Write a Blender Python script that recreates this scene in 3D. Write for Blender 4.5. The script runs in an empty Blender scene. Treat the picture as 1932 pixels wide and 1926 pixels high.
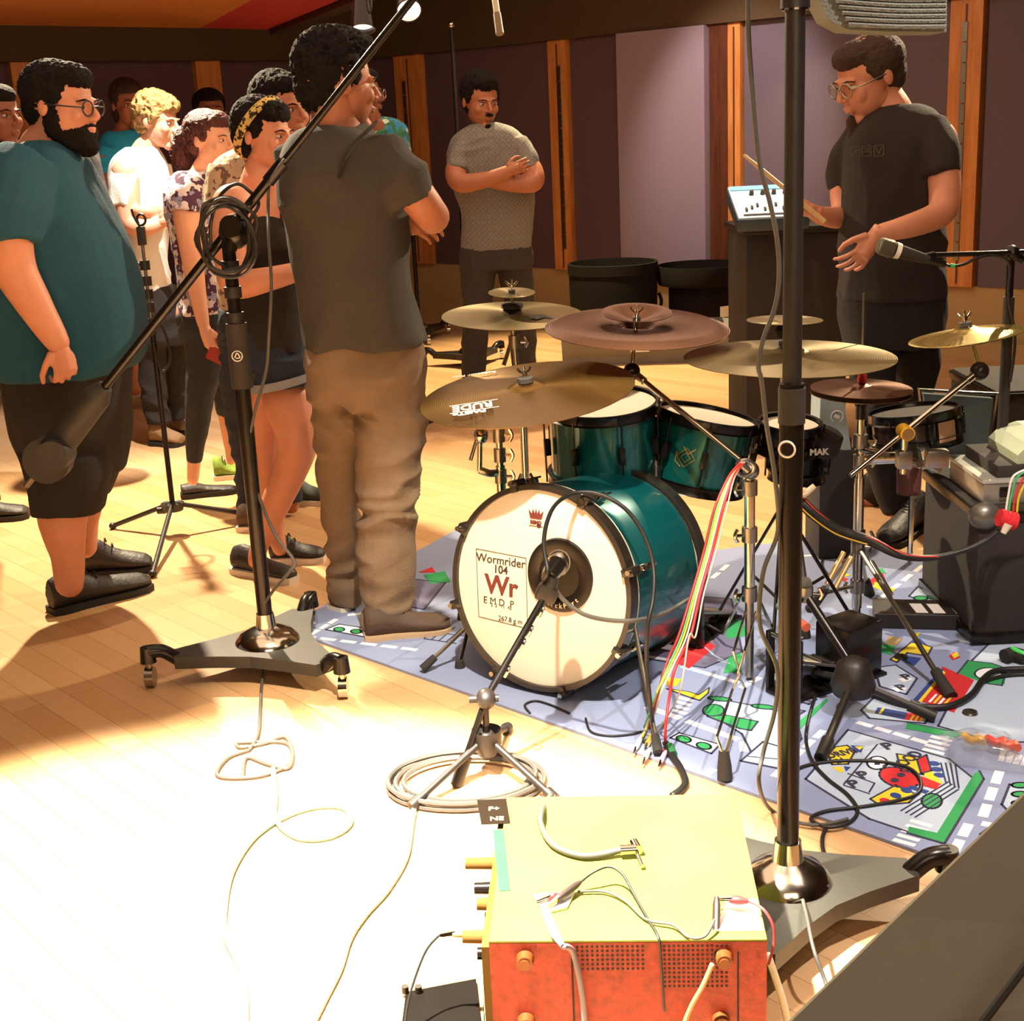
import bpy, bmesh, math, random
import numpy as np
from mathutils import Vector, Matrix, Quaternion
random.seed(7)
PI = math.pi
# ---------------------------------------------------------------- camera
FPX, PITCH, ROLL, CAMZ = 2600.0, math.radians(15.5), math.radians(-2.7), 1.5
CAMR = Matrix.Rotation(PI/2 - PITCH, 3, 'X') @ Matrix.Rotation(ROLL, 3, 'Z')
CAMP = Vector((0, 0, CAMZ))
cd = bpy.data.cameras.new('camera'); cam = bpy.data.objects.new('camera', cd)
bpy.context.scene.collection.objects.link(cam)
cam.matrix_world = Matrix.Translation(CAMP) @ CAMR.to_4x4()
cd.sensor_fit = 'HORIZONTAL'; cd.sensor_width = 36; cd.lens = FPX / 1932 * 36; cd.clip_start = 0.02
bpy.context.scene.camera = cam
sc = bpy.context.scene
sc.view_settings.view_transform = 'Standard'; sc.view_settings.look = 'None'
sc.view_settings.gamma = 1; sc.view_settings.use_curve_mapping = False
sc.view_settings.exposure = 0.38
# ---------------------------------------------------------------- world and lamps
w = bpy.data.worlds.new('world'); sc.world = w; w.use_nodes = True
w.node_tree.nodes['Background'].inputs[0].default_value = (1.0, .70, .50, 1)
w.node_tree.nodes['Background'].inputs[1].default_value = 0.16

def lamp(kind, name, loc, target, power, color, size=.1, spot=60, blend=.5):
    l = bpy.data.lights.new(name, kind); l.energy = power; l.color = color
    o = bpy.data.objects.new(name, l); sc.collection.objects.link(o)
    o.location = loc
    o.rotation_euler = (Vector(target) - Vector(loc)).to_track_quat('-Z', 'Y').to_euler()
    if kind == 'SPOT':
        l.spot_size = math.radians(spot); l.spot_blend = blend; l.shadow_soft_size = size
    elif kind == 'AREA':
        l.shape = 'SQUARE'; l.size = size
    else:
        l.shadow_soft_size = size
    return o
WARM = (1, .72, .42); NEUT = (1, .86, .68)
lamp('SPOT', 'key_spot', (-.72, 1.85, 2.9), (-.62, 2.12, 0), 3600, (1, .92, .76), .04, 50, .35)
lamp('SPOT', 'drum_spot', (-.05, 2.15, 2.9), (.0, 3.4, .25), 560, (1, .90, .72), .03, 34, .5)
lamp('SPOT', 'back_left_spot', (-1.75, 6.3, 2.92), (-1.2, 4.4, 0), 1080, (1, .82, .56), .04, 100, .7)
lamp('SPOT', 'group_spot', (-1.25, 6.3, 2.92), (-1.8, 6.8, 1.3), 420, (1, .95, .88), .03, 42, .5)
lamp('SPOT', 'rear_floor_spot', (.3, 8.9, 2.92), (.35, 8.6, 0), 700, (1, .80, .45), .04, 74, .5)
lamp('SPOT', 'mixer_spot', (1.1, 5.9, 2.95), (1.12, 6.25, 1.0), 130, (1, .98, .96), .03, 17, .4)
lamp('SPOT', 'rug_spot', (1.3, 2.0, 2.92), (1.05, 3.0, 0), 250, (1, .92, .86), .04, 62, .7)
lamp('SPOT', 'kit_back_spot', (2.9, 6.6, 2.92), (.5, 4.3, .3), 620, (1, .80, .52), .04, 70, .6)
lamp('SPOT', 'panel_spot', (.9, 8.3, 2.92), (1.75, 9.9, 1.35), 170, (1, .86, .80), .04, 46, .7)
lamp('SPOT', 'strip_spot', (1.9, 8.2, 2.92), (2.0, 9.4, 1.5), 60, (1, .80, .45), .04, 24, .7)
lamp('AREA', 'ceiling_fill', (0, 3.5, 2.95), (0, 3.5, 0), 65, (1, .70, .46), 4.0)
lamp('AREA', 'rear_fill', (0, 8.0, 2.95), (0, 8.5, 0), 90, (1, .66, .44), 4.0)
lamp('AREA', 'near_fill', (.4, -.6, 2.9), (.3, 3.2, .6), 70, (1, .74, .52), 2.0)

# ---------------------------------------------------------------- pixel to place
def ray(x, y):
    return CAMR @ Vector(((x-966)/FPX, -(y-963)/FPX, -1.0))
def F(x, y, z=0.0):
    d = ray(x, y); return CAMP + d*((z-CAMZ)/d.z)
def A(x, y, Y):
    d = ray(x, y); return CAMP + d*(Y/d.y)
def S(Y):                       # pixels per metre at distance Y
    return FPX/(Y*math.cos(PITCH)+.35)
def V(*a): return Vector(a)

# ---------------------------------------------------------------- mesh builder
class MB:
    def __init__(s): s.v = []; s.f = []; s.m = []; s.mi = 0
    def mat(s, i): s.mi = i; return s
    def add(s, vs, fs):
        b = len(s.v); s.v += [tuple(v) for v in vs]
        for f in fs: s.f.append([b+i for i in f]); s.m.append(s.mi)
        return s
    def box(s, c, size, rot=None, bev=0):
        hx, hy, hz = [a/2 for a in size]; c = Vector(c)
        if bev:
            b = min(bev, hx*.9, hy*.9, hz*.9); vs = []; 
            bm = bmesh.new(); bmesh.ops.create_cube(bm, size=1)
            bmesh.ops.scale(bm, vec=Vector(size), verts=bm.verts)
            bmesh.ops.bevel(bm, geom=list(bm.edges), offset=b, segments=2, profile=.6, affect='EDGES')
            bm.verts.index_update()
            vs = [v.co.copy() for v in bm.verts]; fs = [[v.index for v in f.verts] for f in bm.faces]; bm.free()
        else:
            vs = [V(x, y, z) for x in (-hx, hx) for y in (-hy, hy) for z in (-hz, hz)]
            fs = [(0,1,3,2),(4,6,7,5),(0,4,5,1),(2,3,7,6),(0,2,6,4),(1,5,7,3)]
        if rot is not None: vs = [rot @ v for v in vs]
        return s.add([v+c for v in vs], fs)
    def ring(s, c, u, v, r, n, r2=None):
        r2 = r if r2 is None else r2
        return [c + u*(r*math.cos(2*PI*i/n)) + v*(r2*math.sin(2*PI*i/n)) for i in range(n)]
    def loft(s, rings, cap=True, close=False):
        n = len(rings[0]); vs = [p for r in rings for p in r]; fs = []
        for k in range(len(rings)-1 + (1 if close else 0)):
            a = k*n; b = ((k+1) % len(rings))*n
            for i in range(n):
                j = (i+1) % n; fs.append((a+i, a+j, b+j, b+i))
        if cap and not close:
            fs.append(tuple(range(n))[::-1]); fs.append(tuple((len(rings)-1)*n+i for i in range(n)))
        return s.add(vs, fs)
    def cyl(s, p0, p1, r0, r1=None, n=16, cap=True):
        p0 = Vector(p0); p1 = Vector(p1); r1 = r0 if r1 is None else r1
        d = (p1-p0).normalized(); u = d.orthogonal().normalized(); v = d.cross(u)
        return s.loft([s.ring(p0, u, v, r0, n), s.ring(p1, u, v, r1, n)], cap)
    def tube(s, pts, r, n=10, smooth=True, close=False, sub=6, flat=1.0):
        pts = [Vector(p) for p in pts]
        rs = list(r) if isinstance(r, (list, tuple)) else [r]*len(pts)
        if smooth and len(pts) > 2: pts, rs = cat(pts, rs, sub, close)
        rings = []; d = (pts[1]-pts[0]).normalized(); u = d.orthogonal().normalized()
        for i, p in enumerate(pts):
            if close: t = pts[(i+1) % len(pts)]-pts[i-1]
            else: t = pts[min(i+1, len(pts)-1)]-pts[max(i-1, 0)]
            if t.length < 1e-9: t = d.copy()
            t.normalize(); q = d.rotation_difference(t); u = q @ u; u = (u - t*u.dot(t)).normalized(); d = t
            rings.append(s.ring(p, u, t.cross(u), rs[i], n, rs[i]*flat))
        return s.loft(rings, True, close)
    def lathe(s, prof, M=None, n=32, cap=True):
        M = M or Matrix(); rings = []
        for (r, z) in prof:
            rings.append([M @ V(r*math.cos(2*PI*i/n), r*math.sin(2*PI*i/n), z) for i in range(n)])
        return s.loft(rings, cap)
    def ell(s, c, rad, rot=None, n=20, m=12):
        c = Vector(c); rings = []
        for k in range(m+1):
            t = -PI/2 + PI*k/m; z = math.sin(t); q = max(math.cos(t), .02)
            ring = [V(rad[0]*q*math.cos(2*PI*i/n), rad[1]*q*math.sin(2*PI*i/n), rad[2]*z) for i in range(n)]
            if rot is not None: ring = [rot @ p for p in ring]
            rings.append([p+c for p in ring])
        return s.loft(rings, True)
    def torus(s, c, axis, R, r, n=40, k=8, sq=1.0):
        a = Vector(axis).normalized(); u = a.orthogonal().normalized(); v = a.cross(u); rings = []
        for i in range(n):
            t = 2*PI*i/n; d = u*math.cos(t)+v*math.sin(t)
            rings.append(s.ring(Vector(c)+d*R, d, a, r, k, r*sq))
        return s.loft(rings, False, True)
    def prism(s, poly, h):          # poly: list of 3d points, h: offset vector
        h = Vector(h); n = len(poly); vs = [Vector(p) for p in poly] + [Vector(p)+h for p in poly]
        fs = [tuple(range(n))[::-1], tuple(range(n, 2*n))] + [(i, (i+1) % n, n+(i+1) % n, n+i) for i in range(n)]
        return s.add(vs, fs)
    def build(s, name, mats, parent=None, smooth=True, ang=40, origin=None):
        me = bpy.data.meshes.new(name)
        if not isinstance(mats, (list, tuple)): mats = [mats]
        o0 = Vector(origin) if origin is not None else None
        if parent is not None and o0 is None: o0 = world_loc(parent)
        if o0 is None: o0 = V(0, 0, 0)
        me.from_pydata([tuple(Vector(v)-o0) for v in s.v], [], s.f)
        for m in mats: me.materials.append(m)
        me.polygons.foreach_set('material_index', s.m)
        bm = bmesh.new(); bm.from_mesh(me); bmesh.ops.recalc_face_normals(bm, faces=bm.faces); bm.to_mesh(me); bm.free()
        if smooth:
            me.polygons.foreach_set('use_smooth', [True]*len(me.polygons)); me.set_sharp_from_angle(angle=math.radians(ang))
        me.update()
        o = bpy.data.objects.new(name, me); sc.collection.objects.link(o)
        if parent is not None:
            o.parent = parent; o.location = o0 - world_loc(parent)
        else: o.location = o0
        return o
def world_loc(o):
    l = Vector(o.location)
    while o.parent is not None: o = o.parent; l = l + Vector(o.location)
    return l
def cat(pts, rs, sub=6, close=False):
    out = []; ro = []; n = len(pts); rng = range(n if close else n-1)
    for i in rng:
        if close: p0, p1, p2, p3 = pts[i-1], pts[i], pts[(i+1) % n], pts[(i+2) % n]; a, b = rs[i], rs[(i+1) % n]
        else: p0, p1, p2, p3 = pts[max(i-1, 0)], pts[i], pts[i+1], pts[min(i+2, n-1)]; a, b = rs[i], rs[i+1]
        for k in range(sub):
            t = k/sub; t2 = t*t; t3 = t2*t
            out.append(.5*((2*p1)+(p2-p0)*t+(2*p0-5*p1+4*p2-p3)*t2+(3*p1-p0-3*p2+p3)*t3)); ro.append(a+(b-a)*t)
    if not close: out.append(pts[-1]); ro.append(rs[-1])
    return out, ro
def thing(name, loc, label, cat_, group=None):
    o = bpy.data.objects.new(name, None); sc.collection.objects.link(o); o.location = loc
    o.empty_display_size = .05
    return tag(o, label, cat_, group)
def tag(o, label, cat_, group=None, kind=None):
    o['label'] = label; o['category'] = cat_
    if group: o['group'] = group
    if kind: o['kind'] = kind
    return o
def struct(o): o['kind'] = 'structure'; return o
def piece(name, mat, parent, fn, **k):
    m = MB(); fn(m); return m.build(name, mat, parent, **k)

# ---------------------------------------------------------------- materials
def srgb(c):
    c = c.lstrip('#'); r = [int(c[i:i+2], 16)/255 for i in (0, 2, 4)]
    return tuple((x/12.92 if x <= .04045 else ((x+.055)/1.055)**2.4) for x in r)+(1,)
def mat(name, col, rough=.5, metal=0, var=.12, scale=12, bump=0, bscale=80, emit=0, coat=0, alpha=1, trans=0, spec=.5):
    m = bpy.data.materials.new(name); m.use_nodes = True; nt = m.node_tree; b = nt.nodes['Principled BSDF']
    c = srgb(col) if isinstance(col, str) else tuple(col)+(1,)
    b.inputs['Roughness'].default_value = rough; b.inputs['Metallic'].default_value = metal
    b.inputs['Specular IOR Level'].default_value = spec
    if coat: b.inputs['Coat Weight'].default_value = coat
    if trans: b.inputs['Transmission Weight'].default_value = trans
    if alpha < 1: b.inputs['Alpha'].default_value = alpha
    tc = nt.nodes.new('ShaderNodeTexCoord')
    n = nt.nodes.new('ShaderNodeTexNoise'); n.inputs['Scale'].default_value = scale; n.inputs['Detail'].default_value = 4
    nt.links.new(tc.outputs['Object'], n.inputs['Vector'])
    mx = nt.nodes.new('ShaderNodeMix'); mx.data_type = 'RGBA'
    mx.inputs[6].default_value = tuple(x*(1-var) for x in c[:3])+(1,)
    mx.inputs[7].default_value = tuple(min(1, x*(1+var)) for x in c[:3])+(1,)
    nt.links.new(n.outputs['Fac'], mx.inputs[0]); nt.links.new(mx.outputs[2], b.inputs['Base Color'])
    if bump:
        n2 = nt.nodes.new('ShaderNodeTexNoise'); n2.inputs['Scale'].default_value = bscale; n2.inputs['Detail'].default_value = 3
        nt.links.new(tc.outputs['Object'], n2.inputs['Vector'])
        bp = nt.nodes.new('ShaderNodeBump'); bp.inputs['Strength'].default_value = bump; bp.inputs['Distance'].default_value = .01
        nt.links.new(n2.outputs['Fac'], bp.inputs['Height']); nt.links.new(bp.outputs['Normal'], b.inputs['Normal'])
    if emit:
        b.inputs['Emission Color'].default_value = c; b.inputs['Emission Strength'].default_value = emit
    return m
def wood_floor():
    m = bpy.data.materials.new('maple_floor'); m.use_nodes = True; nt = m.node_tree; b = nt.nodes['Principled BSDF']
    tc = nt.nodes.new('ShaderNodeTexCoord'); mp = nt.nodes.new('ShaderNodeMapping')
    mp.inputs['Rotation'].default_value = (0, 0, math.radians(48.8))
    br = nt.nodes.new('ShaderNodeTexBrick')
    for k, v_ in (('Scale', 1.0), ('Mortar Size', .0012), ('Mortar Smooth', .3), ('Brick Width', .9), ('Row Height', .085), ('Bias', 0)): br.inputs[k].default_value = v_
    br.inputs['Color1'].default_value = srgb('d8ae80'); br.inputs['Color2'].default_value = srgb('c89a6a'); br.inputs['Mortar'].default_value = srgb('a87848')
    nt.links.new(tc.outputs['Object'], mp.inputs[0]); nt.links.new(mp.outputs[0], br.inputs['Vector'])
    mp2 = nt.nodes.new('ShaderNodeMapping'); mp2.inputs['Scale'].default_value = (2.5, 40, 1)
    n = nt.nodes.new('ShaderNodeTexNoise'); n.inputs['Scale'].default_value = 2; n.inputs['Detail'].default_value = 6
    nt.links.new(mp.outputs[0], mp2.inputs[0]); nt.links.new(mp2.outputs[0], n.inputs['Vector'])
    mx = nt.nodes.new('ShaderNodeMix'); mx.data_type = 'RGBA'; mx.blend_type = 'MULTIPLY'; mx.inputs[0].default_value = .35
    rp = nt.nodes.new('ShaderNodeValToRGB'); rp.color_ramp.elements[0].color = (.62, .55, .5, 1); rp.color_ramp.elements[1].color = (1, 1, 1, 1)
    nt.links.new(n.outputs['Fac'], rp.inputs[0])
    nt.links.new(br.outputs['Color'], mx.inputs[6]); nt.links.new(rp.outputs[0], mx.inputs[7]); nt.links.new(mx.outputs[2], b.inputs['Base Color'])
    b.inputs['Roughness'].default_value = .38
    return m
def wood(name, c1, c2, rough=.4, sc_=(3, 3, .4), rot=0):
    m = bpy.data.materials.new(name); m.use_nodes = True; nt = m.node_tree; b = nt.nodes['Principled BSDF']
    tc = nt.nodes.new('ShaderNodeTexCoord'); mp = nt.nodes.new('ShaderNodeMapping'); mp.inputs['Scale'].default_value = sc_
    n = nt.nodes.new('ShaderNodeTexNoise'); n.inputs['Scale'].default_value = 9; n.inputs['Detail'].default_value = 6; n.inputs['Distortion'].default_value = .6
    rp = nt.nodes.new('ShaderNodeValToRGB'); rp.color_ramp.elements[0].color = srgb(c1); rp.color_ramp.elements[1].color = srgb(c2)
    rp.color_ramp.elements[0].position = .3; rp.color_ramp.elements[1].position = .7
    nt.links.new(tc.outputs['Object'], mp.inputs[0]); nt.links.new(mp.outputs[0], n.inputs['Vector']); nt.links.new(n.outputs['Fac'], rp.inputs[0])
    nt.links.new(rp.outputs[0], b.inputs['Base Color']); b.inputs['Roughness'].default_value = rough
    return m
M = {}
M['floor'] = wood_floor()
M['strip'] = wood('strip_wood', 'b8703a', 'd8904c')
M['darkstrip'] = wood('dark_strip_wood', '4a2618', '64361f')
M['purple'] = mat('purple_fabric', '5e4650', .95, var=.15, scale=120, bump=.3, bscale=600)
M['lilac'] = mat('lilac_fabric', '94808c', .9, var=.08, scale=120, bump=.25, bscale=600)
M['greyp'] = mat('grey_violet_fabric', '665964', .95, var=.1, scale=120, bump=.25, bscale=600)
M['brown'] = mat('brown_soffit', '4e3a22', .9, var=.1, scale=60, bump=.2, bscale=300)
M['orange'] = mat('orange_cloud', 'a86424', .9, var=.06, scale=6, bump=.2, bscale=300)
M['red'] = mat('red_cloud', '9a1e24', .9, var=.06, scale=6, bump=.2, bscale=300)
M['ochre'] = mat('ochre_wall', 'b89868', .85, var=.08, scale=10)
M['blk'] = mat('black_plastic', '241e1a', .45, var=.2, bump=.05)
M['blkm'] = mat('black_matte', '29221d', .8, var=.2, bump=.1)
M['blkg'] = mat('black_gloss_metal', '231e1b', .25, .5, var=.1)
M['chrome'] = mat('chrome', 'c9c2b4', .14, 1, var=.05)
M['steel'] = mat('brushed_steel', '9c958a', .32, 1, var=.1, scale=40)
M['wht'] = mat('white_paint', 'e6e1d6', .5, var=.04)
M['rub'] = mat('rubber', '2a2622', .85, var=.1)
# ================================================================ SETTING
WD = V(-.72919, .68430, 0).normalized(); WN = V(-WD.y, WD.x, 0)     # wall direction (towards the left), normal
if WN.y > 0: WN = -WN                                               # towards the room
WP = F(1000, 600)
def W(x, y, off=0):
    q = ray(x, y); t = (WP + WN*off - CAMP).dot(WN)/q.dot(WN); return CAMP + q*t
def wu(x, y): return (W(x, y)-WP).dot(WD)                           # position along the wall
ZT, ZB = 2.12, .41
corner = WP + WD*3.12; corner.z = 0
LL = F(390, 115, ZT); L0 = F(40, 117, ZT); LD = (L0-LL); LD.z = 0; LD.normalize()
LN = V(LD.y, -LD.x, 0)
if LN.y > 0: LN = -LN
# the left wall starts at the corner where both planes meet
def meet():
    a = V(LL.x, LL.y, 0); A2 = Matrix(((WD.x, -LD.x), (WD.y, -LD.y))); r_ = a-V(WP.x, WP.y, 0)
    t = A2.inverted() @ Vector((r_.x, r_.y)); return V(WP.x, WP.y, 0)+WD*t[0]
corner = meet()
m = MB(); m.add([V(-9, -2, 0), V(8, -2, 0), V(8, 16, 0), V(-9, 16, 0)], [(0, 1, 2, 3)]); m.prism([V(-9, -2, -.1), V(8, -2, -.1), V(8, 16, -.1), V(-9, 16, -.1)], (0, 0, .098))
struct(m.build('floor', M['floor'], smooth=False))
m = MB(); m.prism([V(-9, -2, 3), V(8, -2, 3), V(8, 16, 3), V(-9, 16, 3)], (0, 0, .1)); struct(m.build('ceiling', M['brown'], smooth=False))
def wallbox(name, mat_, P, D, N, u0, u1, z0, z1, o0, o1):
    a = P+D*u0; b = P+D*u1; m_ = MB()
    m_.prism([V(a.x, a.y, z0)+N*o0, V(b.x, b.y, z0)+N*o0, V(b.x, b.y, z0)+N*o1, V(a.x, a.y, z0)+N*o1], (0, 0, z1-z0))
    return m_.build(name, mat_, smooth=False, origin=(a.x, a.y, z0))
P0 = V(WP.x, WP.y, 0); uc = (corner-P0).dot(WD)
struct(wallbox('wall_back', M['purple'], P0, WD, WN, -9, uc, 0, 3, -.2, -.02))
struct(wallbox('trim_1', M['ochre'], P0, WD, WN, -9, uc, 0, ZB, -.02, .0))
struct(wallbox('trim_2', M['brown'], P0, WD, WN, -9, uc, ZT, 3, -.02, .08))
# bench-like ledge at the foot of the right part of the wall
struct(wallbox('trim_3', M['ochre'], P0, WD, WN, -9, -1.9, 0, .10, .0, .22))
struct(wallbox('wall_left', M['purple'], corner, LD, LN, -.3, 9, 0, 3, -.2, -.02))
struct(wallbox('trim_4', M['ochre'], corner, LD, LN, 0, 9, 0, ZB, -.02, .0))
struct(wallbox('trim_5', M['brown'], corner, LD, LN, 0, 9, ZT, 3, -.02, .08))
struct(wallbox('wall_right', M['purple'], V(6.2, 0, 0), V(0, 1, 0), V(-1, 0, 0), -2, 8, 0, 3, -.2, 0))
struct(wallbox('wall_near', M['brown'], V(0, -1.8, 0), V(1, 0, 0), V(0, 1, 0), -9, 6.4, 0, 3, -.2, 0))
def strip(x0, x1, yref, n, slotx=None, sy=(120, 465), dark=False, D=None):
    u0, u1 = sorted((wu(x0, yref), wu(x1, yref)))
    t = wallbox('trim_%d' % n, M['darkstrip' if dark else 'strip'], P0, WD, WN, u0, u1, ZB, ZT-.002, -.02, .05); struct(t)
    um = (u0+u1)/2
    g = wallbox('groove', M['darkstrip'], P0, WD, WN, um-.006, um+.006, ZB+.02, ZT-.03, .05, .053)
    g.parent = t; g.location = g.location - t.location
    if slotx:
        us = wu(slotx, 300); zt = W(slotx, sy[0]).z; zb = W(slotx, sy[1]).z
        mm = MB(); a = P0+WD*us
        q = 12
        for i in range(q):
            za = zb+(zt-zb)*i/q; zc = zb+(zt-zb)*(i+.93)/q
            mm.mat(i % 2).prism([a-WD*.018+WN*.05+V(0, 0, za), a+WD*.018+WN*.05+V(0, 0, za), a+WD*.018+WN*.06+V(0, 0, za), a-WD*.018+WN*.06+V(0, 0, za)], (0, 0, zc-za))
        mm.build('slotted_rail', [M['steel'], M['steel']], t, smooth=False)
    return t
strip(762, 812, 300, 6, 780, (150, 470)); strip(1048, 1082, 300, 7, 1068, (122, 468))
strip(1347, 1380, 300, 8, dark=True); strip(1381, 1404, 300, 9)
strip(1790, 1850, 300, 10, 1818, (40, 490))
def lstrip(x0, x1, n):
    def lu(x):
        q = ray(x, 140); t = (corner-CAMP).dot(LN)/q.dot(LN); return (CAMP+q*t-corner).dot(LD)
    u0, u1 = sorted((lu(x0), lu(x1)))
    struct(wallbox('trim_%d' % n, M['strip'], corner, LD, LN, u0, u1, ZB, ZT-.002, -.02, .04))
lstrip(18, 56, 11); lstrip(366, 412, 12)
# wall cloth panels that differ in colour
def panel(x0, x1, yref, mat_, name, label, thick, ztop=ZT-.002, z0=ZB):
    u0, u1 = sorted((wu(x0, yref), wu(x1, yref)))
    o = wallbox(name, mat_, P0, WD, WN, u0, u1, z0, ztop, -.018, thick)
    return o
for (x0, x1, mt, th) in ((814, 1046, 'purple', .01), (1084, 1188, 'purple', .012), (1406, 1788, 'greyp', .012), (1856, 1990, 'greyp', .012), (590, 760, 'purple', .012)):
    struct(panel(x0, x1, 300, M[mt], 'trim_%d' % (13+[814, 1084, 1406, 1856, 590].index(x0)), '', th))
p = panel(1183, 1345, 300, M['lilac'], 'acoustic_panel', '', .10)
tag(p, 'tall pale lilac acoustic panel standing proud of the rear wall', 'wall panel')
# ceiling clouds
def slab(name, pts, mat_, label, z=2.2, th=.06):
    m_ = MB(); m_.prism([V(q.x, q.y, z) for q in pts], (0, 0, th))
    for q in (pts[0], pts[len(pts)//2]):
        pass
    o = m_.build(name, mat_, smooth=False, origin=(pts[0].x, pts[0].y, z)); return tag(o, label, 'ceiling panel')
a = F(-40, 47, 2.2); b = F(378, 53, 2.2); c = F(505, 56, 2.2); d = F(640, 0, 2.2); e = F(475, 0, 2.2)
dn = lambda p, q, s: p+(q-p)*s
near1 = dn(b, e, 1.25); near2 = dn(c, d, 1.2); lf = F(-40, -20, 2.2)
o1 = slab('ceiling_cloud', [a, b, near1, lf], M['orange'], 'orange suspended ceiling cloud over the group at left')
o2 = slab('ceiling_cloud', [b, c, near2, near1], M['red'], 'red ceiling cloud right of the orange one')
for o_, pp in ((o1, [a, near1]), (o2, [c, near2])):
    for k, q in enumerate(pp):
        r_ = MB(); q2 = q+(V(-1.6, 7, 2.2)-q)*.12; r_.cyl(V(q2.x, q2.y, 2.25), V(q2.x, q2.y, 3.0), .006, n=6); r_.build('hanger', M['blk'], o_)
t = thing('lighting_track', c, 'black lighting track along the edge of the red ceiling cloud', 'track')
m = MB(); dd = (near2-c).normalized(); nn = V(dd.y, -dd.x, 0)
if nn.x < 0: nn = -nn
m.prism([c+V(0, 0, -.03)+nn*.01, near2+V(0, 0, -.03)+nn*.01, near2+V(0, 0, -.03)+nn*.12, c+V(0, 0, -.03)+nn*.12], (0, 0, .06)); m.build('rail', M['blk'], t, smooth=False)
for s_ in (.05, .75):
    q = dn(c, near2, s_)+nn*.06; r_ = MB(); r_.cyl(q, V(q.x, q.y, 3), .008, n=8); r_.build('drop_rod', M['blk'], t)
# spot lamps
def spotlamp(px, py, Y, tiltdir, label, lit):
    c_ = A(px, py, Y); t_ = thing('spotlight', c_, label, 'spotlight'); ax = Vector(tiltdir).normalized()
    m_ = MB(); rot = V(0, 0, 1).rotation_difference(ax).to_matrix().to_4x4(); MM = Matrix.Translation(c_) @ rot
    m_.lathe([(.02, -.13), (.038, -.12), (.045, -.05), (.06, .05), (.062, .07), (.055, .07), (.05, .045), (.0, .04)], MM, 24, cap=False)
    m_.build('lamp_housing', M['blkg'], t_)
    m_ = MB(); m_.lathe([(.052, .045), (.03, .052), (.001, .055)], MM, 24, cap=False); m_.build('lens', mat('lamp_lens', 'fff0d8', .3, emit=lit), t_)
    m_ = MB(); m_.torus(c_-ax*.04, ax.orthogonal(), .07, .006, 24, 6); m_.build('yoke', M['blk'], t_)
    m_ = MB(); m_.cyl(c_-ax*.04+V(0, 0, .06), V((c_-ax*.04).x, (c_-ax*.04).y, 3), .007, n=8); m_.build('drop_rod', M['blk'], t_)
spotlamp(684, 30, 7.2, (-.0, -.35, -.9), 'black ceiling spotlight nearest the red ceiling cloud', 3)
spotlamp(768, 5, 7.0, (.15, -.8, -.6), 'brightly lit round spotlight beside the boom arm tip', 25)
# ================================================================ PEOPLE: builder
from mathutils import noise
def remesh(mb, vox, smooth=4, wr=0, wsc=9, ridge=(1, 1, 1)):
    me = bpy.data.meshes.new('t'); me.from_pydata(mb.v, [], mb.f)
    bm = bmesh.new(); bm.from_mesh(me); bmesh.ops.recalc_face_normals(bm, faces=bm.faces); bm.to_mesh(me); bm.free()
    o = bpy.data.objects.new('t', me); sc.collection.objects.link(o)
    r = o.modifiers.new('r', 'REMESH'); r.mode = 'VOXEL'; r.voxel_size = vox
    if smooth:
        s_ = o.modifiers.new('s', 'SMOOTH'); s_.iterations = smooth; s_.factor = .5
    bpy.context.view_layer.update()
    e = o.evaluated_get(bpy.context.evaluated_depsgraph_get()); m2 = e.to_mesh()
    n = len(m2.vertices); co = np.empty(n*3); m2.vertices.foreach_get('co', co); co = co.reshape(-1, 3)
    no = np.empty(n*3); m2.vertices.foreach_get('normal', no); no = no.reshape(-1, 3)
    fs = [tuple(p.vertices) for p in m2.polygons]
    if wr:
        for i in range(n):
            p = co[i]; q = V(p[0]*ridge[0], p[1]*ridge[1], p[2]*ridge[2])*wsc
            q2 = q + V(1, 1, 1)*noise.noise(q*.5)*1.2
            co[i] += no[i]*wr*(1-2*abs(noise.noise(q2)) - .55)
    e.to_mesh_clear(); bpy.data.objects.remove(o); bpy.data.meshes.remove(me)
    return [tuple(c_) for c_ in co], fs
def headM(c, H, yaw, pitch, roll):
    R_ = Matrix.Rotation(math.radians(yaw), 4, 'Z') @ Matrix.Rotation(math.radians(pitch), 4, 'X') @ Matrix.Rotation(math.radians(roll), 4, 'Y')
    return Matrix.Translation(c) @ R_ @ Matrix.Diagonal((H, H, H, 1))
def ellM(mb, M_, c, r, n=18, m=12):
    c = Vector(c); sub = MB(); sub.ell(c, r, n=n, m=m); mb.add([M_ @ Vector(v) for v in sub.v], sub.f)
def tubeM(mb, M_, pts, rs, H, n=10):
    mb.tube([M_ @ Vector(p) for p in pts], [r*H for r in rs], n)
def head_shape(mb, M_, H, fat=0):
    ellM(mb, M_, (0, .07, .13), (.325, .415, .365), 24, 16)
    ellM(mb, M_, (0, -.10, -.10), (.265+fat, .285, .36), 24, 14)
    ellM(mb, M_, (0, -.04, -.22), (.25+fat*1.5, .26, .2))
    ellM(mb, M_, (0, -.27, -.40), (.11+fat, .11, .095))
    ellM(mb, M_, (0, -.335, .085), (.20, .065, .045))
    for s_ in (-1, 1):
        ellM(mb, M_, (s_*.16, -.27, -.09), (.085, .085, .10)); ellM(mb, M_, (s_*.33, .04, -.01), (.03, .07, .10), 12, 8)
        ellM(mb, M_, (s_*.042, -.408, -.108), (.03, .04, .026), 10, 6)
    tubeM(mb, M_, [(0, -.36, .07), (0, -.42, -.01), (0, -.462, -.085), (0, -.41, -.12)], [.032, .034, .038, .028], H)
    ellM(mb, M_, (0, -.375, -.215), (.085, .05, .02)); ellM(mb, M_, (0, -.37, -.255), (.075, .05, .024))
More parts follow.
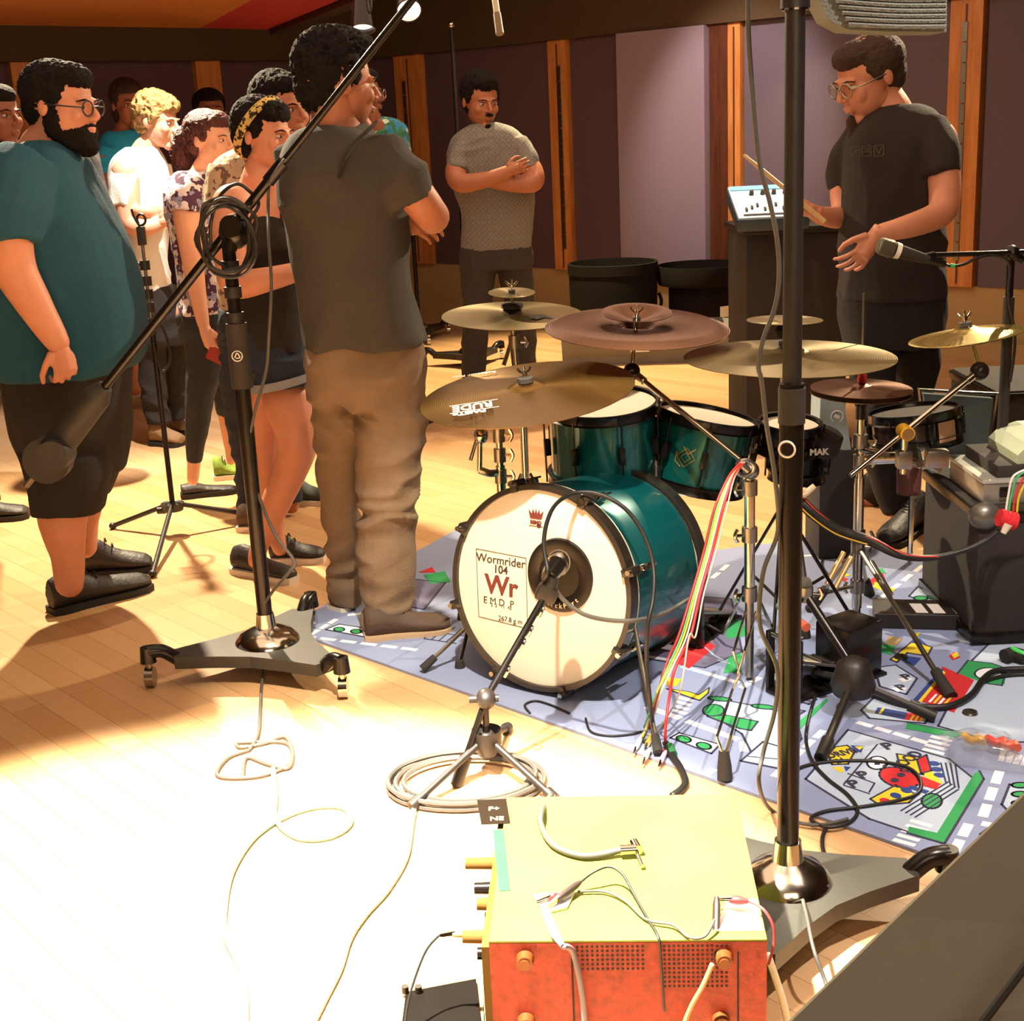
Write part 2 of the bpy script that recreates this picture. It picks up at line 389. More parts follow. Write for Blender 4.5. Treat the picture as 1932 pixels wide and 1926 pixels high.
EYE_W = mat('eye_white', 'cfc6ba', .25); EYE_D = mat('iris_dark', '1d120c', .2)
def face_bits(o, M_, H, brow):
    for s_ in (-1, 1):
        m = MB(); ellM(m, M_, (s_*.125, -.328, .018), (.045, .048, .022), 12, 8); m.mat(1); ellM(m, M_, (s_*.125, -.362, .018), (.022, .016, .021), 10, 6)
        m.build('eye', [EYE_W, EYE_D], o)
        m = MB(); m.tube([M_ @ V(s_*.05, -.395, .085), M_ @ V(s_*.13, -.39, .105), M_ @ V(s_*.21, -.33, .08)], [.007*H, .011*H, .006*H], 6); m.build('eyebrow', brow, o)
def hand_shape(mb, wr, d, pn, L=.185, curl=.5, thumb=1, spread=.1):
    """wr wrist, d towards the fingers, pn palm normal (fingers curl towards it)"""
    d = Vector(d).normalized(); pn = Vector(pn); pn = (pn - d*pn.dot(d)).normalized(); sd = d.cross(pn)*thumb
    k = L/.185
    mb.tube([wr-d*.03*k, wr, wr+d*.03*k, wr+d*.085*k], [.026*k, .026*k, .03*k, .03*k], 12, sub=3, flat=1)
    rot = Matrix((sd, d, pn)).transposed()
    mb.ell(wr+d*.055*k, (.041*k, .052*k, .017*k), rot, 16, 10)
    for i, (off, ln) in enumerate(((.031, .074), (.011, .083), (-.010, .077), (-.030, .06))):
        p = wr+d*(.088-.004*abs(i-1.3))*k+sd*off*k; dd = (d+sd*spread*(1.5-i)*.5).normalized(); pts = [p-dd*.03*k, p]; a = 0
        for j, seg in enumerate((.45, .32, .23)):
            a += curl*(.55, .75, .55)[j]*(1+.08*i); v_ = dd*math.cos(a)+pn*math.sin(a); p = p+v_*seg*ln*k; pts.append(p)
        mb.tube(pts, [.0092*k, .0095*k, .0085*k, .0078*k, .0065*k], 8, smooth=False)
        mb.ell(pts[-1], (.0068*k,)*3, n=8, m=6)
    t0 = wr+d*.02*k+sd*.028*k; t1 = wr+d*.055*k+sd*.055*k+pn*.012*k; t2 = t1+d*.03*k+sd*.008*k+pn*.016*k*(.4+curl); t3 = t2+d*.022*k-sd*.006*k+pn*.012*k*(.4+curl)
    mb.tube([t0, t1, t2, t3], [.015*k, .0115*k, .010*k, .0075*k], 8, smooth=False); mb.ell(t3, (.008*k,)*3, n=8, m=6)
class Fig:
    def __init__(s, label, Y, skin, foot, brow):
        s.Y = Y; s.s = S(Y); s.skin = skin; s.label = label; s.brow = brow
        s.body = MB(); s.fine = MB(); s.kids = []; s.foot = foot; s.head = None
    def p(s, q): return Vector(q[0]) if isinstance(q[0], Vector) else A(q[0], q[1], s.Y+q[2])
    def limb(s, mb, ch, sc_=1.0, n=14, caps=True):
        pts = [s.p(q) for q in ch]; rs = [q[-1]/s.s*sc_ for q in ch]
        mb.tube(pts, rs, n, sub=5)
        if caps:
            mb.ell(pts[0], (rs[0],)*3, n=n, m=8); mb.ell(pts[-1], (rs[-1],)*3, n=n, m=8)
    def slices(s, mb, sl, sc_=1.0, grow=0):
        """(xl, xr, y, half depth m, d)"""
        rings = []; pts = []
        arr = [list(q) for q in sl]; out = []
        for i in range(len(arr)-1):
            p0 = arr[max(i-1, 0)]; p1 = arr[i]; p2 = arr[i+1]; p3 = arr[min(i+2, len(arr)-1)]
            for k in range(4):
                t = k/4; out.append([.5*((2*b)+(c_-a)*t+(2*a-5*b+4*c_-d_)*t*t+(3*b-a-3*c_+d_)*t**3) for a, b, c_, d_ in zip(p0, p1, p2, p3)])
        out.append(arr[-1])
        for xl, xr, y, hd, d in out:
            c_ = A((xl+xr)/2, y, s.Y+d); a = (xr-xl)/2/s.s*sc_+grow; b = hd*sc_+grow; r_ = []
            for i in range(28):
                t = 2*PI*i/28; ct, st = math.cos(t), math.sin(t); e = .85
                r_.append(c_+V(a*math.copysign(abs(ct)**e, ct), b*math.copysign(abs(st)**e, st), 0))
            rings.append(r_)
        mb.loft(rings)
    def sethead(s, x, y, Hpx, yaw, pitch=0, roll=0, d=0, fat=0, face=True):
        s.H = Hpx/s.s; s.hM = headM(A(x, y, s.Y+d), s.H, yaw, pitch, roll); s.face = face
        head_shape(s.fine, s.hM, s.H, fat)
    def kid(s, name, mt, fn, vox=.008, smooth=3, wr=0, wsc=9, ridge=(1, 1, 1), rm=True, sub=None):
        s.kids.append((name, mt, fn, vox, smooth, wr, wsc, ridge, rm, sub))
    def finish(s, group=None, vox=.0075, fvox=.0042):
        m = MB()
        v, f = remesh(s.body, vox, 4); m.add(v, f)
        if s.fine.v: v, f = remesh(s.fine, fvox, 2); m.add(v, f)
        o = m.build('person', s.skin, origin=s.foot, ang=180); tag(o, s.label, 'person', group)
        if s.head is not False and getattr(s, 'face', False): face_bits(o, s.hM, s.H, s.brow)
        for name, mt, fn, vx, sm, wr, wsc, ridge, rm, sub in s.kids:
            k = MB(); fn(k)
            if rm: v, f = remesh(k, vx, sm, wr, wsc, ridge); k2 = MB(); k2.add(v, f); k = k2
            kk = k.build(name, mt, o, ang=180 if rm else 40)
            if sub: sub(kk)
        s.obj = o; return o
def hair_cap(hM, H, extra=(), lift=0):
    def fn(k):
        ellM(k, hM, (0, .12, .19+lift), (.375, .41, .345+lift), 24, 16)
        ellM(k, hM, (0, .22, .0), (.30, .28, .30), 20, 12)
        ellM(k, hM, (0, -.10, .33+lift), (.27, .28, .18), 20, 12)
        for s_ in (-1, 1): ellM(k, hM, (s_*.30, -.03, .14), (.05, .13, .16), 12, 8)
        for c_, r_ in extra: ellM(k, hM, c_, r_)
    return fn
def beard(hM, full=True):
    def fn(k):
        if full:
            ellM(k, hM, (0, -.13, -.30), (.285, .29, .20)); ellM(k, hM, (0, -.30, -.42), (.15, .15, .13)); ellM(k, hM, (0, -.36, -.185), (.11, .05, .022))
            for s_ in (-1, 1): ellM(k, hM, (s_*.265, -.04, -.15), (.065, .13, .22))
        else:
            ellM(k, hM, (0, -.38, -.44), (.07, .08, .14)); ellM(k, hM, (0, -.43, -.55), (.04, .05, .10))
    return fn
def glasses(F_, mt):
    def fn(k):
        M_ = F_.hM; H = F_.H
        for s_ in (-1, 1):
            c_ = M_ @ V(s_*.135, -.43, .01); ax = (M_.to_3x3() @ V(s_*.15, -1, 0))
            k.torus(c_, ax, .085*H, .010*H, 24, 6, 1)
            k.tube([M_ @ V(s_*.21, -.42, .02), M_ @ V(s_*.30, -.25, .025), M_ @ V(s_*.345, .02, .035)], .009*H, 6)
        k.tube([M_ @ V(-.05, -.46, .03), M_ @ V(0, -.475, .035), M_ @ V(.05, -.46, .03)], .009*H, 6)
    return fn
def shoe(F_, heel, toe, mt, sole, wid=.095, low=False, lace=None, h=1.0, hz=0):
    heel = Vector(heel); toe = Vector(toe); d = toe-heel; L = d.length; d.normalize(); sd = V(0, 0, 1).cross(d)
    k = wid/.095
    prof = [(.0, .030, .085), (.06, .038, .092), (.16, .040, .10), (.28, .037, .095), (.42, .037, .072), (.58, .042, .058), (.75, .047, .05), (.9, .042, .042), (.985, .024, .03)]
    if low: prof = [(a, b, c_*(.55 if a > .02 else .62)) for a, b, c_ in prof]
    def up(m):
        rings = []
        for a, b, c_ in prof:
            o_ = heel+d*a*L; hh = c_*h; rings.append([o_+sd*(b*k*math.cos(t)*(1-.28*max(0, math.sin(t))))+V(0, 0, hz+.012+hh*.5+hh*.5*math.sin(t)) for t in [2*PI*i/16 for i in range(16)]])
        m.loft(rings)
    def so(m):
        pl = []
        for sg in (1, -1):
            seq = prof if sg == 1 else prof[::-1]
            for a, b, c_ in seq: pl.append(heel+d*(a*L*1.02-.004)+sd*sg*b*k*1.1+V(0, 0, hz))
        m.prism(pl, (0, 0, .022))
    def subs(o):
        piece('sole', sole, o, so)
        if lace:
            m = MB()
            for i in range(4):
                a = .36+.09*i; z = .10-.012*i-.006*i; q = heel+d*a*L; m.tube([q-sd*.022+V(0, 0, z*h*.9), q+V(0, 0, z*h+.008), q+sd*.022+V(0, 0, z*h*.9)], .0028, 6)
            m.build('laces', lace, o)
    F_.kid('shoe', mt, up, .005, 2, sub=subs)
    return heel+d*L*.2+V(0, 0, .09+hz)
def cloth(name, col, rough=.92, var=.15): return mat(name, col, rough, var=var, scale=25, bump=.35, bscale=220)
SK1 = mat('skin_pink', 'c98668', .55, var=.08, scale=30, bump=.05); SK2 = mat('skin_tan', 'a8694a', .55, var=.08, scale=30, bump=.05)
SK3 = mat('skin_brown', '8a5038', .55, var=.08, scale=30, bump=.05); SK4 = mat('skin_fair', 'd9a184', .55, var=.06, scale=30, bump=.05)
HB = mat('hair_black', '150f0c', .85, spec=.2, var=.4, scale=60, bump=.8, bscale=160); HBR = mat('hair_brown', '3a2418', .8, var=.4, scale=60, bump=.8, bscale=160)
HBL = mat('hair_blond', 'a8854a', .6, var=.4, scale=60, bump=.9, bscale=120); HRD = mat('hair_auburn', '4a1c16', .55, var=.5, scale=60, bump=.8, bscale=160)
SOLEW = mat('sole_white', 'd8cdbd', .6); SOLEB = mat('sole_black', '1a1613', .7); SHB = mat('shoe_black', '2a2420', .55, bump=.2)
LACE = mat('laces_black', '1c1815', .8)
def pattern_mat(name, c1, c2, scale=18, kind='vor', thr=.45, c3=None):
    m = mat(name, c1, .9, bump=.3, bscale=220); nt = m.node_tree; b = nt.nodes['Principled BSDF']; tc = nt.nodes['Texture Coordinate']
    src = b.inputs['Base Color'].links[0].from_socket
    if kind == 'vor':
        t = nt.nodes.new('ShaderNodeTexNoise'); t.inputs['Scale'].default_value = scale; t.inputs['Detail'].default_value = 2; out = t.outputs['Fac']
    else:
        t = nt.nodes.new('ShaderNodeTexVoronoi'); t.inputs['Scale'].default_value = scale; t.distance = 'MANHATTAN'; t.inputs['Randomness'].default_value = 0; out = t.outputs['Distance']
        mp = nt.nodes.new('ShaderNodeMapping'); mp.inputs['Scale'].default_value = (1, .02, 1); nt.links.new(tc.outputs['Object'], mp.inputs[0]); nt.links.new(mp.outputs[0], t.inputs['Vector'])
        w_ = nt.nodes.new('ShaderNodeMath'); w_.operation = 'PINGPONG'; w_.inputs[1].default_value = .17; nt.links.new(out, w_.inputs[0]); w2 = nt.nodes.new('ShaderNodeMath'); w2.operation = 'MULTIPLY'; w2.inputs[1].default_value = 6; nt.links.new(w_.outputs[0], w2.inputs[0]); out = w2.outputs[0]
    if kind == 'vor': nt.links.new(tc.outputs['Object'], t.inputs['Vector'])
    rp = nt.nodes.new('ShaderNodeValToRGB'); rp.color_ramp.interpolation = 'CONSTANT' if kind == 'vor' else 'LINEAR'
    rp.color_ramp.elements[0].color = (0, 0, 0, 1); rp.color_ramp.elements[1].color = (1, 1, 1, 1); rp.color_ramp.elements[0].position = 0 if kind == 'vor' else .15; rp.color_ramp.elements[1].position = thr
    nt.links.new(out, rp.inputs[0]); mx = nt.nodes.new('ShaderNodeMix'); mx.data_type = 'RGBA'; nt.links.new(rp.outputs[0], mx.inputs[0]); nt.links.new(src, mx.inputs[6]); mx.inputs[7].default_value = srgb(c2)
    last = mx.outputs[2]
    if c3:
        t3 = nt.nodes.new('ShaderNodeTexNoise'); t3.inputs['Scale'].default_value = scale*1.4; mpp = nt.nodes.new('ShaderNodeMapping'); mpp.inputs['Location'].default_value = (5, 3, 1)
        nt.links.new(tc.outputs['Object'], mpp.inputs[0]); nt.links.new(mpp.outputs[0], t3.inputs['Vector'])
        r3 = nt.nodes.new('ShaderNodeValToRGB'); r3.color_ramp.interpolation = 'CONSTANT'; r3.color_ramp.elements[1].position = .56; nt.links.new(t3.outputs['Fac'], r3.inputs[0])
        m3 = nt.nodes.new('ShaderNodeMix'); m3.data_type = 'RGBA'; nt.links.new(r3.outputs[0], m3.inputs[0]); nt.links.new(last, m3.inputs[6]); m3.inputs[7].default_value = srgb(c3); last = m3.outputs[2]
    nt.links.new(last, b.inputs['Base Color']); return m
# ================================================================ PEOPLE: the figures
def neck(f, x, y, d, r, hy=-.25, hb=.05):
    f.body.tube([f.hM @ V(0, hb, .0), f.hM @ V(0, hb, hy), A(x, y, f.Y+d), A(x, y+20, f.Y+d)], [r*.9/f.s, r*.92/f.s, r/f.s, r*1.5/f.s], 14)
# ---- large bearded man in a teal tee
f = Fig('large bearded man in glasses, teal tee and black shorts, standing nearest at left', 4.42, SK1, F(190, 1150), HB)
f.sethead(118, 202, 148, 72, 6, 0, fat=.04)
neck(f, 82, 290, .02, 46)
tl = [(55, 125, 268, .10, 0), (10, 150, 292, .15, 0), (-35, 165, 330, .19, 0), (-55, 185, 370, .21, 0), (-62, 205, 410, .23, 0), (-62, 228, 460, .24, 0), (-58, 246, 520, .25, 0), (-52, 259, 580, .25, 0), (-42, 264, 640, .25, 0), (-25, 262, 672, .245, 0), (0, 246, 698, .23, 0)]
f.slices(f.body, tl[1:], .82); 
arm = [(20, 350, -.16, 40), (15, 420, -.26, 42), (25, 500, -.27, 38), (62, 570, -.28, 31), (108, 645, -.29, 21)]
f.limb(f.body, arm); f.limb(f.body, [(60, 340, .2, 45), (90, 470, .24, 36), (150, 560, .2, 28)])
hand_shape(f.fine, f.p((112, 650, -.29)), V(.12, 0, -1), V(-.5, .6, 0), .18, 1.25, -1)
f.limb(f.body, [(120, 700, 0, 70), (125, 830, -.06, 62), (120, 930, -.08, 52), (118, 985, -.1, 44), (128, 1050, -.1, 31), (131, 1100, -.1, 27)])
f.limb(f.body, [(150, 720, .12, 70), (160, 850, .18, 58), (152, 980, .24, 36), (160, 1030, .26, 25)])
def g(k):
    f.slices(k, tl); f.limb(k, [(50, 318, -.12, 60), (30, 345, -.17, 66), (18, 390, -.24, 64), (8, 430, -.26, 60), (12, 462, -.27, 58)], caps=False); f.limb(k, [(70, 330, .15, 60), (85, 440, .24, 55)], caps=False)
f.kid('tee_shirt', cloth('teal_cloth', '15485a'), g, .009, 5, .016, 3.5, (1, 1, .6))
def g(k):
    f.slices(k, [(2, 244, 672, .225, 0), (18, 240, 715, .225, 0), (24, 238, 760, .225, 0), (34, 240, 810, .22, .02), (48, 238, 850, .2, .04), (58, 232, 890, .19, .05)])
    f.slices(k, [(40, 205, 850, .13, -.08), (58, 205, 900, .125, -.1), (64, 200, 940, .12, -.1), (66, 196, 966, .115, -.1)])
    f.slices(k, [(110, 235, 840, .12, .12), (118, 224, 890, .115, .14), (125, 205, 935, .11, .15)])
f.kid('shorts', cloth('black_cloth', '221c19'), g, .009, 4, .010, 4, (1, 1, .5))
f.kid('hair', HB, hair_cap(f.hM, f.H), .006, 2, .006, 60)
f.kid('beard', HB, beard(f.hM), .005, 2, .005, 80)
f.kid('glasses', M['blk'], glasses(f, M['blk']), rm=False)
shoe(f, F(98, 1158), F(285, 1108), SHB, SOLEB, .11, lace=LACE, h=1.25); shoe(f, F(158, 1085), F(290, 1074), SHB, SOLEB, .11, lace=LACE, h=1.25)
f.finish()
# ---- tall man with his back half turned
f = Fig('tall dark-haired man in charcoal tee and baggy brown trousers, arms crossed, seen from behind', 4.12, SK2, F(720, 1200), HB)
f.sethead(639, 163, 156, 116, 4, 0)
neck(f, 633, 245, .0, 46)
tl = [(592, 685, 230, .08, 0), (565, 705, 250, .12, 0), (542, 738, 285, .15, 0), (530, 762, 330, .17, 0), (540, 768, 380, .17, 0), (552, 765, 430, .17, 0), (562, 762, 490, .165, 0), (572, 770, 550, .165, 0), (580, 785, 610, .17, 0), (583, 798, 648, .17, 0)]
f.slices(f.body, tl[1:], .84)
f.limb(f.body, [(725, 310, -.06, 32), (770, 350, -.1, 34), (808, 398, -.08, 31), (815, 412, .0, 28), (770, 418, .12, 22), (730, 415, .16, 17)])
f.limb(f.body, [(570, 300, .05, 34), (640, 400, .22, 32), (745, 415, .16, 22), (765, 425, .10, 17)])
hand_shape(f.fine, f.p((752, 415, .05)), V(1, -.3, -.25), V(.1, .8, -.6), .17, .7, 1)
def g(k):
    f.slices(k, tl); f.limb(k, [(680, 285, -.03, 44), (718, 300, -.06, 46), (750, 332, -.09, 48), (776, 366, -.1, 46), (787, 388, -.1, 44)], caps=False); f.limb(k, [(570, 285, .03, 52), (600, 340, .12, 54), (640, 390, .2, 46)], caps=False)
f.kid('tee_shirt', cloth('charcoal_cloth', '3c3631'), g, .0085, 4, .024, 4.0, (1.2, 1, .9))
for ch, lab in (([(637, 690, .02, 60), (640, 760, .03, 52), (640, 850, .05, 44), (643, 950, .1, 38), (652, 1050, .14, 37), (652, 1138, .16, 32)], 0), ([(735, 690, -.02, 68), (738, 780, -.03, 66), (733, 880, -.04, 58), (730, 980, -.05, 54), (728, 1080, -.05, 52), (730, 1150, -.06, 48), (728, 1186, -.06, 46)], 1)):
    f.limb(f.body, ch, .7)
    if lab == 0: c0 = ch
    else: c1 = ch
def g(k):
    f.slices(k, [(585, 792, 638, .15, 0), (583, 796, 670, .155, 0), (584, 800, 715, .16, 0), (590, 802, 760, .15, 0)]); f.limb(k, c0, caps=False); f.limb(k, c1, caps=False)
f.kid('trousers', cloth('brown_cloth', '78624c'), g, .0085, 4, .022, 5, (1, 1, 1.9))
f.kid('hair', HB, hair_cap(f.hM, f.H, [((0, .02, .42), (.33, .36, .22)), ((0, -.2, .42), (.24, .22, .16))], .05), .006, 2, .012, 45)
def g(k): k.ell(f.hM @ V(.36, .03, -.02), (.012,)*3)
f.kid('earplug', mat('earplug_green', 'b9c8a8', .6), g, rm=False)
def g(k):
    pts = [(705, 236, -.12), (690, 250, -.16), (668, 272, -.18), (652, 300, -.185), (640, 335, -.185)]; ring = [f.p(q) for q in pts]
    k.tube(ring, [.022]*5, 8, flat=.25)
f.kid('shoulder_strap', M['blkm'], g, rm=False)
BRN = mat('shoe_brown', '4a3628', .7, bump=.2)
shoe(f, F(690, 1208), F(852, 1190), BRN, mat('sole_tan', 'b89a78', .7), .105, lace=LACE, h=1.1); shoe(f, F(632, 1156), F(700, 1130), BRN, SOLEW, .1, h=1.0)
f.finish()
# ---- woman with the patterned headband
f = Fig('woman with a yellow patterned headband, black tank top and cut-off denim shorts', 4.72, SK1, F(510, 1085), HB)
f.sethead(500, 258, 124, 62, 4, 0)
neck(f, 480, 345, 0, 26)
tl = [(440, 545, 352, .07, 0), (418, 560, 380, .10, 0), (432, 570, 420, .12, 0), (440, 572, 470, .12, 0), (444, 576, 520, .115, 0), (445, 580, 570, .125, 0), (442, 584, 620, .14, 0), (442, 584, 660, .145, 0)]
f.slices(f.body, tl, .9); f.limb(f.body, [(500, 345, 0, 40), (500, 420, 0, 50)])
f.limb(f.body, [(440, 388, -.1, 38), (432, 440, -.15, 33), (436, 500, -.17, 28), (446, 535, -.17, 27), (500, 528, -.2, 22), (560, 512, -.16, 17), (590, 500, -.1, 14)])
f.limb(f.body, [(545, 385, .1, 30), (560, 450, .14, 26), (590, 500, -.02, 16)])
hand_shape(f.fine, f.p((588, 500, -.1)), V(1, .3, .1), V(0, 1, 0), .16, .6, 1)
f.limb(f.body, [(530, 705, -.0, 44), (546, 760, -.07, 48), (562, 830, -.1, 37), (550, 880, -.08, 33), (520, 950, -.06, 28), (490, 1030, -.05, 17), (482, 1058, -.05, 15)])
f.limb(f.body, [(500, 705, .08, 44), (500, 770, .1, 44), (500, 850, .12, 32), (512, 920, .14, 29), (520, 1000, .12, 18), (528, 1035, .10, 15)])
def g(k):
    f.slices(k, [(462, 545, 385, .085, 0), (448, 560, 420, .115, 0), (442, 570, 460, .13, 0)] + [(a-2, b+2, c_, d_+.004, e_) for a, b, c_, d_, e_ in tl[3:]])
    k.tube([f.p((455, 420, -.11)), f.p((462, 375, -.07)), f.p((472, 350, 0)), f.p((480, 380, .09))], .013, 8); k.tube([f.p((540, 420, -.1)), f.p((535, 375, -.06)), f.p((530, 350, 0)), f.p((535, 380, .08))], .013, 8)
f.kid('tank_top', cloth('black_jersey', '251d19'), g, .007, 3, .006, 7)
def g(k):
    f.slices(k, [(440, 583, 615, .15, 0), (438, 585, 650, .155, 0), (445, 585, 690, .16, 0)])
    f.slices(k, [(470, 590, 670, .12, -.05), (480, 594, 705, .115, -.06), (482, 594, 724, .115, -.07)]); f.slices(k, [(448, 560, 670, .1, .08), (452, 560, 715, .1, .09)])
DEN = cloth('dark_denim', '232a38', .9, .3)
f.kid('shorts', DEN, g, .007, 3, .007, 8)
def g(k): k.loft([[A(537, y_, f.Y-.07)+V(.118*math.cos(t)*1.0, .122*math.sin(t), .0)+V(0, 0, .022*math.cos(t)) for t in [2*PI*i/30 for i in range(30)]] for y_ in (708, 724)], cap=False)
f.kid('turn_up', cloth('pale_denim', '8f8f94'), g, rm=False)
f.kid('hair', HB, hair_cap(f.hM, f.H, [((-.0, .2, .05), (.33, .33, .35)), ((0, -.22, .3), (.25, .15, .14))], .02), .0055, 2, .006, 50)
def g(k):
    ax = V(0, .75, .5).normalized(); u = V(1, 0, 0); v_ = ax.cross(u); rings = []
    for i in range(40):
        t = 2*PI*i/40; c_ = V(0, .09, .12)+u*.39*math.cos(t)+v_*.47*math.sin(t); o_ = u*math.cos(t)+v_*math.sin(t)
        rings.append([f.hM @ (c_+o_*a+ax*b) for a, b in ((0, -.07), (.03, -.05), (.035, .05), (0, .07))])
    k.loft(rings, False, True)
f.kid('headband', pattern_mat('headband_print', 'c9a95e', '2a1c10', 70, thr=.52), g, rm=False)
shoe(f, F(446, 1078), F(557, 1100), SHB, SOLEW, .09, lace=LACE); shoe(f, F(512, 1060), F(615, 1058), SHB, SOLEW, .09, lace=LACE)
f.finish()
# ---- man behind her in dark jeans
f = Fig('dark-haired man in a beige print shirt and dark jeans behind the woman with the headband', 5.35, SK2, F(470, 985), HB)
f.sethead(532, 212, 122, 50, 0, 0)
neck(f, 500, 290, .05, 26)
tl = [(455, 545, 275, .08, .05), (410, 575, 300, .12, .05), (400, 582, 350, .13, .05), (402, 580, 420, .14, .05), (408, 572, 500, .14, .05), (415, 565, 600, .14, .05)]
f.slices(f.body, tl[1:], .85); f.limb(f.body, [(470, 560, .05, 50), (455, 700, .05, 36), (468, 850, .05, 26), (470, 970, .05, 16)]); f.limb(f.body, [(530, 560, .1, 50), (535, 720, .12, 36), (545, 880, .14, 26), (550, 955, .14, 15)])
def g(k): f.slices(k, tl); f.limb(k, [(430, 320, 0, 36), (412, 400, -.05, 30)], caps=False); f.limb(k, [(555, 320, .05, 38), (565, 420, -.05, 34)], caps=False)
f.kid('shirt', pattern_mat('beige_print', 'b39c80', '6a5040', 40, thr=.55), g, .009, 4, .008, 6)
def g(k): f.slices(k, [(412, 566, 575, .14, .05), (415, 570, 640, .15, .05)]); f.limb(k, [(465, 640, .05, 52), (460, 740, .05, 42), (470, 860, .05, 32), (472, 965, .05, 24)], caps=False); f.limb(k, [(530, 640, .1, 50), (535, 740, .12, 40), (545, 860, .14, 30), (550, 945, .14, 22)], caps=False)
f.kid('jeans', DEN, g, .008, 3, .012, 7, (1, 1, 1.6))
f.kid('hair', HB, hair_cap(f.hM, f.H, (), .04), .006, 2, .008, 50)
shoe(f, F(452, 1000), F(520, 1000), BRN, SOLEW, .09); shoe(f, F(548, 950), F(640, 950), mat('shoe_greygreen', '3a4038', .8), SOLEW, .1)
f.finish()
# ---- woman with a ponytail
f = Fig('woman with an auburn ponytail, floral top and dark leggings, phone in her hand', 5.75, SK4, F(390, 930), HRD)
f.sethead(398, 265, 102, 62, 4, 0)
neck(f, 375, 335, 0, 20)
tl = [(335, 405, 322, .07, 0), (318, 425, 345, .10, 0), (314, 432, 385, .11, 0), (322, 430, 430, .11, 0), (332, 428, 480, .105, 0), (340, 430, 530, .12, 0), (340, 438, 590, .14, 0)]
f.slices(f.body, tl, .88)
f.limb(f.body, [(350, 355, -.10, 28), (352, 410, -.15, 24), (362, 480, -.17, 20), (372, 550, -.18, 16), (384, 612, -.19, 11)])
f.limb(f.body, [(415, 355, .1, 26), (430, 430, .14, 20), (430, 500, .05, 14), (425, 560, .0, 11)])
hand_shape(f.fine, f.p((386, 618, -.19)), V(.25, 0, -1), V(.6, .8, 0), .165, .9, 1)
l1 = [(375, 590, -.03, 42), (388, 670, -.05, 36), (378, 740, -.06, 26), (372, 800, -.05, 22), (366, 872, -.04, 13), (364, 905, -.04, 11)]
l2 = [(400, 590, .1, 40), (420, 680, .12, 32), (432, 780, .16, 22), (436, 850, .18, 12), (436, 868, .18, 10)]
f.limb(f.body, l1); f.limb(f.body, l2)
def g(k): f.slices(k, tl, 1.03); f.limb(k, [(355, 345, -.08, 32), (348, 375, -.13, 33), (346, 402, -.15, 32)], caps=False); f.limb(k, [(408, 345, .08, 30), (425, 400, .13, 28)], caps=False)
f.kid('floral_top', pattern_mat('floral_print', 'd9cdd2', '4a2a44', 22, thr=.5, c3='8d8fae'), g, .008, 3, .006, 8)
def g(k): f.slices(k, [(342, 438, 560, .13, 0), (338, 440, 610, .145, 0), (345, 436, 640, .13, 0)]); f.limb(k, l1[:5], 1.06, caps=False); f.limb(k, l2[:3], 1.05, caps=False)
f.kid('leggings', cloth('leggings_grey', '24262c', .8), g, .0075, 3, .003, 10)
f.kid('hair', HRD, hair_cap(f.hM, f.H), .006, 2, .006, 50)
f.kid('ponytail', HRD, lambda k: k.tube([f.hM @ V(0, .48, .12), f.hM @ V(.0, .62, .05), f.hM @ V(0, .66, -.25), f.hM @ V(0, .5, -.6), f.hM @ V(0, .42, -.82)], [.025, .04, .05, .045, .01], 12), .006, 2, .008, 40)
shoe(f, F(343, 940), F(448, 928), SHB, SOLEB, .085, low=True); shoe(f, F(405, 905), F(455, 900), mat('sneaker_neon', '6f8a2c', .7, var=.7, scale=14), SOLEW, .09, lace=LACE)
ph = f.p((398, 640, -.2)); f.finish()
m = MB(); m.box(ph+V(.035, .0, -.03), (.075, .010, .14), Matrix.Rotation(.5, 3, 'Y'), .004); o = m.build('phone', mat('phone_red', 'a03028', .35)); tag(o, 'small red phone in the hand of the woman with the ponytail', 'phone')
# ---- white tee
f = Fig('curly blond man in a bright white tee and black trousers, arms folded', 7.1, SK4, F(320, 835), HBL)
f.sethead(298, 230, 94, 68, 10, 0)
neck(f, 268, 285, 0, 20)
tl = [(240, 292, 276, .07, 0), (212, 305, 298, .11, 0), (206, 315, 335, .13, 0), (222, 318, 385, .13, 0), (240, 316, 430, .13, 0), (250, 316, 480, .13, 0), (254, 318, 520, .13, 0), (258, 320, 548, .13, 0)]
f.slices(f.body, tl[1:], .85)
f.limb(f.body, [(238, 325, -.12, 26), (240, 375, -.15, 23), (246, 418, -.17, 20), (275, 430, -.2, 15), (305, 420, -.18, 11)])
f.limb(f.body, [(300, 325, .1, 24), (305, 400, .1, 18), (290, 400, -.15, 13), (262, 398, -.2, 10)])
hand_shape(f.fine, f.p((300, 420, -.19)), V(1, 0, .2), V(0, .8, .3), .17, .9, 1)
def g(k): f.slices(k, tl, 1.02); f.limb(k, [(245, 305, -.08, 28), (234, 345, -.13, 29), (236, 390, -.15, 27)], caps=False); f.limb(k, [(298, 310, .08, 26), (304, 370, .1, 24)], caps=False)
f.kid('tee_shirt', cloth('white_cloth', 'e8e4da', .9, .04), g, .009, 4, .010, 6)
def g(k): f.slices(k, [(258, 322, 538, .125, 0), (256, 340, 590, .14, 0), (260, 352, 650, .14, 0)]); f.limb(k, [(285, 640, -.05, 27), (288, 720, -.06, 25), (300, 800, -.08, 23)], caps=False); f.limb(k, [(325, 640, .08, 28), (332, 720, .08, 25), (330, 790, .08, 22)], caps=False)
f.kid('trousers', cloth('black_trouser', '241e1a'), g, .009, 3, .012, 6)
f.kid('hair', HBL, hair_cap(f.hM, f.H, [((0, -.22, .33), (.24, .2, .15))], .03), .007, 1, .018, 30)
TANS = mat('shoe_tan', '8a6a48', .8, bump=.2)
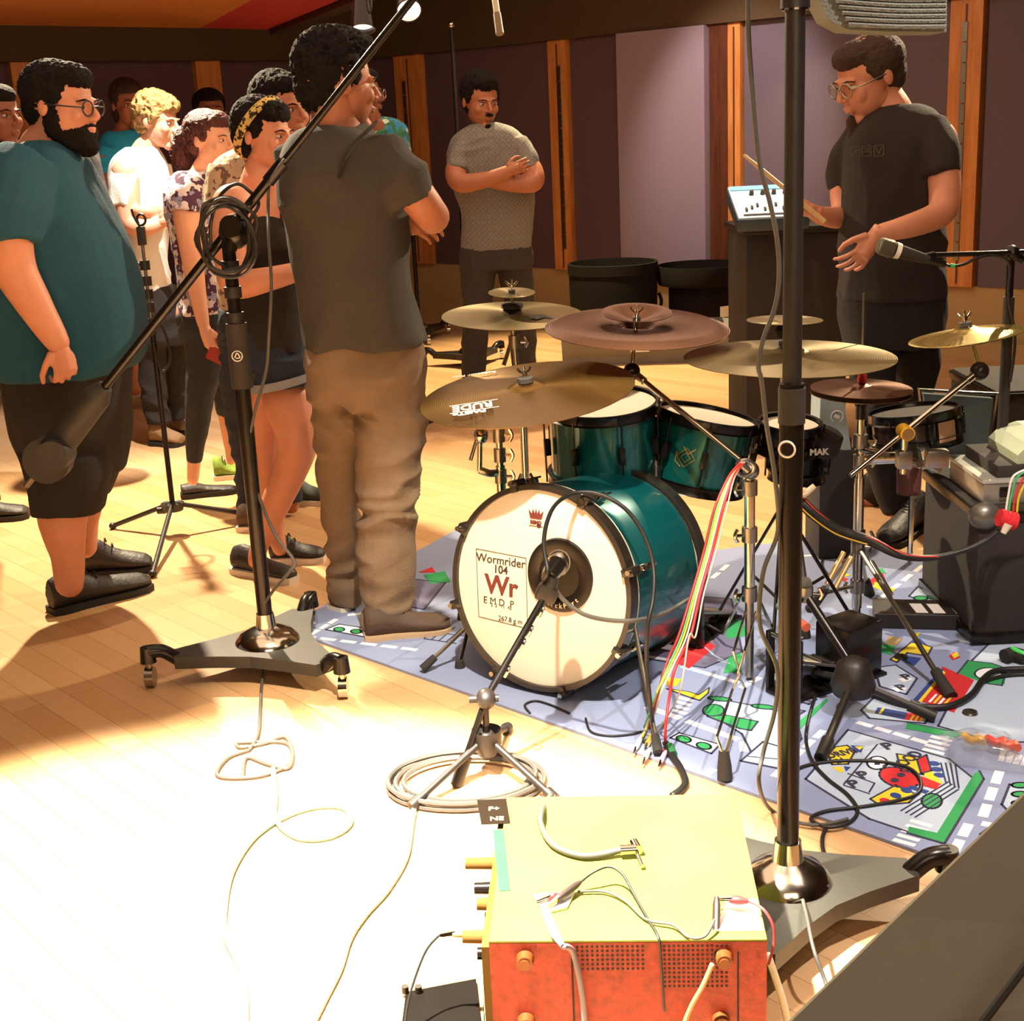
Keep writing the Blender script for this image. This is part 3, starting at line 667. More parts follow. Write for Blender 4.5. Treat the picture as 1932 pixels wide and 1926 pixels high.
shoe(f, F(290, 838), F(345, 842), TANS, SOLEB, .11, h=1.3); shoe(f, F(318, 818), F(360, 818), TANS, SOLEB, .11, h=1.2)
f.finish()
# ---- blue tee
f = Fig('brown-haired person in a bright sky-blue tee behind the man in the white tee', 8.0, SK2, F(270, 765), HBR)
f.sethead(243, 200, 82, 30, 0, 0)
neck(f, 232, 255, 0, 18)
tl = [(205, 262, 246, .07, 0), (192, 285, 262, .11, 0), (192, 292, 310, .12, 0), (200, 290, 380, .12, 0), (208, 285, 450, .12, 0)]
f.slices(f.body, tl, .85); f.limb(f.body, [(202, 300, -.1, 20), (205, 350, -.12, 18), (220, 400, -.14, 14)])
def g(k): f.slices(k, tl); f.limb(k, [(208, 280, -.08, 22), (200, 330, -.11, 22)], caps=False)
f.kid('tee_shirt', cloth('blue_cloth', '2cb2ea'), g, .01, 3, .006, 7)
l1 = [(235, 470, -.03, 26), (240, 600, -.03, 22), (252, 720, -.04, 14), (255, 735, -.04, 12)]; l2 = [(270, 470, .05, 26), (275, 600, .05, 20), (280, 730, .05, 14)]
f.limb(f.body, l1); f.limb(f.body, l2)
f.kid('shorts', cloth('khaki_cloth', '5a4a3a'), lambda k: (f.slices(k, [(206, 288, 440, .12, 0), (206, 300, 520, .13, 0)]), f.limb(k, l1[:2], 1.2, caps=False), f.limb(k, l2[:2], 1.2, caps=False)), .01, 3)
f.kid('hair', HBR, hair_cap(f.hM, f.H, [((0, .2, -.15), (.33, .28, .3))], .04), .008, 2, .008, 40)
shoe(f, F(240, 742), F(262, 748), TANS, SOLEW, .1); shoe(f, F(268, 735), F(290, 742), TANS, SOLEW, .1)
f.finish()
# ---- dark grey tee between teal man and blue tee
f = Fig('person in a dark grey tee half hidden behind the large bearded man', 6.3, SK3, F(190, 860), HB)
f.sethead(125, 205, 100, 60, 0, 0)
neck(f, 120, 262, 0, 22)
tl = [(95, 155, 258, .08, 0), (70, 176, 280, .12, 0), (62, 188, 330, .13, 0), (66, 205, 400, .13, 0), (74, 218, 480, .13, 0), (80, 230, 560, .13, 0)]
f.slices(f.body, tl, .85); f.limb(f.body, [(168, 325, 0, 20), (180, 400, 0, 18), (175, 470, 0, 16)])
l1 = [(130, 560, 0, 36), (135, 700, 0, 28), (150, 850, 0, 18)]; l2 = [(190, 560, .05, 36), (195, 700, .05, 28), (200, 835, .05, 18)]
f.limb(f.body, l1); f.limb(f.body, l2)
f.kid('tee_shirt', cloth('dark_grey_cloth', '2e2826'), lambda k: (f.slices(k, tl), f.limb(k, [(160, 310, 0, 24), (176, 370, 0, 24)], caps=False)), .01, 3, .008, 6)
f.kid('trousers', cloth('dark_trouser', '2a2420'), lambda k: (f.slices(k, [(80, 230, 540, .13, 0), (85, 232, 620, .13, 0)]), f.limb(k, l1, 1.15, caps=False), f.limb(k, l2, 1.15, caps=False)), .01, 3)
f.kid('hair', HB, hair_cap(f.hM, f.H), .008, 2)
shoe(f, F(135, 868), F(190, 872), SHB, SOLEB, .1); shoe(f, F(185, 850), F(235, 855), SHB, SOLEB, .1)
f.finish()
# ---- far left person
f = Fig('person in a black top cut off by the left edge of the photo', 5.3, SK3, F(0, 975), HB)
f.sethead(-6, 222, 112, 60, 0, 0)
neck(f, -25, 290, 0, 25)
tl = [(-60, 15, 262, .08, 0), (-90, 30, 290, .12, 0), (-100, 40, 350, .13, 0), (-100, 35, 430, .13, 0), (-95, 30, 560, .13, 0)]
f.slices(f.body, tl, .85); l1 = [(-40, 580, 0, 42), (-40, 750, 0, 34), (-35, 930, 0, 20)]; l2 = [(-60, 580, .1, 42), (-65, 750, .1, 32), (-70, 900, .1, 20)]
f.limb(f.body, l1); f.limb(f.body, l2)
f.kid('tee_shirt', cloth('black_top', '201b18'), lambda k: f.slices(k, tl), .01, 3)
f.kid('trousers', cloth('black_jeans', '221d1b'), lambda k: (f.slices(k, [(-95, 30, 540, .13, 0), (-92, 28, 620, .13, 0)]), f.limb(k, l1, 1.15, caps=False), f.limb(k, l2, 1.15, caps=False)), .01, 3)
f.kid('hair', HB, hair_cap(f.hM, f.H), .007, 2)
shoe(f, F(-50, 985), F(58, 975), SHB, SOLEB, .11); shoe(f, F(-80, 950), F(0, 945), SHB, SOLEB, .1)
f.finish()
# ---- dark-haired man far back
f = Fig('man with short black hair behind the woman with the ponytail', 8.4, SK3, F(400, 740), HB)
f.sethead(397, 212, 82, 20, 0, 0)
neck(f, 392, 262, 0, 16)
tl = [(365, 422, 256, .07, 0), (345, 440, 275, .11, 0), (342, 445, 340, .12, 0), (348, 440, 450, .12, 0)]
f.slices(f.body, tl, .85); l1 = [(375, 450, 0, 24), (375, 600, 0, 20), (378, 710, 0, 14)]; l2 = [(415, 450, 0, 24), (418, 600, 0, 20), (420, 710, 0, 14)]
f.limb(f.body, l1); f.limb(f.body, l2)
f.kid('tee_shirt', cloth('maroon_cloth', '3a1e1c'), lambda k: f.slices(k, tl), .01, 3)
f.kid('trousers', cloth('grey_trouser', '22201e'), lambda k: (f.slices(k, [(348, 442, 440, .12, 0), (350, 440, 500, .12, 0)]), f.limb(k, l1, 1.15, caps=False), f.limb(k, l2, 1.15, caps=False)), .01, 3)
f.kid('hair', HB, hair_cap(f.hM, f.H), .008, 2)
shoe(f, F(368, 735), F(385, 742), SHB, SOLEB, .1); shoe(f, F(412, 735), F(428, 742), SHB, SOLEB, .1)
f.finish()
# ---- green jacket
f = Fig('person in a green and blue patterned jacket, hand at mouth, behind the tall man', 7.0, SK3, F(770, 800), HB)
f.sethead(682, 180, 92, 70, 0, 0)
neck(f, 680, 235, 0, 20)
tl = [(655, 735, 222, .08, 0), (630, 762, 240, .12, 0), (625, 772, 280, .13, 0), (630, 770, 340, .13, 0), (640, 765, 420, .13, 0), (640, 765, 500, .13, 0)]
f.slices(f.body, tl, .8); l1 = [(680, 500, 0, 34), (690, 640, 0, 27), (740, 770, 0, 17)]; l2 = [(730, 500, .05, 34), (750, 640, .05, 26), (790, 770, .0, 16)]
f.limb(f.body, l1); f.limb(f.body, l2); f.limb(f.body, [(735, 265, -.05, 24), (745, 320, -.15, 20), (725, 270, -.24, 15), (711, 232, -.26, 11)])
hand_shape(f.fine, f.p((711, 236, -.26)), V(-.25, 0, 1), V(-1, 0, -.1), .17, .8, -1)
JK = pattern_mat('jacket_print', '2e6a4e', 'b9cdb0', 12, thr=.55, c3='2c7fa8')
f.kid('jacket', JK, lambda k: (f.slices(k, tl), f.limb(k, [(742, 258, -.03, 28), (752, 318, -.14, 25), (730, 285, -.22, 21), (714, 243, -.26, 17)], caps=False)), .008, 3, .008, 7)
f.kid('trousers', cloth('navy_trouser', '171a22'), lambda k: (f.slices(k, [(642, 766, 480, .13, 0), (645, 766, 560, .13, 0)]), f.limb(k, l1, 1.15, caps=False), f.limb(k, l2, 1.15, caps=False)), .01, 3)
f.kid('hair', HB, hair_cap(f.hM, f.H), .007, 2)
f.kid('glasses', M['steel'], glasses(f, M['steel']), rm=False)
shoe(f, F(775, 806), F(836, 785), SHB, SOLEB, .11); shoe(f, F(728, 806), F(775, 800), SHB, SOLEB, .11)
f.finish()
# ---- man at the back, arms folded
f = Fig('moustached man in a grey diamond-print tee, arms folded, alone before the rear wall', 7.95, SK2, F(940, 745), HB)
f.sethead(907, 192, 94, 25, 12, 0)
neck(f, 915, 250, .02, 18)
tl = [(890, 940, 232, .06, 0), (862, 975, 248, .10, 0), (847, 1000, 275, .12, 0), (846, 1008, 310, .13, 0), (858, 1008, 355, .13, 0), (872, 1006, 400, .13, 0), (872, 1003, 440, .13, 0), (868, 1003, 470, .13, 0)]
f.slices(f.body, tl[1:], .86)
f.limb(f.body, [(872, 290, -.06, 19), (860, 325, -.12, 20), (872, 345, -.18, 18), (920, 338, -.23, 14), (962, 322, -.24, 11)])
f.limb(f.body, [(984, 290, -.06, 19), (1005, 325, -.12, 20), (1003, 345, -.17, 18), (950, 345, -.2, 14), (915, 338, -.21, 11)])
hand_shape(f.fine, f.p((955, 324, -.25)), V(1, 0, .3), V(0, 1, 0), .165, .5, 1)
def g(k): f.slices(k, tl); f.limb(k, [(880, 268, -.04, 20), (866, 300, -.09, 20), (863, 322, -.12, 20)], caps=False); f.limb(k, [(975, 268, -.04, 20), (995, 300, -.09, 20), (1000, 322, -.12, 20)], caps=False)
f.kid('tee_shirt', pattern_mat('diamond_print', '68666a', '7e7a70', 16, 'dia', .5), g, .009, 3, .006, 8)
l1 = [(903, 500, -.02, 34), (897, 600, -.03, 27), (892, 735, -.02, 20)]; l2 = [(970, 500, .02, 34), (985, 600, .03, 27), (990, 735, .03, 21)]
f.limb(f.body, l1, .8); f.limb(f.body, l2, .8)
f.kid('jeans', cloth('grey_jeans', '39332f', .9, .25), lambda k: (f.slices(k, [(868, 1003, 462, .125, 0), (868, 1005, 505, .13, 0)]), f.limb(k, l1, 1.0, caps=False), f.limb(k, l2, 1.0, caps=False)), .009, 3, .010, 7)
f.kid('hair', HB, hair_cap(f.hM, f.H, (), .03), .007, 2, .008, 45)
def g(k): ellM(k, f.hM, (0, -.415, -.175), (.10, .04, .025)); ellM(k, f.hM, (0, -.38, -.4), (.07, .05, .06))
f.kid('moustache', HB, g, .005, 1)
shoe(f, F(893, 742), F(880, 765), SHB, SOLEB, .1); shoe(f, F(990, 742), F(1010, 765), SHB, SOLEB, .1)
f.finish()
# ---- musician
f = Fig('man in glasses and goatee, black printed tee, holding a drumstick behind the drum kit', 4.95, SK1, F(1690, 1010), HBR)
f.sethead(1638, 148, 146, -68, 20, 0)
neck(f, 1682, 215, 0, 38, hb=.12)
tl = [(1655, 1735, 200, .07, 0), (1625, 1765, 222, .12, 0), (1602, 1795, 258, .15, 0), (1598, 1802, 300, .16, 0), (1594, 1790, 350, .16, 0), (1592, 1780, 410, .155, 0), (1590, 1776, 470, .155, 0), (1588, 1776, 530, .16, 0), (1586, 1776, 560, .16, 0)]
f.slices(f.body, tl[1:], .84)
f.limb(f.body, [(1770, 265, -.08, 34), (1780, 320, -.15, 29), (1782, 375, -.2, 27), (1770, 405, -.24, 24), (1710, 428, -.3, 20), (1655, 440, -.3, 14)])
f.limb(f.body, [(1620, 280, .1, 30), (1592, 350, .12, 25), (1590, 405, .05, 22), (1555, 408, -.08, 17), (1527, 395, -.15, 12)])
hand_shape(f.fine, f.p((1652, 444, -.3)), V(-.65, -.1, -.85), V(-.2, .8, .3), .185, .55, -1, .5)
hand_shape(f.fine, f.p((1532, 398, -.14)), V(-1, -.15, .45), V(.1, -.35, 1), .17, 1.0, 1, .4)
def g(k): f.slices(k, tl); f.limb(k, [(1750, 248, -.05, 40), (1772, 290, -.12, 40), (1778, 335, -.16, 36)], caps=False); f.limb(k, [(1630, 250, .06, 34), (1598, 310, .12, 33), (1590, 362, .12, 28)], caps=False)
f.kid('tee_shirt', cloth('black_tee', '2a2220'), g, .0085, 4, .018, 4.5, (1, 1, .7))
def g(k):
    # the outlined block letters across the chest
    def bx(x, y, w_, h_, dia):
        q = lambda a, b: A(x+a, y+b-.09*a, f.Y-.185-.0*a)
        pth = [q(0, 0), q(w_, 0), q(w_, h_), q(0, h_)]
        for i in range(4): k.tube([pth[i], pth[(i+1) % 4]], .0022, 4, smooth=False)
        for a in dia: k.tube([q(*a[0]), q(*a[1])], .0022, 4, smooth=False)
    bx(1606, 278, 16, 18, [((2, 2), (14, 16)), ((3, 15), (13, 4))]); bx(1627, 276, 16, 19, [((4, 5), (12, 5)), ((12, 5), (12, 14)), ((4, 10), (12, 10))]); bx(1649, 275, 18, 20, [((3, 3), (9, 16)), ((9, 16), (15, 3))])
f.kid('chest_print', mat('print_olive', '4a4636', .8), g, rm=False)
l1 = [(1640, 570, 0, 54), (1650, 720, -.02, 44), (1660, 850, -.05, 36), (1695, 960, -.05, 28)]; l2 = [(1720, 570, .05, 54), (1725, 720, .1, 44), (1700, 850, .25, 34), (1640, 940, .3, 26)]
f.limb(f.body, l1, .8); f.limb(f.body, l2, .8)
f.kid('trousers', cloth('black_slacks', '1e1917'), lambda k: (f.slices(k, [(1586, 1776, 545, .15, 0), (1588, 1778, 600, .16, 0), (1595, 1772, 650, .15, 0)]), f.limb(k, l1, 1.0, caps=False), f.limb(k, l2, 1.0, caps=False)), .009, 3, .012, 5)
f.kid('hair', HBR, hair_cap(f.hM, f.H, (), -.018), .006, 2, .004, 60)
f.kid('goatee', HBR, beard(f.hM, False), .005, 1)
f.kid('glasses', M['steel'], glasses(f, M['steel']), rm=False)
shoe(f, F(1740, 990), F(1668, 1035), SHB, SOLEB, .11, lace=LACE, h=1.4); shoe(f, F(1680, 945), F(1560, 952), SHB, SOLEB, .11, lace=LACE, h=1.4)
f.finish()
m = MB(); a = A(1403, 292, 4.76); b = A(1556, 418, 4.74); m.tube([a, a+(b-a)*.02, a+(b-a)*.05, a+(b-a)*.2, b], [.003, .0062, .005, .0078, .0082], 10, smooth=False)
o = m.build('drumstick', wood('stick_wood', 'c9a26a', 'e0bf88')); tag(o, 'pale wooden drumstick held by the man behind the drum kit', 'drumstick')
# ================================================================ DRUM KIT
def basis(X, Y_, Z, c):
    return Matrix(((X.x, Y_.x, Z.x, c.x), (X.y, Y_.y, Z.y, c.y), (X.z, Y_.z, Z.z, c.z), (0, 0, 0, 1)))
def discM(l, r, ratio, Y, up=1):
    """frame of a round thing whose outline has ends l, r and the given flatness"""
    a = A(l[0], l[1], Y); b = A(r[0], r[1], Y); c = (a+b)/2; v = (CAMP-c).normalized()
    m = (b-a); m = m - v*m.dot(v); R_ = m.length/2; m.normalize(); u = v.cross(m)
    if u.z < 0: u = -u
    n = (v*ratio + u*math.sqrt(1-ratio*ratio)).normalized()
    return basis(m, n.cross(m), n, c), R_
def lobj(name, mt, mb, M_, parent=None, rel=None, smooth=True, ang=40):
    """mesh in its own frame M_"""
    o = mb.build(name, mt, None, smooth=smooth, ang=ang, origin=(0, 0, 0))
    if parent is not None: o.parent = parent; o.matrix_local = rel or Matrix()
    else: o.matrix_world = M_
    return o
def onplane(px, py, M_, z=0):
    n = M_.to_3x3() @ V(0, 0, 1); c = M_ @ V(0, 0, z); q = ray(px, py); t = (c-CAMP).dot(n)/q.dot(n)
    return M_.inverted() @ (CAMP+q*t)
def textmesh(s, size, extrude=.0006, bold=0, sx=1.0):
    cu = bpy.data.curves.new('t', 'FONT'); cu.body = s; cu.size = size; cu.extrude = extrude; cu.offset = bold; cu.resolution_u = 3
    o = bpy.data.objects.new('t', cu); sc.collection.objects.link(o); bpy.context.view_layer.update()
    me = o.evaluated_get(bpy.context.evaluated_depsgraph_get()).to_mesh()
    v = [V(p.co.x*sx, p.co.y, p.co.z) for p in me.vertices]; f = [tuple(p.vertices) for p in me.polygons]
    w_ = max([p.x for p in v]) if v else 0
    o.to_mesh_clear(); bpy.data.objects.remove(o); bpy.data.curves.remove(cu); return v, f, w_
def textadd(mb, s, size, T, center=False, bold=0, sx=1.0, extrude=.0006):
    v, f, w_ = textmesh(s, size, extrude, bold, sx); mb.add([T @ (p-(V(w_/2, 0, 0) if center else V(0, 0, 0))) for p in v], f)
def brass(name, col, rough=.3, dark=.75):
    m = mat(name, col, rough, .9, var=.12, scale=6); nt = m.node_tree; b = nt.nodes['Principled BSDF']; tc = nt.nodes['Texture Coordinate']
    wv = nt.nodes.new('ShaderNodeTexWave'); wv.wave_type = 'RINGS'; wv.rings_direction = 'Z'; wv.inputs['Scale'].default_value = 55; wv.inputs['Distortion'].default_value = 1.2
    nt.links.new(tc.outputs['Object'], wv.inputs['Vector'])
    bp = nt.nodes.new('ShaderNodeBump'); bp.inputs['Strength'].default_value = .10; bp.inputs['Distance'].default_value = .002
    nt.links.new(wv.outputs['Fac'], bp.inputs['Height']); nt.links.new(bp.outputs['Normal'], b.inputs['Normal'])
    b.inputs['Anisotropic'].default_value = .75; tn = nt.nodes.new('ShaderNodeTangent'); tn.direction_type = 'RADIAL'; tn.axis = 'Z'; nt.links.new(tn.outputs[0], b.inputs['Tangent'])
    return m
BR1 = brass('ride_brass', '7e6032', .36); BR2 = brass('pale_bronze', '7a6a46', .38); BR3 = brass('rose_bronze', '74503a', .26); BR4 = brass('bright_brass', 'b09a58', .24)
FELT = mat('felt_grey', '4a443c', .95, bump=.4)
def cymprof(R_, kind):
    t = .0016
    if kind == 'std': top = [(.004, .105), (.03, .104), (.09, .094), (.14, .075), (.165, .060), (.19, .054), (.4, .042), (.7, .022), (1, 0)]
    elif kind == 'china': top = [(.004, .25), (.05, .25), (.17, .235), (.22, .205), (.30, .17), (.55, .12), (.74, .055), (.80, .045), (.90, .055), (1, .085)]
    elif kind == 'bowl': top = [(.004, -.26), (.1, -.255), (.3, -.20), (.5, -.13), (.75, -.045), (.9, -.01), (1, 0)]
    elif kind == 'swish': top = [(.004, -.10), (.05, -.10), (.15, -.085), (.20, -.04), (.3, -.012), (.6, .004), (.82, .0), (.88, -.012), (1, -.06)]
    else: top = [(.004, -.10), (.1, -.10), (.2, -.07), (.3, -.045), (.7, -.015), (1, 0)]
    k = R_
    return [(a*k, b*k) for a, b in top] + [(a*k, b*k-t) for a, b in top[::-1]]
def cymbal(l, r, ratio, Y, kind, mt, label, nm='cymbal'):
    M_, R_ = discM(l, r, ratio, Y); m = MB(); m.lathe(cymprof(R_, kind), None, 96, cap=False)
    o = lobj(nm, mt, m, M_); tag(o, label, 'cymbal'); return o, M_, R_
def topper(o, z, R_=.018, wing=True, mt=None):
    m = MB(); m.lathe([(.001, z+.014), (R_, z+.012), (R_, z), (.001, z)], None, 20); lobj('felt', mt or FELT, m, None, o)
    if wing:
        m = MB(); m.cyl((0, 0, z+.014), (0, 0, z+.045), .003, n=8); m.cyl((0, 0, z+.018), (0, 0, z+.03), .007, n=10)
        for s_ in (-1, 1): m.tube([(s_*.004, 0, z+.024), (s_*.013, 0, z+.032), (s_*.018, 0, z+.04)], [.0035, .004, .003], 8)
        lobj('wing_nut', M['chrome'], m, None, o)
c1, M1, R1 = cymbal((793, 768), (1197, 713), .285, 3.72, 'std', BR1, 'large golden brass ride cymbal with white lettering, lowest left over the bass drum')
topper(c1, .105*R1, .022)
m = MB()
for (px, py, s_, txt, sx) in ((0, 0, 1, 'RUDE', 1),):
    q = onplane(905, 752, M1, .03*R1); q2 = onplane(872, 742, M1, .03*R1); d_ = (q-onplane(862, 747, M1, .03*R1)); 
    # lettering reads from the drummer's side
    T = Matrix.Translation(onplane(930, 765, M1, .03*R1)+V(0, 0, .012)) @ Matrix.Rotation(math.radians(180+2), 4, 'Z')
    textadd(m, 'RUDE', .064, T, bold=.0018, sx=.66)
    for a in (-.012, .055): m.box(T @ V(.05, a, 0), (.13, .003, .0008), T.to_3x3())
    T2 = T @ Matrix.Translation(V(.02, .062, 0)); textadd(m, 'PAiSTe', .030, T2, bold=.0015)
    T3 = Matrix.Translation(onplane(936, 702, M1, .03*R1)+V(0, 0, .004)) @ Matrix.Rotation(math.radians(180), 4, 'Z'); textadd(m, 'Reflector Ride', .022, T3, bold=.0004)
lobj('lettering', M['wht'], m, None, c1)
c2, M2, R2 = cymbal((833, 597), (1100, 592), .20, 4.4, 'std', BR2, 'pale crash cymbal at back left with a small splash stacked above')
topper(c2, .105*R2, .035, False, M['blkm'])
m = MB(); m.prism([V(.055, -.10, .026*R2+.006), V(.075, -.12, .026*R2+.003), V(.10, -.09, .026*R2+.004), V(.14, -.1, .002), V(.1, -.07, .014), V(.07, -.075, .016)], (0, 0, .0007)); lobj('maker_mark', M['blkm'], m, None, c2)
s2, Ms2, Rs2 = cymbal((921, 552), (1010, 551), .22, 4.4, 'splash', BR2, 'small upturned splash cymbal on top of the back left crash')
topper(s2, -.10*Rs2+.004, .012)
c3, M3, R3 = cymbal((1027, 606), (1377, 612), .215, 3.92, 'swish', BR3, 'large copper-toned cymbal in the middle, lying under a bowl-shaped bell cymbal')
c3b, M3b, R3b = cymbal((1134, 588), (1268, 590), .27, 3.92, 'bowl', BR3, 'shiny upturned bowl-shaped bell cymbal in the centre of the middle cymbal')
topper(c3b, -.25*R3b, .012, True)
c4, M4, R4 = cymbal((1287, 672), (1691, 676), .18, 3.72, 'std', BR2, 'wide pale bronze cymbal behind the black pole at right')
topper(c4, .105*R4, .03, False, M['blkm'])
s4, Ms4, Rs4 = cymbal((1408, 603), (1553, 604), .13, 3.80, 'splash', BR2, 'thin splash cymbal above the wide pale cymbal behind the pole')
m = MB(); m.lathe([(.001, -.012), (.018, -.014), (.026, -.028), (.018, -.048), (.001, -.05)], None, 20); lobj('felt', M['blkm'], m, None, s4)
c5, M5, R5 = cymbal((1713, 656), (1936, 628), .16, 3.9, 'china', BR4, 'small golden china cymbal with a raised bell at far right')
topper(c5, .25*R5, .018)
hh, Mh, Rh = cymbal((1528, 728), (1723, 736), .20, 3.92, 'std', BR3, 'rose-toned top hi-hat cymbal with a red clutch')
m = MB(); m.lathe([(.001, .105*Rh+.03), (.012, .105*Rh+.03), (.014, .105*Rh+.01), (.012, .105*Rh), (.001, .105*Rh)], None, 16); lobj('clutch', mat('clutch_red', 'a02818', .4), m, None, hh)
MhB = Mh @ Matrix.Translation(V(0, 0, -.018)) @ Matrix.Diagonal((1, 1, -1, 1))
m = MB(); m.lathe([(a, -b) for a, b in cymprof(Rh, 'std')], None, 96, cap=False); hb_ = lobj('cymbal', BR3, m, Mh @ Matrix.Translation(V(0, 0, -.016))); tag(hb_, 'bottom hi-hat cymbal directly beneath the rose-toned one', 'cymbal')

# ---- shells
TEAL = mat('teal_lacquer', '0a5a55', .25, .35, var=.15, scale=5, coat=.5); TEALK = mat('teal_lacquer_kick', '07575a', .3, .45, var=.15, scale=5, coat=.4)
HEADW = mat('coated_white_head', 'e8e0cc', .6, var=.03, scale=10); HOOPK = mat('hoop_black', '26201b', .35, coat=.3); INLAY = mat('hoop_inlay', 'cfc3a8', .4)
def lug(k, R_, z0, z1, t):
    d = V(math.cos(t), math.sin(t), 0); rot = Matrix.Rotation(t, 3, 'Z')
    k.cyl(d*(R_+.016)+V(0, 0, z0), d*(R_+.016)+V(0, 0, z1), .003, n=8)
    k.box(d*(R_+.009)+V(0, 0, (z0+z1)/2), (.02, .018, min(.05, abs(z1-z0)*.6)), rot, .004)
def drum(nm, M_, R_, dep, shellm, label, nl=6, hoop=None, head=HEADW, badge=False, cat_='drum', hoopm=None, t0=.3):
    hoopm = hoopm or M['blkg']
    root = bpy.data.objects.new(nm, None); sc.collection.objects.link(root); root.matrix_world = M_; tag(root, label, cat_); root.empty_display_size = .05
    m = MB(); m.lathe([(R_-.02, -.012), (R_-.006, -.012), (R_-.006, -dep+.012), (R_-.02, -dep+.012)], None, 64, cap=False); lobj('shell', shellm, m, None, root)
    for z, nm2 in ((0, 'top_hoop'), (-dep, 'bottom_hoop')):
        m = MB(); s_ = 1 if z == 0 else -1
        m.lathe([(R_-.004, z+.012*s_), (R_+.006, z+.013*s_), (R_+.003, z+.008*s_), (R_+.003, z-.014*s_), (R_+.008, z-.018*s_), (R_-.002, z-.018*s_), (R_-.002, z)], None, 64, cap=False); lobj(nm2, hoopm, m, None, root)
    m = MB(); m.lathe([(R_-.003, -.006), (R_-.004, 0), (R_*.5, .001), (.001, .001), ], None, 64); lobj('drum_head', head, m, None, root)
    m = MB(); m.lathe([(R_-.003, -dep+.006), (R_-.004, -dep), (.001, -dep)], None, 48); lobj('resonant_head', head, m, None, root)
    for i in range(nl):
        m = MB(); lug(m, R_, -.0, -dep, t0+2*PI*i/nl); lobj('lug', M['chrome'] if nl < 0 else M['blkg'], m, None, root)
    return root
Mt1, Rt1 = discM((1030, 768), (1240, 757), .30, 3.98); t1 = drum('rack_tom', Mt1, Rt1, .215, TEAL, 'dark teal rack tom with a white head, half under the large ride cymbal', 8)
Mt2, Rt2 = discM((1243, 768), (1428, 806), .17, 4.0); t2 = drum('rack_tom', Mt2, Rt2, .20, TEAL, 'tilted teal rack tom with a gold emblem, right of the other tom', 8, t0=.1)
# emblem on tom 2: diamond with a hook, gold
q = Mt2.inverted() @ A(1290, 848, 4.0-.16); th = math.atan2(q.y, q.x); zc = -.105
def shellpt(a, z, R_=Rt2-.004): return V(R_*math.cos(th+a/R_), R_*math.sin(th+a/R_), zc+z)
m = MB()
for pth, cl in (([(-.028, .0), (0, .028), (.028, 0), (0, -.028)], True), ([(-.014, 0), (0, .014), (.014, 0), (0, -.014)], True), ([(-.012, .03), (.006, .012), (.024, .03)], False), ([(-.03, .012), (-.03, -.018), (-.01, -.03)], False)):
    m.tube([shellpt(a, b) for a, b in pth], .0022, 6, smooth=False, close=cl)
lobj('emblem', mat('emblem_gold', 'c2a254', .3, .7), m, None, t2)
# tom mount arms
m = MB(); mt_ = thing('tom_mount', A(1240, 900, 3.85), 'black double tom mount between the two teal toms', 'mount')
piece('post', M['blkg'], mt_, lambda k: k.cyl(A(1238, 935, 3.86), A(1240, 790, 4.02), .014)); piece('arm', M['blkg'], mt_, lambda k: k.tube([A(1240, 830, 3.99), A(1215, 835, 3.99)], .010)); piece('arm', M['blkg'], mt_, lambda k: k.tube([A(1240, 850, 3.97), A(1262, 855, 3.97)], .010))

# ---- bass drum
n_ = V(-.555, -.82, .11).normalized(); x_ = V(0, 0, 1).cross(n_).normalized(); y_ = n_.cross(x_)
KC = A(1022, 1112, 3.53); RK = .284; KC.z = RK*y_.z+.018
MK = basis(x_, y_, n_, KC); KD = .42
kick = bpy.data.objects.new('bass_drum', None); sc.collection.objects.link(kick); kick.matrix_world = MK; tag(kick, 'teal bass drum with a white front head and black hoop standing on the play rug', 'drum')
m = MB(); m.lathe([(RK-.03, -.03), (RK-.012, -.03), (RK-.012, -KD+.03), (RK-.03, -KD+.03)], None, 96, cap=False); lobj('shell', TEALK, m, None, kick)
for z in (0, -KD):
    m = MB(); s_ = 1 if z == 0 else -1
    m.lathe([(RK-.016, z+.004*s_), (RK-.014, z+.018*s_), (RK, z+.018*s_), (RK, z-.022*s_), (RK-.012, z-.022*s_)], None, 96, cap=False); h_ = lobj('hoop', HOOPK, m, None, kick)
    if z == 0:
        m = MB(); m.lathe([(RK-.008, -.021), (RK-.001, -.0235), (RK-.001, -.029), (RK-.011, -.029)], None, 96, cap=False); lobj('inlay', INLAY, m, None, h_)
m = MB(); m.lathe([(RK-.013, .008), (RK-.02, .010), (RK*.5, .011), (.001, .011)], None, 96); fh = lobj('front_head', HEADW, m, None, kick)
m = MB(); m.lathe([(RK-.013, -KD), (.001, -KD)], None, 64); lobj('batter_head', HEADW, m, None, kick)
for i in range(8):
    t = math.radians(62-45*i); d = V(math.cos(t), math.sin(t), 0); rot = Matrix.Rotation(t, 3, 'Z')
    m = MB(); m.box(d*(RK+.008)+V(0, 0, -.001), (.018, .026, .048), rot, .004); m.box(d*(RK-.004)+V(0, 0, .021), (.026, .02, .006), rot, .002); c_ = lobj('claw', HOOPK, m, None, kick)
    m = MB(); m.cyl(d*(RK+.008)+V(0, 0, .022), d*(RK+.008)+V(0, 0, .036), .007, n=10); lobj('tension_screw', M['chrome'], m, None, c_)
    m = MB(); lug(m, RK-.006, -.02, -.12, t); lobj('lug', M['chrome'], m, None, kick)
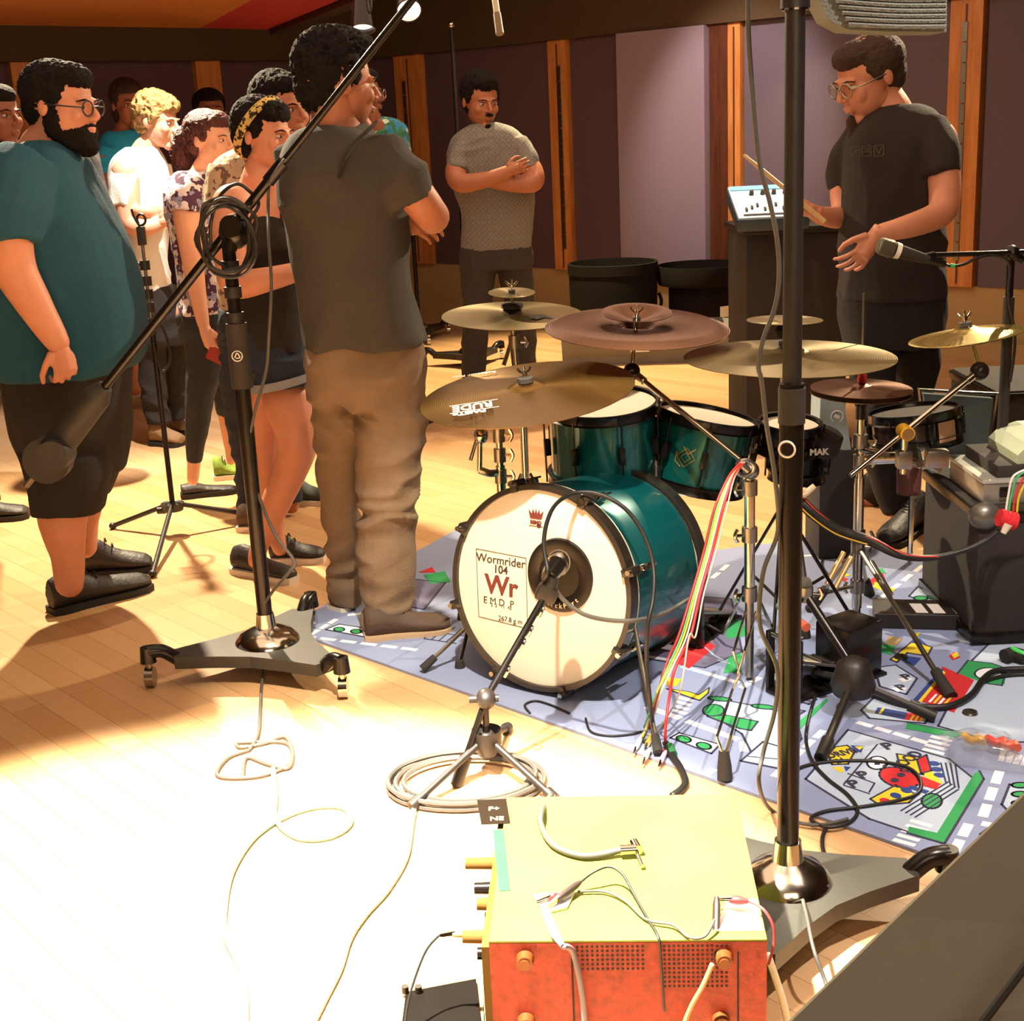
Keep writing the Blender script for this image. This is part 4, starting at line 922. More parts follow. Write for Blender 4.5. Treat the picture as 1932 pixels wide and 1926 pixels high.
# port ring
pc = onplane(1057, 1085, MK, .012); pc = V(pc.x, pc.y, .012)
m = MB(); m.lathe([(.060, .0), (.062, .006), (.070, .010), (.098, .008), (.101, .002), (.101, 0)], Matrix.Translation(pc), 64, cap=False); m.lathe([(.064, .004), (.052, -.012), (.046, -.05), (.044, -.06)], Matrix.Translation(pc), 48, cap=False)
m.lathe([(.066, .0015), (.03, .0012), (.001, .001)], Matrix.Translation(pc), 40)  # dark disc closing the port, painted in for the shade of its hole
pr = lobj('port_ring', M['blkg'], m, None, kick)
m = MB(); txt = 'KickPort'
for i, ch in enumerate(txt):
    a = math.radians(-112+i*9.5); rr = .088; T = Matrix.Translation(pc+V(rr*math.cos(a), rr*math.sin(a), .0102)) @ Matrix.Rotation(a+PI/2, 4, 'Z'); textadd(m, ch, .018, T, center=True, bold=.0004)
lobj('lettering', mat('tan_print', 'b8a888', .6), m, None, pr)
# print on the head
INK = mat('ink_brown', '3c2a20', .7); INKR = mat('ink_red', '6a2a20', .7); m = MB()
cs = [onplane(x, y, MK, .0125) for x, y in ((898, 1035), (992, 1053), (995, 1186), (903, 1163))]
cs = [V(c_.x, c_.y, .0118) for c_ in cs]
for i in range(4): m.tube([cs[i], cs[(i+1) % 4]], .0009, 4, smooth=False)
def hw(px, py, s, size, bold=0, mm=m, cen=True):
    p_ = onplane(px, py, MK, .0125); T = Matrix.Translation(V(p_.x, p_.y, .0118)); textadd(mm, s, size, T, cen, bold, extrude=.0004)
hw(944, 1065, 'Wormrider', .034, .0003); hw(944, 1082, '104', .032, .0006); m2 = MB(); hw(946, 1122, 'Wr', .074, .0022, m2)
hw(940, 1142, 'E M D  P', .028, 0); hw(945, 1147, '2  2   11  42', .014, 0); hw(962, 1174, '267.8 g m', .020, 0)
lobj('poster_print', INK, m, None, fh); lobj('poster_initials', INKR, m2, None, fh)
p_ = onplane(1011, 972, MK, .0125); m = MB(); b_ = V(p_.x, p_.y, .0118)
m.prism([b_+V(x, y, 0) for x, y in ((-.018, -.010), (.018, -.010), (.024, .014), (.013, .003), (.010, .017), (.004, .004), (0, .019), (-.004, .004), (-.010, .017), (-.013, .003), (-.024, .014))], (0, 0, .0006))
textadd(m, 'REMO', .013, Matrix.Translation(b_+V(0, -.024, 0)), True, .0008); m.box(b_+V(0, -.030, 0), (.044, .002, .0006)); lobj('crown_mark', INKR, m, None, fh)
m = MB(); p_ = onplane(1016, 992, MK, .0125); m.lathe([(.007, 0), (.006, .001), (.001, .001)], Matrix.Translation(V(p_.x, p_.y, .011)), 16); lobj('vent_dot', M['blk'], m, None, fh)
# spurs
Mi = MK.inverted()
for (a, b) in ((A(878, 1185, 3.75), F(797, 1262, .02)), (A(1195, 1170, 3.42), F(1242, 1420, .02))):
    m = MB(); m.tube([Mi @ a, Mi @ b], .006, 8); sp = lobj('spur', M['steel'], m, None, kick)
    m = MB(); d = (b-a).normalized(); m.cyl(Mi @ (b-d*.05), Mi @ b, .011, .013, n=12); lobj('rubber_foot', M['rub'], m, None, sp)
# wing clamp on top of the shell
m = MB(); q = Mi @ A(1098, 938, 3.62); m.box(q, (.05, .03, .04), None, .008); m.tube([q+V(-.04, .02, 0), q, q+V(.04, .01, .02)], .008, 8); lobj('mount_bracket', M['blkg'], m, None, kick)
# ---- snare, small drum, pad
Msn, Rsn = discM((1638, 788), (1810, 770), .16, 4.15); drum('snare_drum', Msn, Rsn, .085, mat('shell_darkwood', '2a1a14', .3, coat=.4), 'dark snare drum behind the hi-hat, tan patch on its side', 8, head=M['blkm'])
Mps, Rps = discM((1432, 797), (1548, 806), .30, 4.0); drum('tom_drum', Mps, Rps, .07, mat('shell_steel', '6a5a4a', .25, .9), 'small shallow drum with a white head right of the black pole', 6)
Mb, Rb = discM((1290, 845), (1500, 845), .25, 3.8)
ff = thing('practice_pad', A(1570, 845, 4.0), 'thick round black pad with white lettering beside the small drum', 'pad')
Mpd, Rpd = discM((1522, 806), (1592, 826), .45, 4.0)
m = MB(); m.lathe([(Rpd-.006, .0), (Rpd, -.006), (Rpd, -.055), (Rpd-.006, -.06), (.001, -.06)], Mpd, 40); m.lathe([(Rpd-.006, 0), (.001, .001)], Mpd, 40); m.build('pad', M['blkm'], ff)
m = MB(); T = Matrix.Translation(A(1546, 858, 3.9)) @ Matrix.Rotation(PI/2, 4, 'X'); textadd(m, 'MAK', .026, T, True, .001); m.build('lettering', M['wht'], ff)
# reso shell behind the pole (third drum)
Mf, Rf = discM((1455, 835), (1560, 842), .25, 4.2); drum('tom_drum', Mf, Rf, .10, M['blkg'], 'dark small drum half hidden below the white-headed one by the pole', 6, head=M['blkm'])
# ================================================================ PLAY RUG
RUGC = ['8a95b8', 'b2c2d8', '34344c', 'eeeef4', '2f9a56', 'c8262c', 'e4cc30', '2c4288', '6e6a86', 'a08a5a']
RM = [mat('rug_%d' % i, c_, .95, var=.10, scale=160, bump=.4, bscale=900) for i, c_ in enumerate(RUGC)]
rm = MB(); RZ = .008
edge = [(543, 1192), (580, 1165), (700, 1092), (860, 1003), (950, 968), (1150, 985), (1345, 1042), (1440, 1030), (1560, 1022), (1700, 1046), (1840, 1077), (1990, 1112), (2330, 1300)]
P_ = [F(x, y) for x, y in edge]; La = F(543, 1192); Lb = F(1850, 1653); far = La+(Lb-La)*1.32
P_ += [far]
# rounded left corner
P_[0] = La+(Lb-La)*.012
cxy = sum(P_, V(0, 0, 0))/len(P_)
rm.prism([V(p_.x, p_.y, .001) for p_ in P_], (0, 0, RZ-.001))
_lv = [0]
def rp(ci, pts, lv=1, world=False):
    q = [F(x, y, RZ) for x, y in pts]; _lv[0] += 1; z = RZ+.0004*lv+2e-6*_lv[0]
    rm.mat(ci); rm.prism([V(p_.x, p_.y, RZ-.0005) for p_ in q], (0, 0, z-RZ+.0005))
def rl(ci, pts, w_=.006, lv=2, close=False):
    q = [F(x, y, RZ) for x, y in pts]; n = len(q); _lv[0] += 1
    for i in range(n if close else n-1):
        a, b = q[i], q[(i+1) % n]; d = (b-a); 
        if d.length < 1e-6: continue
        d.normalize(); s_ = V(-d.y, d.x, 0)*w_/2; a = a-d*w_*.4; b = b+d*w_*.4; z = .0004*lv+2e-6*_lv[0]
        rm.mat(ci); rm.prism([V(p_.x, p_.y, RZ-.0005) for p_ in (a-s_, b-s_, b+s_, a+s_)], (0, 0, z+.0005))
def block(pts, ci=1, lv=1): rp(ci, pts, lv); rl(2, pts, .006, lv+1, True)
def dash(x0, y0, x1, y1, n, w_=.018, fr=.55):
    for i in range(n):
        a = i/n; b = (i+fr)/n; rl(3, [(x0+(x1-x0)*a, y0+(y1-y0)*a), (x0+(x1-x0)*b, y0+(y1-y0)*b)], w_, 2)
def zebra(x, y, dx, dy, ex, ey, n=5):
    for i in range(n): rl(3, [(x+dx*i, y+dy*i), (x+dx*i+ex, y+dy*i+ey)], .014, 2)
def oval(ci, x, y, a, b, lv=3, tilt=0, out=True):
    pts = [(x+a*math.cos(t)*math.cos(tilt)-b*math.sin(t)*math.sin(tilt), y+a*math.cos(t)*math.sin(tilt)+b*math.sin(t)*math.cos(tilt)) for t in [2*PI*i/20 for i in range(20)]]
    rp(ci, pts, lv)
    if out: rl(2, pts, .005, lv+1, True)
# road dashes
dash(1885, 1458, 1850, 1552, 3, .022); dash(1826, 1558, 1778, 1648, 3, .022)
dash(1462, 1463, 1560, 1372, 5); dash(1622, 1364, 1760, 1405, 4); dash(1290, 1258, 1400, 1290, 5); dash(1400, 1296, 1440, 1275, 2)
dash(1300, 1362, 1400, 1398, 4, .022); dash(1403, 1402, 1405, 1425, 1, .022); dash(1225, 1335, 1290, 1358, 3, .022); dash(1335, 1460, 1352, 1448, 1, .02)
dash(1170, 1230, 1290, 1250, 5); dash(590, 1195, 640, 1165, 3); dash(660, 1160, 760, 1150, 3); dash(570, 1200, 800, 1228, 6); dash(1660, 1130, 1750, 1060, 4); dash(1490, 1050, 1600, 1045, 4); dash(1640, 1145, 1720, 1150, 3); dash(1345, 1090, 1380, 1060, 2)
dash(1860, 1555, 1930, 1570, 2, .022)
zebra(1690, 1585, 8, -9, 32, 9, 5); zebra(1745, 1414, 5, -8, 32, 8, 5); zebra(1270, 1340, 4, -8, 22, 6, 4); zebra(1895, 1420, 14, 3, -6, 14, 4)
# big car park block with the drive-in
block([(1520, 1470), (1600, 1377), (1790, 1432), (1848, 1478), (1775, 1590), (1640, 1545)])
rp(4, [(1848, 1455), (1856, 1470), (1782, 1592), (1712, 1572), (1715, 1560), (1768, 1572), (1838, 1460)], 3); rl(2, [(1848, 1455), (1856, 1470), (1782, 1592), (1712, 1572)], .005, 4)
oval(4, 1758, 1512, 19, 14); oval(4, 1905, 1580, 0.1, .1, out=False)
for i in range(4): rl(2, [(1700+i*9, 1530+i*4), (1790+i*6, 1475+i*5)], .004, 3); rl(2, [(1775+i*9, 1440), (1785+i*8, 1478+i*3)], .004, 3)
rl(2, [(1592, 1480), (1655, 1405)], .004, 3); rl(2, [(1600, 1460), (1650, 1478), (1640, 1495)], .004, 3); rl(2, [(1592, 1482), (1640, 1498)], .004, 3)
rp(6, [(1563, 1425), (1575, 1410), (1598, 1407), (1613, 1418), (1610, 1430), (1600, 1442), (1570, 1443)], 3); rl(2, [(1563, 1425), (1575, 1410), (1598, 1407), (1613, 1418), (1600, 1442), (1570, 1443)], .005, 4, True)
rp(6, [(1570, 1448), (1588, 1447), (1592, 1457), (1585, 1458)], 3); rp(7, [(1605, 1407), (1630, 1408), (1625, 1420), (1614, 1418)], 3); rp(6, [(1612, 1409), (1630, 1409), (1622, 1416)], 4); rp(7, [(1592, 1446), (1605, 1448), (1596, 1456)], 3)
oval(3, 1655, 1440, 19, 12); rp(2, [(1650, 1436), (1660, 1436), (1660, 1444), (1650, 1444)], 5); rp(2, [(1640, 1434), (1646, 1431), (1644, 1438)], 5); rp(2, [(1664, 1446), (1672, 1442), (1668, 1449)], 5)
rp(6, [(1692, 1423), (1735, 1430), (1742, 1462), (1700, 1455)], 3); rl(2, [(1692, 1423), (1735, 1430), (1742, 1462), (1700, 1455)], .005, 4, True)
rp(5, [(1730, 1434), (1748, 1425), (1757, 1455), (1738, 1460)], 4); rl(2, [(1730, 1434), (1748, 1425), (1757, 1455), (1738, 1460)], .005, 5, True)
rp(6, [(1738, 1461), (1758, 1455), (1778, 1478), (1770, 1482)], 3); rp(5, [(1738, 1465), (1776, 1480), (1758, 1488), (1730, 1478)], 3)
for i in range(3): oval(7, 1762+i*5, 1441+i*11, 11, 4, 4, .1, False)
oval(5, 1696, 1468, 38, 18, 3, .25); oval(2, 1700, 1463, 8, 4, 5, 0, False); oval(2, 1688, 1473, 8, 4, 5, 0, False)
rp(6, [(1642, 1508), (1690, 1482), (1730, 1500), (1715, 1515), (1660, 1520)], 3); rl(2, [(1642, 1508), (1690, 1482), (1730, 1500), (1715, 1515), (1660, 1520)], .005, 4, True)
for i in range(3): oval(7 if i else 5, 1670+i*20, 1512-i*10, 11, 5, 5, .2, False)
rl(7, [(1720, 1486), (1745, 1494)], .016, 4); rl(5, [(1735, 1478), (1765, 1486)], .016, 4)
# lower right plots with green ovals
block([(1890, 1518), (1905, 1480), (2000, 1500), (1980, 1545), (1900, 1528)])
for i in range(3): oval(4, 1925, 1482+i*17, 16, 5)
for (x, y) in ((1884, 1578), (1860, 1612)):
    block([(x-34, y-4), (x-18, y-16), (x+24, y-6), (x+34, y+4), (x+18, y+16), (x-24, y+6)]); oval(4, x, y, 17, 6)
# right blocks
block([(1835, 1245), (1932, 1150), (2050, 1200), (1990, 1400), (1880, 1400), (1770, 1370)], 1, 1)
rp(4, [(1806, 1272), (1826, 1247), (1870, 1252), (1900, 1262), (1895, 1292), (1862, 1290)], 3); rl(2, [(1806, 1272), (1826, 1247), (1870, 1252), (1900, 1262), (1890, 1294), (1862, 1290)], .005, 4); oval(3, 1865, 1272, 26, 11, 4)
rp(5, [(1778, 1258), (1838, 1284), (1800, 1345), (1735, 1322)], 3); rp(7, [(1722, 1322), (1776, 1262), (1782, 1266), (1735, 1326)], 4); rp(6, [(1732, 1324), (1780, 1266), (1784, 1270), (1738, 1326)], 4)
for i in range(4): rp(6 if i % 2 else 3, [(1765+i*9, 1310+i*2), (1769+i*9, 1311+i*2), (1756+i*9, 1326+i*2), (1751+i*9, 1325+i*2)], 4)
rp(4, [(1712, 1364), (1820, 1385), (1800, 1392), (1708, 1375)], 3); rl(2, [(1712, 1364), (1820, 1385)], .004, 4)
rp(7, [(1656, 1335), (1712, 1345), (1706, 1358), (1650, 1346)], 3); rp(5, [(1712, 1345), (1745, 1350), (1738, 1362), (1706, 1358)], 3); rp(6, [(1665, 1336), (1670, 1337), (1662, 1348), (1657, 1347)], 4)
for i in range(3): rp(6, [(1722+i*9, 1350+i), (1726+i*9, 1351+i), (1720+i*9, 1360+i), (1716+i*9, 1359+i)], 4)
block([(1625, 1340), (1650, 1315), (1760, 1340), (1745, 1365), (1640, 1355)], 1, 1)
block([(1650, 1260), (1690, 1255), (1730, 1280), (1710, 1310), (1660, 1295)], 1, 1)
rp(3, [(1682, 1300), (1700, 1296), (1712, 1300), (1694, 1306)], 3); rp(3, [(1693, 1282), (1710, 1278), (1722, 1282), (1706, 1287)], 3)
rp(6, [(1680, 1245), (1722, 1210), (1758, 1222), (1750, 1238), (1712, 1232), (1692, 1250)], 3); rl(2, [(1680, 1245), (1722, 1210), (1758, 1222), (1750, 1238), (1712, 1232), (1692, 1250)], .005, 4, True)
rp(7, [(1715, 1213), (1735, 1205), (1750, 1218)], 4); rp(4, [(1658, 1215), (1690, 1218), (1682, 1236), (1660, 1230)], 3); rp(7, [(1700, 1236), (1738, 1242), (1725, 1256), (1708, 1250)], 2); rp(9, [(1676, 1200), (1702, 1205), (1690, 1220), (1670, 1216)], 3); rp(6, [(1720, 1196), (1736, 1194), (1730, 1205)], 3)
rp(6, [(1795, 1236), (1806, 1231), (1810, 1238), (1800, 1243)], 3); rp(5, [(1790, 1238), (1800, 1230), (1812, 1240), (1798, 1246)], 2)
block([(1715, 1125), (1750, 1088), (1795, 1095), (1755, 1138)], 1, 1); oval(4, 1764, 1101, 21, 10); oval(4, 1737, 1129, 13, 4)
for i in range(4):
    for j in range(3): rp(3, [(1768+i*10+j*12, 1132-i*11+j*3), (1776+i*10+j*12, 1134-i*11+j*3), (1770+i*10+j*12, 1142-i*11+j*3), (1762+i*10+j*12, 1140-i*11+j*3)], 2)
rp(9, [(1830, 1130), (1852, 1126), (1846, 1140), (1822, 1144)], 2)
rp(5, [(1635, 1098), (1665, 1080), (1670, 1092), (1648, 1104)], 2); rp(6, [(1650, 1098), (1690, 1112), (1680, 1120), (1648, 1108)], 2); rp(4, [(1645, 1078), (1665, 1072), (1672, 1082)], 2); rp(6, [(1575, 1075), (1605, 1085), (1590, 1090)], 2); rp(5, [(1585, 1088), (1600, 1092), (1592, 1098)], 2)
# area under the kit
block([(1180, 1205), (1250, 1120), (1380, 1130), (1400, 1230), (1330, 1260), (1200, 1240)], 8, 1)
rp(5, [(1275, 1215), (1330, 1205), (1350, 1220), (1300, 1262), (1275, 1250)], 2); rp(9, [(1310, 1208), (1335, 1200), (1345, 1210), (1325, 1216)], 3); rp(4, [(1375, 1240), (1398, 1232), (1400, 1268), (1365, 1270)], 2); rp(4, [(1365, 1180), (1400, 1170), (1410, 1200), (1372, 1205)], 2)
for i in range(3): rl(1, [(1330+i*12, 1222+i*12), (1352+i*12, 1240+i*6)], .004, 3)
rp(6, [(1255, 1278), (1286, 1282), (1276, 1295), (1252, 1292)], 3); rp(6, [(1258, 1300), (1300, 1306), (1318, 1312), (1338, 1298), (1336, 1308), (1320, 1322), (1290, 1312)], 3); rl(2, [(1258, 1300), (1300, 1306), (1318, 1312), (1338, 1298), (1336, 1308), (1320, 1322), (1290, 1312)], .004, 4, True)
block([(1330, 1340), (1350, 1318), (1440, 1335), (1500, 1350), (1512, 1394), (1480, 1440), (1420, 1425), (1400, 1385)], 1, 1)
oval(4, 1346, 1341, 20, 11); rp(4, [(1335, 1352), (1370, 1350), (1430, 1362), (1417, 1379), (1395, 1375)], 3); rl(2, [(1335, 1352), (1370, 1350), (1430, 1362), (1417, 1379), (1395, 1375)], .005, 4, True)
oval(4, 1358, 1319, 22, 4, 2, .1); oval(4, 1440, 1334, 22, 4, 2, .1)
block([(1265, 1392), (1282, 1383), (1358, 1405), (1342, 1422)], 3, 1); oval(4, 1290, 1395, 14, 6, 3, .2); oval(4, 1328, 1408, 14, 6, 3, .2)
block([(1398, 1436), (1440, 1400), (1500, 1418), (1468, 1450)], 1, 2); rl(2, [(1412, 1428), (1482, 1434)], .004, 3)
for i in range(3):
    x, y = 1484+i*22, 1345-i*22; block([(x, y), (x+14, y-8), (x+34, y-3), (x+20, y+6)], 8, 2); rl(2, [(x+6, y-4), (x+26, y+2)], .006, 4)
rp(4, [(1494, 1378), (1500, 1368), (1560, 1318), (1562, 1322), (1502, 1384)], 3)
# left end under the tall man
block([(615, 1188), (640, 1178), (720, 1190), (690, 1202)], 3, 1); oval(4, 640, 1188, 10, 4); oval(4, 672, 1192, 10, 4)
for i in range(4): rl(2, [(800+i*14, 1205+i*2), (830+i*14, 1180+i*2)], .004, 2)
rl(2, [(800, 1205), (860, 1214)], .004, 2); rl(2, [(815, 1192), (875, 1200)], .004, 2); rp(4, [(800, 1085), (840, 1078), (850, 1098), (812, 1102)], 2); rp(5, [(790, 1080), (815, 1070), (822, 1080)], 2)
block([(700, 1130), (760, 1090), (840, 1100), (800, 1150)], 8, 1)
rug = rm.build('play_rug', RM, smooth=False, origin=(La.x, La.y, 0)); tag(rug, 'grey-blue town map play rug printed with roads, spread under the drum kit', 'rug')
def rtext(s_, x, y, size, ang, z, bold=.001, sx=.8):
    m_ = MB(); p_ = F(x, y, RZ); textadd(m_, s_, size, Matrix.Translation(V(p_.x, p_.y, z)) @ Matrix.Rotation(math.radians(ang), 4, 'Z'), False, bold, sx, extrude=.0003); m_.build('lettering', RM[2], rug, smooth=False)
rtext('DRIVE', 1566, 1432, .036, 20, RZ+.0024); rtext('IN', 1580, 1442, .032, 20, RZ+.0024); rtext('FOOD', 1702, 1452, .045, 45, RZ+.0024)
for x, y in ((1607, 1487), (1625, 1470), (1672, 1415), (1698, 1303), (1708, 1283)): rtext('P', x, y, .05, 15, RZ+.0014, .002, 1)


# ================================================================ LOW OBJECTS BEHIND THE KIT
def floorY(x, y): return F(x, y).y
# two black drum cases
CASEB = mat('case_black', '16120f', .9, spec=.15, bump=.1)
def case_round(px0, px1, ytop, ybot, Y, label, tray=None):
    a = A(px0, ytop, Y); b = A(px1, ytop, Y); c = (a+b)/2; r = (b-a).length/2; zt = A((px0+px1)/2, ytop+8, Y).z; t = thing('drum_case', V(c.x, c.y, 0), label, 'case')
    MM = Matrix.Translation(V(c.x, c.y, 0))
    if not tray:
        m = MB(); m.lathe([(.001, .02), (r*.97, 0), (r*.98, .03), (r, zt-.06), (r, zt), (r-.012, zt), (r-.012, .04), (.001, .04)], MM, 48, cap=False); m.build('shell', CASEB, t)
        m = MB(); m.lathe([(r+.001, zt-.075), (r+.006, zt-.07), (r+.006, zt-.004), (r+.001, zt)], MM, 48, cap=False); m.build('rim', CASEB, t)
        m = MB(); m.tube([V(c.x+r+.004, c.y-.05, zt*.62), V(c.x+r+.02, c.y-.06, zt*.52), V(c.x+r+.004, c.y-.05, zt*.4)], .012, 8); m.build('handle', CASEB, t)
    else:
        r2 = r*tray[0]; zm = tray[1]
        m = MB(); m.lathe([(.001, .01), (r2*.98, 0), (r2, .03), (r2, zm), (.001, zm)], MM, 48, cap=False); m.build('shell', CASEB, t)
        m = MB(); m.lathe([(.001, zm), (r*.96, zm-.015), (r, zm+.02), (r, zt), (r-.012, zt), (r-.012, zm+.03), (.001, zm+.03)], MM, 48, cap=False); m.build('open_lid', CASEB, t)
        m = MB(); q = V(c.x+r2*.55, c.y-r2*.86, .22); q.z = A(1366, 588, q.y).z; m.box(q, (.075, .006, .075), Matrix.Rotation(.57, 3, 'Z')); m.build('white_label', M['wht'], t)
    return t
case_round(1072, 1239, 486, 700, 9.6, 'tall round black drum case, left of the one with a white label')
case_round(1239, 1408, 490, 700, 9.6, 'round black case with a wide lid tray and a white square label', tray=(.74, A(1322, 530, 9.6).z))
# grey console lying on the floor
Yc = floorY(1200, 692)
t = thing('keyboard_case', V(F(1230, 692).x, Yc, 0), 'long grey wedge-shaped keyboard case on the floor behind the middle cymbal', 'case')
a0 = F(1085, 690); a1 = F(1400, 682); dx = (a1-a0).normalized(); dy = V(-dx.y, dx.x, 0)
def wedge(k, x0, x1):
    p_ = [V(0, 0, .0), V(0, 0, .05), V(0, -.05, .19), V(0, .30, .24), V(0, .34, 0)]
    k.prism([a0+dx*x0+dy*q.y+V(0, 0, q.z) for q in p_], dx*(x1-x0))
piece('body', mat('case_grey', '6e6a64', .6), t, lambda k: wedge(k, -.08, 1.02), smooth=False)
piece('top_panel', M['blk'], t, lambda k: k.prism([a0+dx*.1+dy*-.03+V(0, 0, .196), a0+dx*.95+dy*-.03+V(0, 0, .196), a0+dx*.95+dy*.26+V(0, 0, .24), a0+dx*.1+dy*.26+V(0, 0, .24)], (0, 0, .012)), smooth=False)
for i, (x, w_) in enumerate(((.18, .1), (.36, .14), (.62, .09), (.75, .12))): piece('module', M['blkg'] if i % 2 else M['steel'], t, lambda k: k.box(a0+dx*(x+w_/2)+dy*.1+V(0, 0, .245), (w_, .08, .04), None, .006))
piece('latch', M['wht'], t, lambda k: k.box(a0+dx*.42+dy*-.03+V(0, 0, .10), (.12, .02, .03)))
# lectern with lit mixer
Yl = 6.2; cl = A(1502, 560, Yl+.25); zl = A(1500, 420, Yl+.0).z-.03
t = thing('lectern', V(cl.x, cl.y, 0), 'tall black lectern box carrying the brightly lit mixer', 'lectern')
x0 = A(1408, 560, Yl).x; x1 = A(1600, 560, Yl).x
piece('cabinet', M['blkm'], t, lambda k: k.box(V((x0+x1)/2, Yl+.25, (zl+.04)/2), (x1-x0, .5, zl-.06), None, .01)); piece('plinth', M['blk'], t, lambda k: k.box(V((x0+x1)/2, Yl+.25, .03), (x1-x0+.05, .56, .06), None, .01))
piece('top_board', M['blk'], t, lambda k: k.box(V((x0+x1)/2, Yl+.25, zl), (x1-x0+.03, .54, .03), None, .006)); 
t = thing('mixer', V(A(1445, 400, Yl).x, Yl+.05, zl+.015), 'small white mixing desk glowing under a spotlight on the black lectern', 'mixer')
c0 = A(1447, 404, Yl+.05); RX = Matrix.Rotation(math.radians(22), 3, 'X'); w_ = (A(1515, 400, Yl).x-A(1380, 400, Yl).x); c0.z = zl+.095
piece('body', mat('mixer_side', '2a3c48', .5), t, lambda k: k.box(c0, (w_, .33, .06), RX, .008)); 
piece('faceplate', mat('mixer_white', 'dfe8ec', .4), t, lambda k: k.box(c0+RX @ V(0, 0, .032), (w_-.012, .315, .006), RX)); piece('meter_strip', mat('mixer_blue', '6aa6c8', .4), t, lambda k: k.box(c0+RX @ V(0, .135, .037), (w_-.02, .04, .006), RX))
for i in range(5): piece('knob', M['blk'], t, lambda k: k.cyl(c0+RX @ V(-.12+i*.05+.06, .07, .036), c0+RX @ V(-.12+i*.05+.06, .07, .056), .012, .009, n=10))
for i in range(9): piece('fader', M['blk'], t, lambda k: k.box(c0+RX @ V(-w_/2+.05+i*(w_-.1)/8, -.09+.02*(i % 3), .040), (.010, .022, .014), RX))
piece('button_row', M['blk'], t, lambda k: k.box(c0+RX @ V(0, -.135, .037), (w_-.06, .012, .006), RX))
# microphone bottle shapes / clear cup
m = MB(); q = A(1400, 610, 6.6); MM = Matrix.Translation(V(q.x, q.y, 0))
# chair with chrome frame
Yh = 4.5
ch = thing('stacking_chair', V(A(1800, 885, 4.3).x, 4.3, 0), 'grey fabric chair with a chrome frame behind the drum hardware at right', 'chair')
B0 = [A(1735, 735, Yh), A(1883, 743, Yh), A(1862, 900, Yh-.04), A(1752, 880, Yh-.04)]
GC = mat('chair_fabric', '4c5658', .9, bump=.3, bscale=400); PC = mat('lit_seat_pale_case_fabric', '93a2a2', .9, bump=.3, bscale=400)  # seat fabric paler than the backrest: light on the seat put into its colour
piece('backrest', GC, ch, lambda k: k.prism([B0[0]+V(.015, 0, -.015), B0[1]+V(-.015, 0, -.015), B0[2]+V(-.01, 0, 0), B0[3]+V(.01, 0, 0)], (0, .03, 0)), smooth=False)
s0 = A(1748, 885, Yh-.05); s1 = A(1850, 900, Yh-.05); zs = s0.z; s0.z = s1.z = zs
piece('seat', PC, ch, lambda k: k.prism([V(s0.x-.02, s0.y, zs), V(s1.x+.03, s1.y, zs), V(s1.x+.02, s1.y-.40, zs), V(s0.x-.05, s0.y-.40, zs)], (0, 0, .045)), smooth=False)
piece('frame', M['chrome'], ch, lambda k: k.tube([V(s0.x-.04, s0.y, zs), B0[3], B0[0], B0[1], B0[2], V(s1.x+.05, s1.y, zs)], .010, 8, smooth=False))
for x in (s0.x-.04, s1.x+.05):
    for y in (s0.y+.02, s0.y-.40): piece('leg', M['chrome'], ch, lambda k: k.tube([V(x, y, 0), V(x, y, zs+.02)], .010, 8))
# pale padded case with round emblem
Yp = 4.6
t = thing('padded_case', F(1570, 960), 'pale grey padded case with a round white emblem leaning among the drums', 'case')
b = [A(1548, 752, Yp), A(1592, 750, Yp), A(1606, 850, Yp-.03), A(1545, 845, Yp-.03)]
piece('body', PC, t, lambda k: k.prism(b, (0, .14, 0)), smooth=False); q = A(1579, 786, Yp-.012); zq_ = A(1575, 848, Yp).z
piece('dark_base', M['blkm'], t, lambda k: k.box(V(A(1576, 850, Yp).x, Yp+.06, zq_/2+.006), (.13, .22, zq_-.004), None, .012))
piece('emblem', M['wht'], t, lambda k: (k.torus(q, (0, 1, 0), .020, .0025, 28, 6), k.box(q+V(0, .002, 0), (.02, .006, .012), Matrix.Rotation(.4, 3, 'Y'), .002)))
# black road case, silver box, greenish unit at right edge
Yr = floorY(1850, 1215)-.03
zr = A(1860, 962, Yr).z; xl = A(1843, 1050, Yr).x
t = thing('road_case', V(xl+.3, Yr+.25, 0), 'tall black road case at the right edge carrying a silver box', 'case')
piece('body', M['blkm'], t, lambda k: k.box(V(xl+.3, Yr+.25, zr/2+.02), (.6, .5, zr-.04), None, .012))
for z in (.03, zr-.02): piece('edging', M['steel'] if 0 else M['blkg'], t, lambda k: k.box(V(xl+.3, Yr+.25, z), (.615, .515, .03), None, .004))
piece('corner', mat('corner_grey', '77726a', .35, .6), t, lambda k: k.ell(V(xl+.02, Yr+.01, zr-.02), (.045, .035, .04)))
for x in (.06, .54): piece('caster', M['rub'], t, lambda k: k.cyl(V(xl+x, Yr+.04, .02), V(xl+x+.03, Yr+.04, .02), .02, n=12))
zb = A(1870, 930, Yr+.1).z
piece('recess', M['blk'], t, lambda k: k.box(V(xl+.2, Yr-.004, zr*.5), (.09, .012, zr*.7), None, .004))
m = MB(); X0 = A(1856, 910, Yr+.05).x; hb2 = .062
o = thing('metal_box', V(X0+.2, Yr+.2, zr), 'flat silver metal box lying on the black road case', 'box'); piece('body', mat('silver_box', 'a8a69a', .35, .7), o, lambda k: k.box(V(X0+.2, Yr+.2, zr+hb2/2), (.4, .3, hb2), None, .006)); piece('lid', mat('silver_lid', 'c9c8bb', .35, .6), o, lambda k: k.box(V(X0+.2, Yr+.2, zr+hb2+.006), (.41, .31, .012), None, .004)); piece('latch', M['blkg'], o, lambda k: k.box(V(X0+.06, Yr+.044, zr+hb2*.6), (.03, .012, .03), None, .003))
